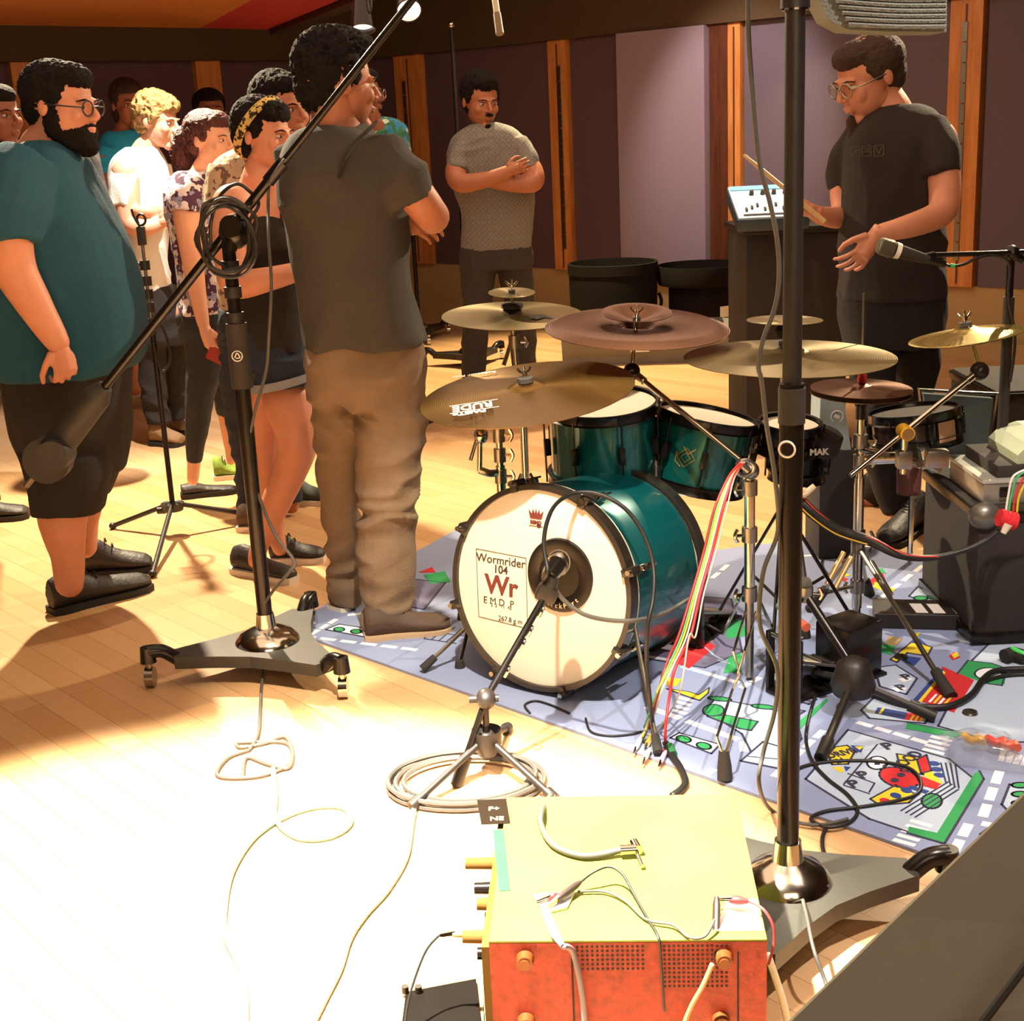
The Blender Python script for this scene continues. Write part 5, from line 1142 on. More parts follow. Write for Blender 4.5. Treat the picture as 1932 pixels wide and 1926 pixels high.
o = thing('electronics_unit', V(X0+.24, Yr+.2, zr+hb2+.012), 'rounded pale green-grey electronic unit with a bright green sticker on the silver box', 'electronics')
def unit(k):
    r_ = [(.0, .0), (.0, .06), (.05, .11), (.14, .135), (.30, .135), (.30, 0)]
    k.prism([V(X0+.10, Yr+.08+a, zr+hb2+.012+b) for a, b in r_], (.34, 0, 0))
piece('base', M['blkm'], o, lambda k: k.box(V(X0+.22, Yr+.2, zr+hb2+.03), (.36, .28, .036), None, .006)); piece('cover', mat('unit_green_grey', 'a0aa90', .5), o, lambda k: k.prism([V(X0+.08+a, Yr+.07, zr+hb2+.048+b) for a, b in ((0.02, 0), (0.02, .025), (.05, .055), (.10, .07), (.3, .075), (.3, 0))], (0, .24, 0)), smooth=False)
piece('sticker', mat('sticker_green', '3ad04a', .5), o, lambda k: k.box(V(X0+.15, Yr+.066, zr+hb2+.068), (.045, .004, .03))); piece('button', mat('button_pink', 'd06a80', .4), o, lambda k: k.cyl(V(X0+.2, Yr+.072, zr+hb2+.10), V(X0+.2, Yr+.060, zr+hb2+.10), .008, n=12))
q_ = A(1880, 738, 4.75); zq = q_.z; t = thing('flight_case', V(q_.x+.3, 5.0, 0), 'large black flight case standing behind the silver box at the right edge', 'case')
piece('body', M['blkm'], t, lambda k: k.box(V(q_.x+.3, 5.0, zq/2+.01), (.6, .5, zq-.02), None, .012)); piece('edging', M['blkg'], t, lambda k: k.box(V(q_.x+.3, 5.0, zq-.025), (.612, .512, .03), None, .004))
# pedal board and hi-hat / bass pedals, small boxes on the rug
t = thing('effects_pedal', F(1745, 1175), 'low black box pedal with white labels on the rug beside the hi-hat stand', 'pedal')
q0 = F(1650, 1190); q1 = F(1838, 1195); d_ = (q1-q0).normalized(); e_ = V(-d_.y, d_.x, 0)
piece('body', M['blk'], t, lambda k: k.prism([q0+V(0, 0, .008), q1+V(0, 0, .008), q1+e_*.14+V(0, 0, .008), q0+e_*.14+V(0, 0, .008)], (0, 0, .045)), smooth=False)
for i, x in enumerate((.12, .17, .235)): piece('label', M['wht'], t, lambda k: k.prism([q0+d_*x+e_*.02+V(0, 0, .0535), q0+d_*(x+.035)+e_*.02+V(0, 0, .0535), q0+d_*(x+.02)+e_*.1+V(0, 0, .0535), q0+d_*(x-.015)+e_*.1+V(0, 0, .0535)], (0, 0, .001)))
piece('edge_strip', M['steel'], t, lambda k: k.prism([q0+V(0, 0, .052), q1+V(0, 0, .052), q1+e_*.012+V(0, 0, .052), q0+e_*.012+V(0, 0, .052)], (0, 0, .003)))
def pedal(px, py, ang, label, L=.30):
    q = F(px, py, .008); t = thing('drum_pedal', q, label, 'pedal'); R3 = Matrix.Rotation(math.radians(ang), 3, 'Z'); P3 = lambda x, y, z: q+R3 @ V(x, y, z)
    piece('base_plate', M['blkg'], t, lambda k: k.box(P3(0, 0, .006), (.11, L, .010), R3, .003)); RR = R3 @ Matrix.Rotation(math.radians(18), 3, 'X')
    piece('footboard', M['steel'], t, lambda k: (k.box(P3(0, -.01, .062), (.085, L*.9, .010), RR, .003), [k.box(P3(0, -L*.35+i*.045, .03+i*.0155), (.075, .012, .006), RR) for i in range(5)]))
    for s_ in (-1, 1): piece('upright', M['blkg'], t, lambda k: k.box(P3(s_*.055, L*.45, .09), (.014, .022, .17), R3, .003))
    piece('axle', M['chrome'], t, lambda k: k.cyl(P3(-.065, L*.45, .165), P3(.065, L*.45, .165), .007)); piece('chain', M['steel'], t, lambda k: k.tube([P3(0, L*.44, .165), P3(0, L*.42, .11)], .006, 6))
    piece('beater_rod', M['chrome'], t, lambda k: k.cyl(P3(.01, L*.45, .165), P3(.01, L*.25, .30), .004)); piece('beater', FELT, t, lambda k: k.cyl(P3(.01, L*.30, .30), P3(.01, L*.20, .295), .022, n=16))
    return t
pedal(1330, 1190, 145, 'black bass drum pedal on the rug just right of the teal bass drum'); pedal(1560, 1290, 120, 'larger chain pedal on the rug behind the black pole at right', .34)
# black mechanism block
o = MB(); q = F(1615, 1300, 0); o.box(F(1600, 1278)+V(0, 0, .09), (.14, .12, .16), Matrix.Rotation(.6, 3, 'Z'), .01); o = o.build('battery_box', M['blkg'], origin=F(1600, 1278)); tag(o, 'upright glossy black box on the rug beneath the hi-hat post', 'box')
# plastic bag
t = thing('plastic_bag', F(1850, 1420), 'crumpled clear plastic bag with red and yellow contents on the rug at right', 'bag')
PL = mat('clear_plastic', 'e8f0ee', .08, trans=.9, alpha=.45, var=.02)
def bag(k):
    n = 14; vs = []; fs = []
    q0, q1, q2, q3 = F(1770, 1395), F(1905, 1395), F(1945, 1470), F(1790, 1450)
    for i in range(n+1):
        for j in range(n+1):
            u, v_ = i/n, j/n; p_ = (q0*(1-u)+q1*u)*(1-v_)+(q3*(1-u)+q2*u)*v_; e_ = min(u, 1-u, v_, 1-v_); vs.append(V(p_.x, p_.y, .014+min(.03, e_*.15)+.012*noise.noise(p_*18)*min(1, e_*8)))
    for i in range(n):
        for j in range(n): a = i*(n+1)+j; fs.append((a, a+1, a+n+2, a+n+1))
    k.add(vs, fs)
piece('film', PL, t, bag); 
for c_, (x, y), s_ in (('c83028', (1880, 1400), 1), ('d8a030', (1835, 1395), .8), ('c85a40', (1900, 1405), .9)): piece('candy', mat('candy_'+c_, c_, .5), t, lambda k: k.tube([F(x-16, y-6, .03), F(x, y+4, .034), F(x+12, y-2, .03), F(x+20, y+6, .03)], .012*s_, 8))
# ================================================================ STANDS, MICROPHONES, CABLES
def line_hit(c, a, px, py):
    """point on the line a-c that is seen nearest to the pixel"""
    u = (c-a).normalized(); v = ray(px, py).normalized(); w0 = a-CAMP; b = u.dot(v); d = u.dot(w0); e = v.dot(w0); s_ = (b*e-d)/(1-b*b); return a+u*s_
def studio_base(t, c, R_, a0, plate, domeR, gy=.085):
    pl = []
    for i in range(3):
        a = a0+i*2*PI/3; d = V(math.cos(a), math.sin(a), 0); s_ = V(-d.y, d.x, 0)
        pl += [c+d*R_-s_*R_*.13, c+d*R_+s_*R_*.13]
        a2 = a+PI/3; mid = V(math.cos(a2), math.sin(a2), 0)
        nx = V(math.cos(a+2*PI/3), math.sin(a+2*PI/3), 0); ns = V(-nx.y, nx.x, 0); p0 = d*R_+s_*R_*.13; p1 = nx*R_-ns*R_*.13
        for k_ in (.25, .5, .75): q = p0*(1-k_)+p1*k_; pl.append(c+q*(1-.22*math.sin(PI*k_)))
    piece('base_plate', plate, t, lambda k: k.prism([V(p_.x, p_.y, gy-.03) for p_ in pl], (0, 0, .035)), smooth=False)
    piece('dome', M['chrome'], t, lambda k: k.lathe([(domeR, gy+.004), (domeR*.97, gy+.012), (domeR*.8, gy+.03), (domeR*.5, gy+.043), (.03, gy+.05), (.025, gy+.09), (.001, gy+.09)], Matrix.Translation(V(c.x, c.y, 0)), 40))
    for i in range(3):
        a = a0+i*2*PI/3; d = V(math.cos(a), math.sin(a), 0); e = c+d*(R_+.07); e.z = 0
        ca = piece('caster_arm', M['blkg'], t, lambda k: (k.tube([c+d*(R_-.01)+V(0, 0, gy-.012), c+d*(R_+.03)+V(0, 0, gy+.018), e+V(0, 0, gy+.02)], [.02, .02, .022], 10), k.cyl(e+V(0, 0, gy-.01), e+V(0, 0, gy+.035), .024, .02)))
        piece('caster_wheel', M['chrome'] if i else M['steel'], t, lambda k: (k.cyl(e+V(-.012, 0, .03), e+V(.012, 0, .03), .03, n=20), k.cyl(e+V(0, 0, .03), e+V(0, 0, gy), .010)))
GREYP = mat('base_plate_grey', '34322c', .5, var=.1)
# ---- left studio boom stand
c = F(510, 1262); c.z = 0; t = thing('boom_stand', c, 'studio boom stand with grey triangular wheeled base, in front of the woman with the headband', 'microphone stand')
tip = F(318, 1290); a0 = math.atan2(tip.y-c.y, tip.x-c.x); studio_base(t, c, .27, a0, GREYP, .095)
top = V(c.x, c.y, 0); zt = A(442, 470, c.y).z; zc = A(463, 650, c.y).z
piece('lower_tube', M['blkg'], t, lambda k: k.cyl(V(c.x, c.y, .12), V(c.x, c.y, zc), .0215, n=20)); piece('collar', M['blkm'], t, lambda k: k.cyl(V(c.x, c.y, zc-.12), V(c.x, c.y, zc+.06), .029, n=20))
piece('upper_tube', M['blkg'], t, lambda k: k.cyl(V(c.x, c.y, zc), V(c.x, c.y, zt+.02), .018, n=20))
for i in range(4): piece('set_ring', M['blk'], t, lambda k: k.cyl(V(c.x, c.y, zt-.06-.07*i), V(c.x, c.y, zt-.03-.07*i), .024, n=16))
q = V(c.x, c.y-.031, A(461, 668, c.y).z); piece('emblem', M['wht'], t, lambda k: (k.torus(q, (0, 1, 0), .014, .0016, 24, 6), k.tube([q+V(-.007, 0, -.004), q+V(0, 0, .008), q+V(.007, 0, -.004), q+V(-.004, 0, -.006)], .0018, 6)))
cc = A(440, 425, c.y); aa = A(112, 838, 3.93); bb = line_hit(cc, aa, 835, -25)
piece('clutch', M['blkg'], t, lambda k: (k.ell(cc+V(0, .02, -.02), (.045, .045, .045)), k.cyl(cc+V(0, -.04, 0), cc+V(0, .05, 0), .03), k.cyl(V(c.x, c.y, zt), cc, .022)))
dd = (bb-aa).normalized()
piece('boom', M['blkg'], t, lambda k: (k.cyl(aa, aa+(bb-aa)*.62, .0135, n=16), k.cyl(aa+(bb-aa)*.62, bb, .010, n=16), k.cyl(aa+(bb-aa)*.60, aa+(bb-aa)*.64, .018, n=16)))
CW = mat('counterweight_grey', '2a2622', .6)
piece('counterweight', CW, t, lambda k: (k.cyl(aa-dd*.02, aa+dd*.20, .046, .040, n=28), k.cyl(aa+dd*.20, aa+dd*.24, .040, .022, n=28))); 
piece('counterweight_disc', CW, t, lambda k: (k.cyl(aa-dd*.07+V(.0, -.01, 0), aa-dd*.07+V(.0, .05, 0), .068, n=28), k.cyl(aa+V(.0, -.08, -.02), aa+V(.0, .01, -.02), .046, n=24)))
piece('end_bolt', M['steel'], t, lambda k: k.cyl(aa-dd*.13, aa-dd*.18, .010, n=10))
# coil of cable hung on the clutch
def coil(name, label, cen, rx, rz, n, r, mt, yo=0, seed=1, nrm=None):
    rnd = random.Random(seed); pts = []
    for i in range(n*12):
        a = 2*PI*i/12; k_ = 1+.12*math.sin(a*.37+seed); pts.append(cen+V(rx*k_*math.cos(a)+.01*rnd.uniform(-1, 1), yo+.012*math.sin(a*.21)+.008*rnd.uniform(-1, 1), rz*k_*math.sin(a)))
    m = MB(); m.tube(pts, r, 6, sub=3); o = m.build(name, mt); tag(o, label, 'cable'); return o
coil('cable_coil', 'black cable looped in rings over the clutch of the left boom stand', cc+V(-.01, -.045, -.03), .075, .095, 5, .0045, M['blk'])
# loop above clutch
m = MB(); m.tube([A(398, 470, 3.8), A(398, 420, 3.78), A(415, 370, 3.78), A(445, 347, 3.78), A(470, 360, 3.78), A(488, 385, 3.8), A(470, 420, 3.76), A(470, 470, 3.76), A(455, 510, 3.76)], .005, 8); o = m.build('cable', M['blk']); tag(o, 'black cable arching above the boom clutch and over a bare shoulder behind', 'cable')
def cable(label, pts, r, mt, name='cable', cat_='cable'):
    m = MB(); m.tube(pts, r, 8, sub=7); o = m.build(name, mt, ang=180); return tag(o, label, cat_)
GRYC = mat('cable_grey', '4a4640', .6); BLKC = mat('cable_black', '181614', .5); TEALC = mat('cable_teal', '5f7a70', .5, var=.1); 
Yb = lambda x, y: line_hit(cc, aa, x, y)
cable('thin grey cable hanging from the left boom down along its stand to the base', [Yb(540, 300)+V(0, -.02, 0), Yb(515, 335)+V(0, -.03, -.01), A(506, 380, 3.95), A(507, 450, 3.85), A(512, 540, 3.8), A(507, 640, 3.8), A(502, 700, 3.8), A(480, 780, 3.78), A(468, 860, 3.78), A(490, 940, 3.78), A(520, 1010, 3.72), A(555, 1058, 3.7), A(545, 1080, 3.7), A(515, 1115, 3.76), A(496, 1150, 3.78), A(502, 1200, 3.78), A(500, 1240, 3.75), A(493, 1300, 3.62), F(488, 1380, .01), F(470, 1415, .006)], .0045, GRYC)
def fl(pts, z=.006): return [F(x, y, z) for x, y in pts]
cable('pale cable coiled on the floor in front of the left stand base', fl([(470, 1415), (430, 1430), (409, 1460), (440, 1468), (500, 1462), (548, 1440), (550, 1410), (535, 1390), (500, 1402), (455, 1410), (448, 1402), (480, 1400), (540, 1402), (552, 1430), (540, 1450), (500, 1440), (465, 1430), (458, 1466)]) , .005, GRYC)
cable('teal cable running from the coil in a wide loop towards the bottom edge', fl([(515, 1450), (520, 1500), (520, 1545), (560, 1580), (620, 1580), (660, 1555), (650, 1525), (600, 1522), (540, 1540), (480, 1580), (440, 1640), (425, 1700), (424, 1760), (448, 1815), (462, 1880), (462, 1990)]), .007, TEALC)
cable('teal cable running from the small boom stand base towards the bottom edge', fl([(785, 1500), (776, 1560), (765, 1620), (730, 1680), (690, 1725), (660, 1770), (640, 1830), (610, 1890), (560, 1990)]), .007, TEALC)
# ---- right studio stand
c = F(1485, 1738); c.z = 0; t = thing('boom_stand', c, 'thick black studio stand rising past the top edge at right, with a wheeled triangular base', 'microphone stand')
tip = F(1720, 1712); a0 = math.atan2(tip.y-c.y, tip.x-c.x); studio_base(t, c, .25, a0, GREYP, .085)
for i in range(0): pass
zz = lambda y: A(1447, y, c.y).z
cx_ = c.x
piece('lower_tube', M['blkg'], t, lambda k: k.cyl(V(cx_, c.y, .12), V(cx_, c.y, zz(870)), .0205, n=24)); piece('collar', M['blkm'], t, lambda k: k.cyl(V(cx_, c.y, zz(800)), V(cx_, c.y, zz(733)), .0235, n=24)); piece('collar', M['blkg'], t, lambda k: k.cyl(V(cx_, c.y, zz(880)), V(cx_, c.y, zz(725)), .0215, n=24))
piece('upper_tube', M['blk'], t, lambda k: k.cyl(V(cx_, c.y, zz(730)), V(cx_, c.y, 2.25), .0165, n=24)); piece('top_collar', M['blk'], t, lambda k: k.cyl(V(cx_, c.y, zz(18)), V(cx_, c.y, zz(-60)), .024, n=24)); piece('chrome_ring', M['chrome'], t, lambda k: k.cyl(V(cx_, c.y, zz(22)), V(cx_, c.y, zz(18)), .0225, n=24))
piece('boom', M['blkg'], t, lambda k: (k.cyl(V(cx_-.5, c.y+.5, 2.42), V(cx_+.5, c.y-.5, 2.06), .013), k.ell(V(cx_, c.y, 2.24), (.04, .04, .04))))
q = A(1434, 842, c.y-.02); piece('emblem', M['wht'], t, lambda k: k.torus(V(cx_-.012, c.y-.0205, A(1435, 845, c.y).z), V(-.5, -1, 0), .014, .002, 20, 6))
cable('black cable wound down the thick right stand', [A(1412, -40, 2.36), A(1412, 60, 2.36), A(1420, 180, 2.35), A(1432, 300, 2.34), A(1452, 380, 2.33), A(1466, 450, 2.33), A(1470, 520, 2.33), A(1462, 580, 2.33), A(1440, 640, 2.33), A(1431, 690, 2.33), A(1437, 720, 2.33), A(1446, 800, 2.33), A(1462, 900, 2.33), A(1468, 1000, 2.34), A(1440, 1080, 2.33), A(1434, 1180, 2.33), A(1466, 1260, 2.33), A(1462, 1340, 2.33), A(1440, 1420, 2.33), A(1432, 1480, 2.35), F(1452, 1525, .02), F(1500, 1550, .012), F(1550, 1556, .012), F(1600, 1545, .014)], .0042, GRYC)
cable('thin cable dropping from behind the right pole across its base plate', [A(1474, 1570, 2.45), F(1500, 1640, .05), F(1520, 1720, .11), F(1535, 1790, .10), F(1560, 1860, .05), F(1590, 1960, .01)], .0035, GRYC)
# ---- kick microphone stand
hub = F(922, 1462); hub.z = 0; t = thing('microphone_stand', hub, 'short black tripod microphone stand in front of the bass drum head', 'microphone stand')
hb_ = lambda z: V(hub.x, hub.y, z); zh = A(925, 1405, hub.y).z; zc = A(918, 1330, hub.y).z
piece('hub', M['blk'], t, lambda k: k.lathe([(.001, .05), (.022, .055), (.036, .085), (.036, .12), (.026, zh+.02), (.014, zh+.035), (.001, zh+.036)], Matrix.Translation(hb_(0)), 24))
for x, y in ((775, 1522), (1048, 1508), (958, 1372)): e = F(x, y, .012); piece('leg', M['blk'], t, lambda k: (k.cyl(hb_(.10), e, .0085, n=12), k.cyl(e+(hb_(.1)-e).normalized()*.03, e, .014, n=12)))
piece('pole', M['blkg'], t, lambda k: k.cyl(hb_(zh), hb_(zc+.02), .009, n=12)); cl = hb_(zc+.03)
tipm = A(1035, 1112, 3.16); lowe = A(862, 1478, hub.y-.05)
cl = A(917, 1318, hub.y); piece('clutch', M['blk'], t, lambda k: (k.ell(cl, (.024, .03, .026)), k.cyl(cl+V(-.04, 0, .0), cl+V(.03, 0, .0), .009)))
piece('boom', M['blkg'], t, lambda k: (k.cyl(lowe, cl, .008, n=12), k.cyl(cl, tipm, .0085, n=12))); piece('counterweight', M['blk'], t, lambda k: k.cyl(lowe+(cl-lowe)*-.02, lowe+(cl-lowe)*.32, .015, n=14))
for f_ in (.25, .5, .62, .8): piece('cable_tie', M['chrome'], t, lambda k: k.tube([cl+(tipm-cl)*(f_-.04)+V(.012, -.012, .0), cl+(tipm-cl)*f_+V(.016, -.018, .01), cl+(tipm-cl)*(f_+.05)+V(.010, -.012, 0)], .004, 6))
piece('mic_clip', M['blk'], t, lambda k: (k.tube([tipm+V(0, 0, -.03), tipm, tipm+V(.012, .0, .03)], [.016, .02, .016], 12), k.box(tipm+V(-.005, 0, -.01), (.05, .04, .04), Matrix.Rotation(.5, 3, 'Y'), .008)))
d = (A(1064, 1070, 3.30)-tipm).normalized()
t = thing('kick_microphone', tipm+d*.03, 'short grey and black microphone pointed into the port of the bass drum', 'microphone')
piece('body', M['blkg'], t, lambda k: k.tube([tipm+V(0, 0, .03), tipm+d*.05+V(0, 0, .03), tipm+d*.08+V(0, 0, .03)], [.018, .024, .026], 20, smooth=False)); piece('grille', M['steel'], t, lambda k: (k.ell(tipm+d*.10+V(0, 0, .03), (.029, .035, .032)), k.torus(tipm+d*.085+V(0, 0, .03), d, .027, .003, 24, 6)))
cable('black microphone cable looping high over the bass drum and down its right side', [tipm+V(-.01, -.01, .03), A(1033, 1075, 3.14), A(1026, 1030, 3.2), A(1032, 985, 3.3), A(1050, 950, 3.38), A(1085, 930, 3.45), A(1130, 932, 3.45), A(1180, 960, 3.4), A(1215, 1010, 3.3), A(1233, 1070, 3.2), A(1232, 1130, 3.15), A(1222, 1180, 3.12), A(1220, 1250, 3.12), A(1226, 1320, 3.1), F(1232, 1385, .02), F(1215, 1400, .012)], .0055, BLKC)
cable('black cable curving right from the bass drum microphone across the teal shell', [tipm+V(.01, 0, .02), A(1060, 1128, 3.16), A(1100, 1158, 3.14), A(1150, 1170, 3.1), A(1200, 1170, 3.1), A(1250, 1158, 3.2), A(1300, 1130, 3.35), A(1320, 1115, 3.45)], .0055, GRYC)
m = MB(); c_ = F(880, 1480); 
pts = []
for i in range(48): a = 2*PI*i/12; r_ = .14+.018*math.sin(a*.33); pts.append(c_+V(r_*1.2*math.cos(a), r_*.9*math.sin(a), .008+.005*(i//12)))
m.tube(pts, .006, 6, sub=3); o = m.build('cable_coil', GRYC); tag(o, 'cable coiled in rings on the floor under the short tripod stand', 'cable')
# ---- left tripod stand with clip
hub = F(332, 1008); hub.z = 0; t = thing('microphone_stand', hub, 'slim black tripod stand without a microphone between the bearded man and the ponytail woman', 'microphone stand')
zh = A(328, 948, hub.y).z; tp = A(268, 425, hub.y)
piece('hub', M['blk'], t, lambda k: k.lathe([(.001, .10), (.04, .10), (.046, .13), (.030, zh-.01), (.014, zh), (.001, zh)], Matrix.Translation(V(hub.x, hub.y, 0)), 20)); piece('knob', M['blk'], t, lambda k: k.cyl(V(hub.x-.03, hub.y, zh-.03), V(hub.x-.062, hub.y, zh-.03), .014, n=12))
for x, y in ((213, 992), (505, 975), (288, 1082)): e = F(x, y, .014); piece('leg', M['blk'], t, lambda k: (k.cyl(V(hub.x, hub.y, .13), e, .0095, n=12), k.ell(e, (.016, .016, .014))))
xm = lambda z: V(hub.x, hub.y, z)
z1 = A(300, 620, hub.y).z; z2 = A(272, 470, hub.y).z
piece('lower_tube', M['blkg'], t, lambda k: k.cyl(xm(zh-.01), xm(z1), .0105, n=14)); piece('upper_tube', M['steel'], t, lambda k: k.cyl(xm(z1), xm(A(268, 440, hub.y).z), .0065, n=12)); piece('sleeve', M['blk'], t, lambda k: k.cyl(xm(z1-.02), xm(z1+.04), .015, n=14)); 
for y in (500, 530, 555, 580): zq = A(275, y, hub.y).z; piece('clamp', M['blk'], t, lambda k: (k.cyl(xm(zq-.018), xm(zq+.018), .019, n=14), k.cyl(xm(zq)+V(-.01, 0, 0), xm(zq)+V(-.045, 0, .012), .008, n=10)))
zt_ = A(266, 445, hub.y).z; piece('clip', M['blk'], t, lambda k: (k.box(xm(zt_), (.03, .03, .07), None, .006), k.torus(xm(zt_+.06)+V(.006, 0, 0), (0.5, 1, 0), .020, .005, 20, 6), k.tube([xm(zt_+.03), xm(zt_+.07)+V(-.02, 0, 0), xm(zt_+.10)+V(-.026, 0, 0)], .005, 6)))
cable('black cable dangling beside the slim tripod stand', [xm(z1)+V(.02, -.01, .05), xm(z1)+V(.05, 0, -.03), xm(z1)+V(.055, 0, -.12), xm(z1)+V(.02, -.01, -.16), xm(z1)+V(.0, -.016, -.05)], .005, BLKC)
# ---- cymbal stands (chrome)
def stand(label, floor_pt, segs, legs=(), spread=.28, legmat=None, nm='cymbal_stand'):
    f = V(floor_pt.x, floor_pt.y, 0); t = thing(nm, f, label, 'stand')
    for nm_, mt, a, b, r in segs: piece(nm_, mt, t, lambda k: k.cyl(a, b, r, n=14))
    if spread:
        for i in range(3):
            a = legs[i]; d = V(math.cos(a), math.sin(a), 0); zt = legs[3]; e = f+d*spread+V(0, 0, .018)
            lg = piece('leg', legmat or M['chrome'], t, lambda k: (k.tube([f+V(0, 0, zt)+d*.016, e], .0065, 8, flat=.7), k.tube([f+V(0, 0, zt*.35)+d*.016, f+d*spread*.5+V(0, 0, zt*.5+.01)], .005, 8)))
            piece('rubber_foot', M['rub'], lg, lambda k: k.cyl(e+V(0, 0, .012), e-V(0, 0, .010), .012, .016, n=12))
    return t
def clampp(t, q, r=.018, wing=(1, 0)):
    piece('clamp', M['steel'], t, lambda k: k.cyl(q-V(0, 0, .02), q+V(0, 0, .02), r, n=14)); w_ = V(wing[0], -.3, 0).normalized()
    piece('wing_nut', M['chrome'], t, lambda k: (k.cyl(q, q+w_*(r+.018), .005, n=8), k.tube([q+w_*(r+.014)+V(0, 0, .018), q+w_*(r+.022), q+w_*(r+.014)-V(0, 0, .018)], .005, 6)))
P1 = M1 @ V(0, 0, 0); f1 = V(A(950, 1000, 3.92).x, 3.92, 0)
s1 = stand('chrome stand holding the large golden ride cymbal behind the bass drum hoop', f1, [('tilter_rod', M['chrome'], M1 @ V(0, 0, .11*R1+.02), P1-V(0, 0, .05), .005), ('tilter', M['steel'], P1-V(0, 0, .045), V(f1.x, f1.y, A(952, 790, 3.92).z), .010), ('upper_tube', M['chrome'], V(f1.x, f1.y, A(952, 780, 3.92).z), V(f1.x, f1.y, .35), .010), ('lower_tube', M['chrome'], V(f1.x, f1.y, .55), V(f1.x, f1.y, .06), .014)], (2.2, 4.1, .3, .45), .25)
for y in (820, 858, 898): clampp(s1, V(f1.x, f1.y, A(950, y, 3.92).z), .018, (1, 0))
qa = V(f1.x, f1.y, A(950, 890, 3.92).z); piece('side_arm', M['steel'], s1, lambda k: k.tube([qa, A(925, 893, 3.9), A(904, 886, 3.9)], .011, 8)); piece('side_post', M['chrome'], s1, lambda k: (k.cyl(A(905, 888, 3.9), A(906, 800, 3.9), .008), k.ell(A(908, 822, 3.9), (.022, .02, .024)), k.cyl(A(902, 822, 3.9), A(888, 868, 3.9), .006)))
P2 = M2 @ V(0, 0, 0); f2 = V(P2.x+.02, 4.42, 0)
s2_ = stand('cymbal stand under the pale back left crash', f2, [('tilter_rod', M['chrome'], Ms2 @ V(0, 0, .0), P2-V(0, 0, .03), .005), ('upper_tube', M['steel'], P2-V(0, 0, .03), V(f2.x, f2.y, .5), .009), ('lower_tube', M['chrome'], V(f2.x, f2.y, .6), V(f2.x, f2.y, .06), .013)], (1.6, 3.7, 5.8, .4), .24)
clampp(s2_, P2-V(-.004, 0, .085), .02); piece('boom_arm', M['chrome'], s2_, lambda k: k.cyl(A(966, 640, 4.42), A(950, 690, 4.38), .007))
P3 = M3 @ V(0, 0, 0); f3 = F(1414, 1288); f3.z = 0; j3 = A(1192, 700, 3.88); e3 = A(1402, 872, 3.50)
s3 = stand('chrome boom stand holding the copper-toned middle cymbal', f3, [('tilter_rod', M['chrome'], P3+V(0, 0, .03), j3, .0055), ('upper_tube', M['chrome'], V(f3.x, f3.y, A(1412, 880, f3.y).z), V(f3.x, f3.y, A(1415, 1000, f3.y).z), .011), ('middle_tube', M['chrome'], V(f3.x, f3.y, A(1412, 925, f3.y).z), V(f3.x, f3.y, .28), .0145), ('lower_tube', M['steel'], V(f3.x, f3.y, .3), V(f3.x, f3.y, .02), .012)], (0, 0, 0, 0), 0)
piece('boom_arm', M['chrome'], s3, lambda k: (k.cyl(j3, e3, .0075, n=14), k.cyl(j3, j3+(e3-j3)*.12, .011, n=14))); piece('tilter', M['blkg'], s3, lambda k: (k.ell(j3, (.024, .024, .024)), k.cyl(j3+V(-.02, -.02, -.01), j3+V(.02, -.02, -.01), .012)))
e3b = V(f3.x, f3.y-.02, A(1412, 884, f3.y).z); piece('boom_clutch', M['steel'], s3, lambda k: (k.torus(A(1406, 883, 3.44), (0, 1, .2), .022, .006, 24, 8), k.ell(e3b, (.022, .03, .024)), k.cyl(A(1392, 870, 3.44), A(1412, 888, 3.44), .010)))
piece('boom_tail', M['chrome'], s3, lambda k: k.cyl(e3, e3b, .0075, n=12))
for y in (920, 1008, 1120): clampp(s3, V(f3.x, f3.y, A(1412, y, f3.y).z), .021, (-1, 0))
# wire-like double legs with rubber feet
ft = F(1367, 1468, .012); kn = A(1394, 1258, (f3.y+ft.y)/2); up = V(f3.x, f3.y, A(1408, 1150, f3.y).z)
def wires(k):
    for s_ in (-1, 1): k.tube([up+V(s_*.014, -.02, 0), kn+V(s_*.014, 0, .04), kn+V(s_*.003, 0, 0), kn+V(s_*-.003, 0, -.02), kn+V(s_*.016, 0, -.06), ft+V(s_*.016, .01, .10), ft+V(0, 0, .05)], .0035, 8, smooth=False)
lg = piece('leg', M['chrome'], s3, wires); piece('rubber_foot', M['rub'], lg, lambda k: k.tube([ft+V(0, .01, .065), ft+V(0, 0, .03), ft-V(0, .004, .0)], [.012, .017, .018], 16, smooth=False))
for x, y in ((1320, 1170), (1520, 1200)):
    e = F(x, y, .012); lg = piece('leg', M['chrome'], s3, lambda k: k.tube([V(f3.x, f3.y, .30), kn+V(.02, 0, .02) if 0 else (V(f3.x, f3.y, .1)+e)/2, e], .005, 8, smooth=False)); piece('rubber_foot', M['rub'], lg, lambda k: k.cyl(e+V(0, 0, .02), e-V(0, 0, .004), .013, .016, n=12))
P4 = M4 @ V(0, 0, 0); f4 = V(P4.x, 3.80, 0)
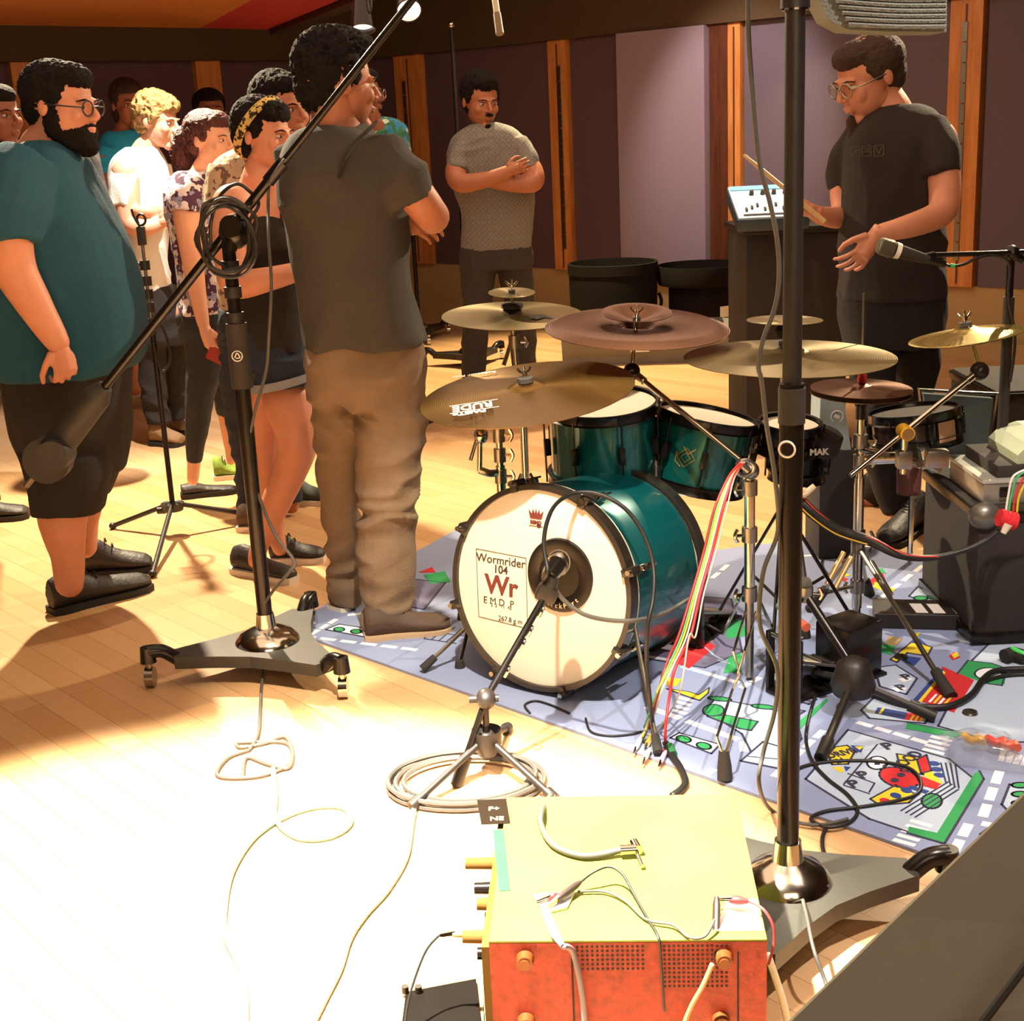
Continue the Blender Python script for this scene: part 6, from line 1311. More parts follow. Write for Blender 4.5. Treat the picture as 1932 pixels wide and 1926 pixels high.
s4_ = stand('chrome stand of the wide pale cymbal, just right of the black pole', f4, [('tilter_rod', M['chrome'], Ms4 @ V(0, 0, -.05), P4-V(0, 0, .05), .0055), ('tilter', M['steel'], P4-V(0, 0, .04), P4-V(0, -.05, .10), .012), ('upper_tube', M['chrome'], P4-V(0, -.08, .07), V(f4.x, f4.y, A(1485, 930, 3.8).z), .0085), ('middle_tube', M['chrome'], V(f4.x, f4.y, A(1487, 925, 3.8).z), V(f4.x, f4.y, A(1487, 1045, 3.8).z), .0115), ('lower_tube', M['blkg'], V(f4.x+.02, f4.y+.02, A(1487, 930, 3.8).z), V(f4.x+.02, f4.y+.02, .05), .012)], (2.4, 4.4, 6.1, .4), .24, M['blkg'])
for y in (935, 985, 1005): clampp(s4_, V(f4.x, f4.y, A(1487, y, 3.8).z), .018, (1, 0))
piece('drum_key', mat('key_tan', 'd8c0a0', .5), s4_, lambda k: k.tube([A(1502, 938, 3.7), A(1520, 930, 3.7), A(1537, 916, 3.7)], [.009, .010, .008], 8))
Ph = Mh @ V(0, 0, 0); fh_ = V(Ph.x, Ph.y, 0); hz = lambda y: V(fh_.x, fh_.y, A(1624, y, fh_.y).z)
sh = stand('chrome hi-hat stand with a tall thin rod above its cymbals', fh_, [('pull_rod', M['steel'], hz(1180), hz(553), .0032), ('seat_cup', M['blkg'], hz(790), hz(765), .016), ('upper_tube', M['chrome'], hz(785), hz(1020), .0115), ('middle_tube', M['chrome'], hz(900), hz(1145), .0150), ('lower_tube', M['steel'], hz(1140), hz(1190), .012)], (0, 0, 0, 0), 0, nm='hi_hat_stand')
for y in (832, 870, 1012, 1030, 1105): clampp(sh, hz(y), .021, (-1 if y == 1105 else 1, 0))
for x, y in ((1795, 1315), (1528, 1150), (1640, 1120)):
    e = F(x, y, .012); a = hz(1030); 
    lg = piece('leg', M['steel'], sh, lambda k: (k.tube([a, a+(e-a)*.5, e], .0075, 8, flat=.8), k.cyl(a+(e-a)*.12+V(.01, 0, 0), a+(e-a)*.35+V(.008, 0, 0), .008))); piece('rubber_foot', M['rub'], lg, lambda k: k.cyl(e+(a-e).normalized()*.10, e, .014, .018, n=14))
for off in (0, .03): piece('brace', mat('brace_wood_tone', 'd8a868', .35, .4), sh, lambda k: k.cyl(A(1592+off*500, 1042+off*300, fh_.y-.05), A(1560+off*500, 1102+off*300, fh_.y-.10), .008))
piece('brace', M['chrome'], sh, lambda k: k.cyl(A(1560, 1118, fh_.y-.1), A(1612, 1105, fh_.y), .006))
# multi-clamp and boom arm of the china
P5 = M5 @ V(0, 0, 0); j5 = A(1848, 700, 3.78); e5 = A(1605, 897, 3.62); c5_ = line_hit(e5, j5, 1706, 813)
t = thing('cymbal_boom', c5_, 'chrome boom arm with a yellow-ringed clutch carrying the golden china cymbal', 'cymbal arm')
piece('tilter_rod', M['chrome'], t, lambda k: k.cyl(P5+V(0, 0, .05), j5, .0055)); piece('tilter', M['blkg'], t, lambda k: (k.ell(j5, (.026, .026, .026)), k.torus(j5-V(0, .02, 0), (0, 1, 0), .016, .004, 20, 6), k.cyl(j5, j5+(e5-j5)*.18+V(-.02, 0, -.01), .009)))
piece('boom_arm', M['chrome'], t, lambda k: (k.cyl(j5, e5, .0075, n=14), k.cyl(j5, j5+(e5-j5)*.1, .010, n=14))); piece('clutch', mat('clutch_yellow', 'd8a020', .4, .4), t, lambda k: (k.cyl(c5_-V(0, .03, 0), c5_+V(0, .02, 0), .020, n=20),)); piece('clutch_cap', M['chrome'], t, lambda k: k.cyl(c5_-V(0, .034, 0), c5_-V(0, .03, 0), .016, n=20))
q5 = V(c5_.x, c5_.y, A(1706, 880, c5_.y).z); piece('post', M['chrome'], t, lambda k: k.cyl(c5_, q5-V(0, 0, .02), .010)); piece('block', M['steel'], t, lambda k: (k.box(V(q5.x, q5.y, A(1706, 866, c5_.y).z), (.04, .04, .05), None, .005), k.box(V(q5.x+.09, q5.y, A(1740, 866, c5_.y).z), (.06, .04, .05), None, .005)))
piece('cross_bar', M['chrome'], t, lambda k: (k.cyl(V(fh_.x, fh_.y, q5.z), V(q5.x+.10, q5.y, q5.z-.01), .011), k.box(V((fh_.x+q5.x)/2, (fh_.y+q5.y)/2-.01, q5.z), (.10, .02, .035), None, .010)))
o = MB(); q6 = A(1715, 905, 3.85); o.lathe([(.001, -.04), (.034, -.04), (.036, .04), (.001, .04)], Matrix.Translation(q6), 24); o = o.build('cup_holder', mat('leather_brown', '5a3328', .7)); tag(o, 'brown cylindrical holder hanging under the hi-hat clamps', 'holder')
piece('snare_cradle', M['chrome'], t, lambda k: (k.cyl(V(q5.x+.05, q5.y+.02, q5.z), V((Msn @ V(0, 0, -.09)).x, (Msn @ V(0, 0, -.09)).y, (Msn @ V(0, 0, -.10)).z), .010), k.cyl(Msn @ V(-Rsn*.9, 0, -.098), Msn @ V(Rsn*.9, 0, -.098), .005), k.cyl(Msn @ V(0, -Rsn*.9, -.098), Msn @ V(0, Rsn*.9, -.098), .005)))
m = MB(); qq = Msn.inverted() @ A(1798, 808, 4.0); th = math.atan2(qq.y, qq.x)
m.lathe([(Rsn-.002, -.012), (Rsn+.002, -.014), (Rsn+.002, -.075), (Rsn-.002, -.078)], None, 96, cap=False)
sn = [o for o in sc.objects if o.name.startswith('snare_drum')][0]
m2 = MB(); st = [(Rsn+.003)*1 for _ in range(1)]
for i in range(6):
    a = th-.22+i*.08; b_ = a+.08; m2.add([V((Rsn+.004)*math.cos(a), (Rsn+.004)*math.sin(a), -.016), V((Rsn+.004)*math.cos(b_), (Rsn+.004)*math.sin(b_), -.016), V((Rsn+.004)*math.cos(b_), (Rsn+.004)*math.sin(b_), -.08), V((Rsn+.004)*math.cos(a), (Rsn+.004)*math.sin(a), -.08)], [(0, 1, 2, 3)])
lobj('tan_patch', mat('patch_tan', 'b58a68', .6), m2, None, sn)
# ---- boom stand on the rug at the middle right
hub = F(1608, 1352); hub.z = 0; t = thing('microphone_stand', hub, 'black tripod microphone stand on the rug with a cone-shaped hub, right of the thick pole', 'microphone stand'); zh = A(1600, 1240, hub.y).z
piece('hub', M['blk'], t, lambda k: k.lathe([(.001, .06), (.05, .065), (.058, .09), (.040, .15), (.018, zh), (.001, zh)], Matrix.Translation(V(hub.x, hub.y, 0)), 24))
for x, y in ((1548, 1430), (1765, 1352), (1520, 1265)): e = F(x, y, .022); piece('leg', M['blk'], t, lambda k: (k.cyl(V(hub.x, hub.y, .10), e, .0105, n=12), k.cyl(e+(V(hub.x, hub.y, .1)-e).normalized()*.07, e, .016, n=12)))
tp = A(1520, 1120, hub.y+.15); piece('pole', M['blkg'], t, lambda k: k.cyl(V(hub.x, hub.y, zh-.03), tp, .012, n=12)); tp2 = A(1490, 1000, hub.y+.5); piece('upper_tube', M['blk'], t, lambda k: k.cyl(tp, A(1505, 1010, hub.y+.3), .009, n=12)); clampp(t, tp, .02)
piece('pencil_microphone', mat('pencil_mic_teal', '5f7a78', .4, .3), t, lambda k: (k.cyl(A(1470, 1142, 3.4), A(1515, 1178, 3.3), .011, n=14),)); piece('microphone_tip', mat('tip_orange', 'b0523a', .5), t, lambda k: k.cyl(A(1512, 1176, 3.305), A(1522, 1184, 3.28), .0118, n=14)); piece('clip_arm', M['blkg'], t, lambda k: k.cyl(tp, A(1490, 1160, 3.36), .006))
# ---- right vocal microphone and its stand
Ym = 4.0; pb = V(A(1908, 480, Ym).x, Ym, 0); t = thing('microphone_stand', pb, 'black microphone stand at the right edge holding the large hand microphone', 'microphone stand')
piece('lower_tube', M['blkm'], t, lambda k: k.cyl(pb+V(0, 0, .03), V(pb.x, pb.y, A(1908, 560, Ym).z), .016, n=14)); piece('upper_tube', M['blkg'], t, lambda k: k.cyl(V(pb.x, pb.y, A(1908, 560, Ym).z), V(pb.x, pb.y, A(1908, 474, Ym).z), .011, n=14)); piece('base', M['blkm'], t, lambda k: k.lathe([(.001, 0), (.13, 0), (.125, .02), (.03, .035), (.001, .035)], Matrix.Translation(pb), 32))
piece('clutch', M['blkg'], t, lambda k: (k.ell(A(1908, 478, Ym), (.025, .03, .025)), k.cyl(A(1894, 473, Ym), A(1930, 490, Ym), .012))); piece('boom', M['blkg'], t, lambda k: (k.cyl(A(1990, 474, Ym), A(1762, 481, Ym-.05), .0075, n=12), k.cyl(A(1762, 481, Ym-.05), A(1740, 486, Ym-.06), .011, n=12)))
mt = thing('vocal_microphone', A(1700, 472, Ym-.06), 'large dark hand microphone with a white band pointing at the man behind the kit', 'microphone'); a = A(1662, 464, Ym-.06); b = A(1752, 490, Ym-.06); d = (b-a).normalized()
piece('body', M['blkm'], mt, lambda k: k.tube([a+d*.035, a+d*.05, b], [.022, .020, .013], 18, smooth=False)); piece('grille', mat('grille_olive', '5a5444', .4, .5, bump=.6, bscale=900), mt, lambda k: k.tube([a-d*.012, a-d*.008, a+d*.0, a+d*.03, a+d*.036], [.004, .019, .025, .026, .024], 20, smooth=False)); piece('white_band', M['wht'], mt, lambda k: k.tube([a+d*.042, a+d*.056], [.0232, .0222], 18, smooth=False)); piece('connector', M['blkg'], mt, lambda k: k.cyl(b, b+d*.05, .010, n=12))
cable('black cable with a green mark trailing from the large hand microphone', [b+d*.05, A(1798, 502, Ym-.06), A(1820, 498, Ym-.05), A(1845, 486, Ym-.04), A(1880, 482, Ym-.03), A(1905, 500, Ym-.03), A(1903, 560, Ym-.03), A(1915, 640, Ym-.03), A(1906, 720, Ym-.03)], .0045, BLKC)
m = MB(); m.cyl(A(1793, 501, Ym-.06), A(1801, 502, Ym-.06), .0062, n=10); o = m.build('cable_marker', mat('marker_green', '2fa860', .5)); tag(o, 'small green marker ring on the cable of the large hand microphone', 'cable marker')
# ---- hanging pencil microphone, ceiling baffle
a = A(943, 64, 4.2); b = A(934, 0, 4.25); d = (b-a).normalized(); t = thing('overhead_microphone', a, 'slim pencil microphone hanging from above over the drum kit', 'microphone')
piece('capsule', mat('mic_bronze', '6a5a44', .4, .5), t, lambda k: k.cyl(a, a+d*.065, .0125, .0115, n=16)); piece('body', mat('mic_nickel', 'a89a80', .35, .7), t, lambda k: k.cyl(a+d*.062, a+d*.20, .0095, n=16)); piece('cable', M['blk'], t, lambda k: k.tube([a+d*.20, a+d*.3, V(a.x, a.y+.02, 2.7), V(a.x, a.y+.02, 3.0)], .004, 6))
t = thing('quilted_cover', A(1660, 20, 2.6), 'pale grey quilted cloth cover hanging into view at the top right', 'cover'); Yq = 2.6
qs = [(1540, -40), (1545, 0), (1565, 38), (1600, 56), (1680, 60), (1786, 60), (1787, 0), (1787, -60)]
QM = mat('quilt_grey', '5c5c54', .9, bump=.5, bscale=260)
piece('cloth', QM, t, lambda k: k.prism([A(x, y, Yq) for x, y in qs], (0, .10, 0)), smooth=False)
for i in range(6): piece('stitched_rib', QM, t, lambda k: k.tube([A(1600-i*6, 46-i*11, Yq-.002), A(1690, 50-i*10, Yq-.006), A(1784, 50-i*10, Yq-.002)], .0045, 6))
piece('hanging_rod', M['blk'], t, lambda k: k.cyl(A(1700, -50, Yq+.05), V(A(1700, -50, Yq+.05).x, Yq+.05, 3.0), .008))
# ---- distant stands behind
def far_stand(px, py, ytop, label, plate=True, r=.012):
    c = F(px, py); c.z = 0; t = thing('boom_stand', c, label, 'microphone stand'); studio_base(t, c, .24, 2.9, M['blk'], .07)
    piece('pole', M['blkg'], t, lambda k: k.cyl(V(c.x, c.y, .12), V(c.x, c.y, A(px, ytop, c.y).z), r, n=12)); piece('top_knob', M['chrome'], t, lambda k: k.ell(V(c.x, c.y, A(px, ytop, c.y).z), (.02, .02, .02))); return c
far_stand(886, 690, 45, 'tall thin chrome-topped stand with a black wheeled base behind the man with folded arms'); far_stand(792, 640, 440, 'black studio stand further back, right of the tall man', r=.016)
# ---- orange wheel hub rack unit in the foreground, orange and yellow painted for blown-out light
zt = .30; TL = F(905, 1507, zt); TR = F(1335, 1497, zt); BR = F(1447, 1772, zt); BL = F(922, 1776, zt)
ax = (BR-BL).normalized(); ay = V(-ax.y, ax.x, 0); w_ = (BR-BL).length; dp = .47
O = BL; Pq = lambda x, y, z: O+ax*x+ay*y+V(0, 0, z-zt)
t = thing('rack_amplifier', V(O.x+w_/2, O.y+dp/2, 0), 'metal rack unit with painted overexposure: pale yellow top, red-orange perforated front panel at bottom centre', 'amplifier')
BLOWN_CREAM = mat('unit_blown_cream', (.22, .24, .045), .85, spec=.08, var=.4, scale=5); BLOWN_ORG = mat('unit_blown_orange', '8a2408', .55, var=.6, scale=70, bump=.15); HOLE = mat('hole_dark', '2a1008', .8); BRZ = mat('bumper_brass', '70401c', .35, .3)  # cream and orange put the tints of overexposed light into the colour
piece('body', BLOWN_CREAM, t, lambda k: k.prism([Pq(0, .006, .015), Pq(w_, .006, .015), Pq(w_, dp, .015), Pq(0, dp, .015)], (0, 0, zt-.018)), smooth=False)
piece('top_plate', BLOWN_CREAM, t, lambda k: k.prism([Pq(0, 0, zt-.003), Pq(w_, 0, zt-.003), Pq(w_, dp, zt-.003), Pq(0, dp, zt-.003)], (0, 0, .003)), smooth=False)
fp = piece('front_panel', BLOWN_ORG, t, lambda k: k.prism([Pq(0, 0, .015), Pq(w_, 0, .015), Pq(w_, .006, .015), Pq(0, .006, .015)], (0, 0, zt-.019)), smooth=False)
def holes(k):
    def grid(x0, x1, n, r_, z0, dz):
        for i in range(n):
            for j in range(r_):
                q = Pq(x0+(x1-x0)*i/(n-1), -.0006, zt-z0-dz*j); k.cyl(q, q+ay*.001, .0024, n=6)
    grid(.135, .235, 14, 6, .010, .0078); grid(.268, .362, 14, 10, .010, .0078)
piece('vent_holes', HOLE, fp, holes)['kind'] = 'stuff'
for x, z in ((.055, .03), (w_-.065, .03), (.052, .14), (w_-.07, .14)): piece('corner_bumper', BRZ, t, lambda k: (k.cyl(Pq(x, .0, zt-z), Pq(x, -.016, zt-z), .014, .012, n=18), k.cyl(Pq(x, -.016, zt-z), Pq(x, -.019, zt-z), .008, n=12)))
for x in (.125, w_-.045): piece('panel_seam', HOLE, fp, lambda k: k.prism([Pq(x, -.0008, .03), Pq(x+.003, -.0008, .03), Pq(x+.003, .001, .03), Pq(x, .001, .03)], (0, 0, zt-.05)), smooth=False)
side = piece('control_panel', mat('panel_tan', '5e4a24', .8, spec=.1), t, lambda k: k.prism([Pq(-.012, .0, .02), Pq(0, .0, .02), Pq(0, dp, .02), Pq(-.012, dp, .02)], (0, 0, zt-.03)), smooth=False)
for i, (y_, l_, z_) in enumerate(((.32, .055, .05), (.22, .03, .04), (.155, .02, .03), (.12, .02, .10), (.06, .035, .03), (.27, .02, .12))): piece('knob', M['blkg'] if i % 2 else mat('knob_tan', '6a5028', .8, spec=.1), t, lambda k: k.cyl(Pq(-.012, y_, zt-z_), Pq(-.012-l_, y_, zt-z_), .011, .010, n=14))
GT = mat('tape_green', (.03, .15, .05), .8, spec=.1); 
o = MB(); a1, a2, a3, a4 = [F(x, y, zt) for x, y in ((930, 1566), (950, 1566), (963, 1680), (942, 1682))]; o.prism([V(p_.x, p_.y, zt+.0003) for p_ in (a1, a2, a3, a4)], (0, 0, .0008)); o = o.build('tape_strip', GT, smooth=False); tag(o, 'green tape strip stuck on the left of the rack unit top', 'tape')
a1, a2, a3, a4 = [F(x, y, zt) for x, y in ((900, 1510), (955, 1508), (963, 1554), (908, 1556))]; o = MB(); o.prism([V(p_.x, p_.y, zt+.0003) for p_ in (a1, a2, a3, a4)], (0, 0, .0008)); o = o.build('note_tape', mat('note_dark', '1e150b', .9, spec=.1), smooth=False); tag(o, 'dark tape with handwritten letters at the back left corner of the rack unit', 'tape')
m = MB()
for s_, x, y in (('F+', 921, 1530), ('NE', 924, 1549)): p_ = F(x, y, zt); textadd(m, s_, .020, Matrix.Translation(V(p_.x, p_.y, zt+.0012)), False, .0004, extrude=.0002)
m.build('handwriting', mat('chalk', 'c9b68a', .8), o)
# leads on the unit
cable('thick black cable lying across the rack unit top to a right-angle plug', [F(1040, 1500, .24), F(1022, 1530, zt+.012), F(1022, 1560, zt+.008), F(1045, 1595, zt+.008), F(1090, 1613, zt+.008), F(1130, 1613, zt+.008), F(1172, 1603, zt+.012)], .0058, GRYC)
t = thing('jack_plug', F(1200, 1605, zt), 'silver right-angle jack plug on the rack unit top', 'plug'); piece('body', M['chrome'], t, lambda k: k.tube([F(1170, 1604, zt+.014), F(1200, 1602, zt+.014)], .009, 12)); piece('tip', M['chrome'], t, lambda k: (k.cyl(F(1196, 1590, zt+.012), F(1204, 1604, zt+.012), .009, n=12), k.cyl(F(1200, 1605, zt+.01), F(1212, 1634, zt+.008), .004, n=10)))
def clip(label, p0, p1, body, name='alligator_clip'):
    d = (p1-p0).normalized(); t = thing(name, p0, label, 'clip'); piece('boot', body, t, lambda k: k.tube([p0+d*.02, p0+d*.03, p1-d*.012, p1], [.005, .0075, .007, .004], 12, smooth=False, flat=.8)); piece('jaw', M['chrome'], t, lambda k: (k.cyl(p0, p0+d*.025+V(0, 0, .003), .002, .0035, n=8), k.cyl(p0+V(0, 0, -.003), p0+d*.025, .002, .0035, n=8)))
BRB = mat('boot_black', '2a1a14', .5); BRR = mat('boot_red', 'b02020', .5); BRU = mat('boot_blue', '5a6ab8', .5)
clip('black crocodile clip at the left on the rack unit top', F(1035, 1708, zt+.012), F(1095, 1664, zt+.016), BRB); clip('red crocodile clip beside the black one on the rack unit top', F(1012, 1700, zt+.010), F(1055, 1688, zt+.010), BRR)
o = MB(); o.prism([F(x, y, zt+.001) for x, y in ((1008, 1690), (1040, 1688), (1085, 1685), (1070, 1715), (1040, 1722), (1018, 1712))], (0, 0, .004)); o = o.build('paper_tag', M['wht'], smooth=False); tag(o, 'white paper tag under the crocodile clips on the rack unit', 'tag')
t = thing('mini_plug', F(1035, 1720, zt), 'blue and green banded mini plug at the front of the rack unit top', 'plug'); q0 = F(1028, 1716, zt+.01); q1 = F(1042, 1750, zt+.012); q2 = F(1048, 1764, zt+.012); piece('blue_sleeve', BRU, t, lambda k: k.cyl(q0, q1, .006, .007, n=12)); piece('green_sleeve', mat('sleeve_green', '6ad08a', .5), t, lambda k: k.cyl(q1, q2, .0075, .0075, n=12)); piece('tail', mat('sleeve_grey', '7e7c98', .5), t, lambda k: k.cyl(q2, F(1062, 1785, zt+.012), .0072, .004, n=12))
cable('grey-violet lead hanging over the rack unit front panel from the mini plug', [F(1062, 1785, zt+.012), Pq(.128, -.012, zt-.01), Pq(.138, -.014, zt-.06), Pq(.143, -.012, zt-.14), Pq(.140, -.014, .05), Pq(.15, -.03, .01)], .0048, mat('cable_violet', '7e7684', .6))
cable('thin black lead arching between the crocodile clips over the rack unit', [F(1095, 1664, zt+.016), F(1120, 1645, zt+.03), F(1150, 1635, zt+.035), F(1175, 1650, zt+.03), F(1195, 1685, zt+.015), F(1220, 1730, zt+.006), F(1242, 1768, zt+.005), Pq(.262, -.006, zt-.03), Pq(.266, -.006, zt-.12)], .0022, BLKC)
cable('thin grey lead crossing the rack unit top to the right clip', [F(1090, 1682, zt+.006), F(1140, 1682, zt+.006), F(1180, 1700, zt+.006), F(1220, 1735, zt+.006), F(1270, 1745, zt+.008), F(1300, 1768, zt+.006), F(1330, 1766, zt+.008), F(1348, 1735, zt+.02)], .0022, GRYC)
clip('upright black crocodile clip at the right front edge of the rack unit', Pq(.345, -.008, zt-.03), F(1352, 1692, zt+.03), BRB); clip('red crocodile clip at the right front of the rack unit', F(1352, 1695, zt+.02), F(1412, 1700, zt+.02), BRR)
o = MB(); o.prism([Pq(.345, .02, zt+.0005), Pq(w_-.003, .02, zt+.0005), Pq(w_-.003, .11, zt+.0005), Pq(.375, .11, zt+.0005)], (0, 0, .002)); o = o.build('paper_sheet', M['wht'], smooth=False); tag(o, 'white paper patch on the right corner of the rack unit top', 'paper')
cable('thin red lead curling from the red clip past the right end of the rack unit', [F(1412, 1700, zt+.02), F(1440, 1715, zt+.02), F(1458, 1745, zt), F(1460, 1780, zt-.03), F(1450, 1820, zt-.06)], .0022, mat('cable_red', 'b83a38', .5))
cable('tan lead hanging down the rack unit front from the upright clip', [Pq(.34, -.01, zt-.035), Pq(.325, -.014, zt-.07), Pq(.305, -.016, zt-.11), Pq(.29, -.018, zt-.16), Pq(.28, -.02, .05), Pq(.27, -.02, .01)], .004, mat('cable_tan', 'a88a58', .6))
cable('white cable running down at the right end of the rack unit', [F(1448, 1800, .20), F(1465, 1850, .15), F(1480, 1900, .1), F(1490, 1960, .02)], .006, mat('cable_white', 'e8e0d0', .5))
clip('probe clip sticking out of the left control panel', Pq(-.085, .075, zt-.035), Pq(-.012, .075, zt-.03), mat('probe_tan', 'b09868', .5), 'probe'); cable('thin lead looping from the probe down to the small black box', [Pq(-.085, .075, zt-.035), Pq(-.11, .06, zt-.06), Pq(-.135, .02, zt-.12), Pq(-.14, -.02, .13)], .002, BLKC)
# small black box at bottom left of it
t = thing('power_box', F(840, 1940), 'low black box with a tan edge at the bottom, left of the rack unit', 'box'); b0, b1, b2, b3 = [F(x, y, .12) for x, y in ((735, 1862), (910, 1842), (915, 2000), (715, 2000))]
piece('body', M['blkm'], t, lambda k: k.prism([V(p_.x, p_.y, .01) for p_ in (b0, b1, b2, b3)], (0, 0, .11)), smooth=False); piece('top_cover', mat('cover_brownblack', '110c08', .9, spec=.1, var=.3, scale=30), t, lambda k: k.prism([V(p_.x, p_.y, .12) for p_ in (b0+V(.03, -.03, 0), b1+V(-.01, -.02, 0), b2, b3+V(.03, 0, 0))], (0, 0, .01)), smooth=False); piece('edge_trim', mat('trim_tan', 'a8844c', .6), t, lambda k: k.prism([V(p_.x, p_.y, .112) for p_ in (b0+V(-.008, .008, 0), b1+V(0, .008, 0), b2+V(0, 0, 0), b3+V(-.008, 0, 0))], (0, 0, .01)), smooth=False)
for x in (765, 790): q = F(x, 1872, .13); piece('knob', M['blk'], t, lambda k: k.cyl(q, q+V(0, 0, .012), .006, n=12))
# ---- grey desk panel close to the camera
t = thing('music_stand', F(1990, 2300, 0), 'large dark grey-olive tilted panel filling the bottom right corner', 'music stand')
Yn = 1.05; g0 = [A(1428, 1990, Yn-.05), A(1700, 1725, Yn), A(2010, 1425, Yn+.04), A(2500, 1800, Yn-.06), A(2000, 2500, Yn-.16)]; GM = mat('desk_olive', '6c685c', .7, var=.06, scale=60)
nn = (g0[2]-g0[0]).cross(g0[3]-g0[0]).normalized(); nn = -nn if nn.dot(CAMP-g0[1]) > 0 else nn
piece('desk', GM, t, lambda k: k.prism(g0, nn*.014), smooth=False)
piece('lip', mat('desk_dark', '1e1c18', .8), t, lambda k: k.tube([A(1838, 1950, Yn-.1), A(1935, 1822, Yn-.08), A(2200, 1500, Yn-.05)], .0035, 6, smooth=False))
pc_ = (g0[0]+g0[2]+g0[3])/3+nn*.02; piece('pole', M['blkg'], t, lambda k: k.cyl(pc_, V(pc_.x, pc_.y, .02), .012)); piece('foot', M['blkm'], t, lambda k: k.lathe([(.001, 0), (.16, 0), (.15, .015), (.02, .03), (.001, .03)], Matrix.Translation(V(pc_.x, pc_.y, 0)), 32)); t.location = V(pc_.x, pc_.y, 0)
for ch_ in t.children: ch_.location = ch_.location + (V(F(1990, 2300, 0).x, F(1990, 2300, 0).y, 0) - V(pc_.x, pc_.y, 0))
# ---- coloured wires hanging by the boom clutch, and other cables
def wire(lab, col, pts, r=.0023): cable(lab, pts, r, mat('wire_'+col, col, .45, var=.05), 'wire', 'wire')
def wp(dx, dy=0): return [A(1400+dx*.3, 872, 3.42), A(1378+dx*.5, 900, 3.42), A(1355+dx, 960, 3.38), A(1335+dx, 1040, 3.34), A(1312+dx, 1120, 3.28), A(1290+dx*1.4, 1200, 3.22)]
wire('yellow wire of the bundle hanging right of the bass drum', 'd8c020', wp(0)+[A(1262, 1262, 3.16), A(1238, 1310, 3.12), F(1222, 1368, .03), F(1212, 1390, .02)]); wire('white wire of the bundle hanging right of the bass drum', 'd8d2c0', wp(4)+[A(1268, 1260, 3.15), A(1246, 1310, 3.12), F(1230, 1360, .03), F(1202, 1398, .02)]); wire('green wire of the bundle hanging right of the bass drum', '4a9a60', wp(-3)+[A(1258, 1262, 3.16), A(1236, 1315, 3.12), F(1215, 1372, .03)])
wire('red wire falling straight from the coloured bundle to the rug', 'c02428', wp(9)+[A(1274, 1260, 3.14), A(1262, 1320, 3.1), A(1256, 1370, 3.06), F(1255, 1405, .02), F(1254, 1420, .012)], .0038); wire('dark red wire behind the yellow one in the hanging bundle', '9a2024', wp(-7)+[A(1262, 1240, 3.2), A(1246, 1290, 3.16), F(1225, 1375, .02)], .0035); wire('thin pale wire at the right of the hanging bundle', 'b8a898', wp(16)+[A(1300, 1200, 3.2), A(1284, 1300, 3.1), F(1260, 1350, .03), F(1236, 1385, .02), F(1222, 1410, .015)], .0022)
for i, (x, y, c_, lab) in enumerate(((1205, 1400, 'd8d2c0', 'white'), (1226, 1392, 'b8a040', 'brass'), (1222, 1420, 'e0d8c8', 'cream'), (1252, 1425, 'd89ab0', 'pink'))): clip('%s plug end of a hanging wire on the rug edge below the bundle' % lab, F(x-10, y+22, .012), F(x+4, y-8, .02), mat('plug_'+c_, c_, .45), 'plug_end')
cable('black cable with a green band curving off the rug edge below the coloured wires', [F(1256, 1402, .02), F(1268, 1425, .018), F(1284, 1450, .014), F(1293, 1475, .01), F(1285, 1490, .008), F(1268, 1502, .008)], .009, BLKC); m = MB(); m.cyl(F(1263, 1408, .02), F(1270, 1424, .018), .011, n=12); o = m.build('cable_band', GT); tag(o, 'green band round the short black cable at the rug edge', 'cable band')
hose = [A(1492, 925, 3.75), A(1530, 965, 3.7), A(1580, 1000, 3.62), A(1640, 1020, 3.55), A(1700, 1048, 3.5), A(1760, 1052, 3.5), A(1820, 1038, 3.5), A(1860, 1020, 3.5), A(1885, 1000, 3.5)]
cable('thick black cable sagging from the kit to the red-wrapped plug', hose, [.016, .017, .017, .015, .011, .0085, .0075, .007, .007], BLKC)
cable('red wire lying along the thick sagging black cable', [p_+V(.01, -.018, .008) for p_ in hose[:6]], .0022, mat('wire_red2', 'c03028', .4)); cable('yellow wire lying along the thick sagging black cable', [p_+V(-.01, -.02, -.004) for p_ in hose[:4]], .0022, mat('wire_yellow2', 'd0a030', .4))
t = thing('wrapped_plug', A(1898, 985, 3.5), 'red tape-wrapped plug held up by the thick black cable at the right edge', 'plug'); q = A(1900, 982, 3.5); piece('red_wrap', mat('tape_red', 'd02028', .8, bump=.4), t, lambda k: k.tube([q+V(-.022, 0, .010), q+V(.022, 0, -.004)], .024, 16)); piece('plug_body', mat('plug_ivory', 'd8cdb8', .5), t, lambda k: k.cyl(q+V(-.004, -.02, -.004), q+V(-.016, -.02, -.028), .012, .008, n=14))
for col, off, lab in (('e8e4da', 0, 'white'), ('48a868', .008, 'green'), ('c83028', .02, 'red'), ('d8c020', .03, 'yellow')): wire('%s wire rising from the red-wrapped plug' % lab, col, [q+V(off-.005, 0, .02), q+V(off, 0, .07), q+V(off*1.6+.01, .0, .12), q+V(off*2+.05, .0, .14)], .0032)
bc = lambda lab, pts, r=.0045, z=.012: cable(lab, fl(pts, z), r, BLKC)
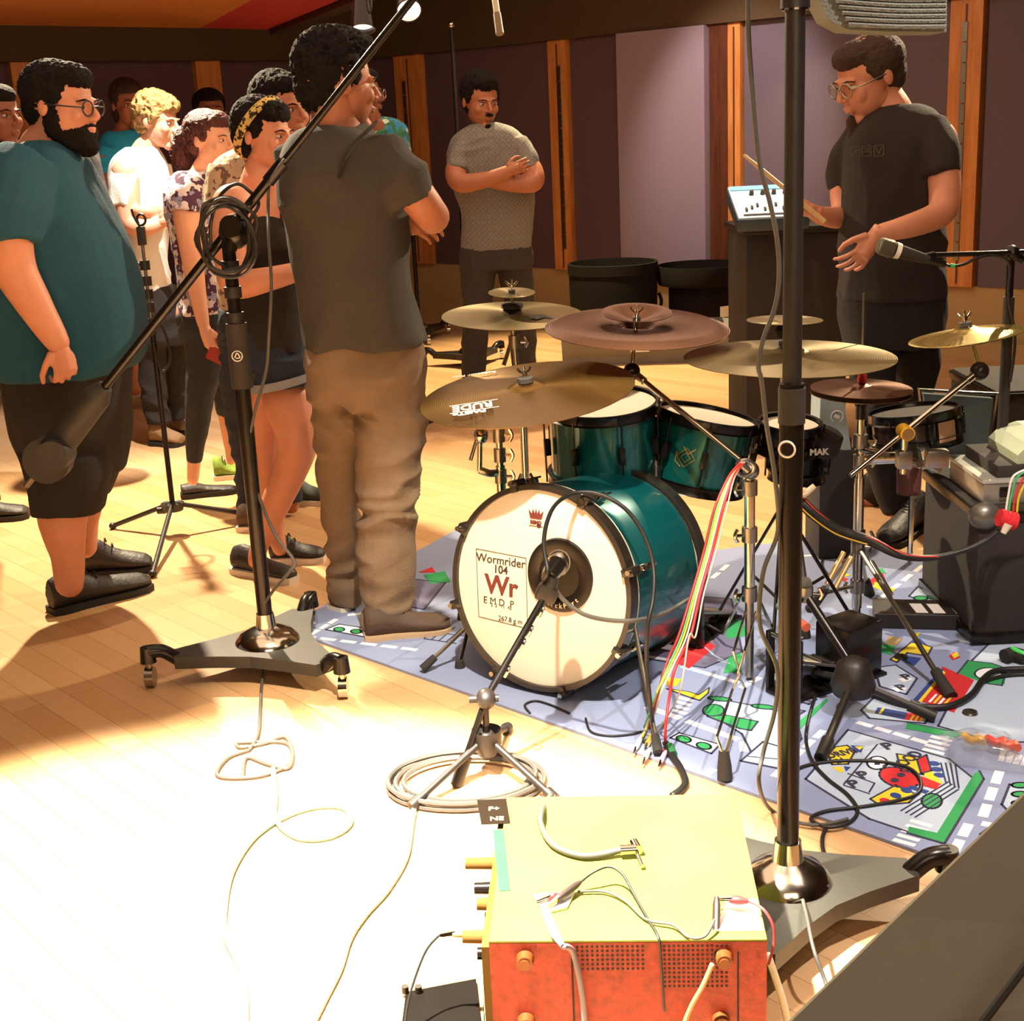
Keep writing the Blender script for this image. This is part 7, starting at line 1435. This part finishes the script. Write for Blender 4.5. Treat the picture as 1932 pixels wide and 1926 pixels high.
bc('black cable running over the print of the rug into an S curve at its edge', [(1560, 1262), (1536, 1320), (1523, 1370), (1522, 1405), (1535, 1440), (1562, 1470), (1600, 1500), (1618, 1530), (1600, 1553), (1560, 1560), (1530, 1545), (1560, 1530), (1640, 1520), (1720, 1503), (1738, 1480), (1720, 1452), (1670, 1438), (1600, 1435), (1530, 1442), (1478, 1462)]); bc('black cable running from the rug edge to the base plate of the right stand', [(1562, 1555), (1552, 1580), (1555, 1610), (1575, 1640), (1615, 1672)], .0045, .008)
bc('thick black cable curving across the rug from the tripod hub to the right edge', [(1632, 1290), (1680, 1318), (1730, 1332), (1790, 1332), (1832, 1312), (1855, 1282), (1880, 1266), (1932, 1262), (2020, 1262)], .009, .018); bc('second black cable following the thick one across the rug', [(1640, 1310), (1700, 1330), (1760, 1338), (1820, 1322), (1850, 1290), (1890, 1276), (1940, 1272), (2010, 1274)], .006, .014)
bc('thin cable meandering on the rug under the hi-hat stand', [(1540, 1000), (1560, 1040), (1590, 1060), (1570, 1085), (1550, 1060), (1580, 1020), (1620, 1030)], .003); bc('thin dark cable loops on the floor left of the kit rug edge', [(1000, 1345), (990, 1330), (1010, 1322), (1040, 1330), (1075, 1345)], .003)
bc('thin cable looping on the rug in front of the bass drum', [(1105, 1355), (1115, 1380), (1150, 1388), (1190, 1385), (1210, 1380)], .003)
o = MB(); o.tube(fl([(1895, 1238), (1912, 1234), (1935, 1240)], .03), .02, 10); o = o.build('sandbag', M['blkm']); tag(o, 'small dark pouch with a green strap at the right edge of the rug', 'pouch'); o2 = MB(); o2.tube([F(1908, 1222, .05), F(1932, 1232, .045), F(1960, 1240, .03)], .006, 8, flat=.5); o2.build('green_strap', mat('strap_green', '48d060', .5), o)
for i, (x, y) in enumerate(((1830, 1345), (1700, 1240))): 
    m = MB(); m.lathe([(.001, 0), (.020, 0), (.018, .005), (.001, .006)], Matrix.Translation(F(x, y, .0098)), 20); o = m.build('coin_disc', M['steel'] if i == 0 else M['blk']); tag(o, ('round dull metal disc on the pale block at the right of the rug', 'small black disc on the rug near the pedal')[i], 'disc')
GR = {'cymbal': 'cymbals of the drum kit', 'person': 'people gathered around the drum kit', 'microphone stand': 'microphone stands around the kit', 'stand': 'chrome stands of the drum kit', 'drum': 'drums of the kit', 'wire': 'thin coloured wires', 'cable': 'cables on the floor and stands', 'clip': 'clips and plug ends of the test leads', 'pedal': 'pedals on the rug', 'spotlight': 'ceiling spotlights', 'ceiling panel': 'suspended ceiling clouds', 'case': 'cases around the kit', 'microphone': 'microphones around the kit', 'tape': 'tape on the rack unit', 'disc': 'small discs on the rug', 'plug': 'plugs of the leads'}
for o in sc.objects:
    if o.parent is None and 'category' in o.keys() and 'group' not in o.keys() and o['category'] in GR: o['group'] = GR[o['category']]
bpy.context.view_layer.update()
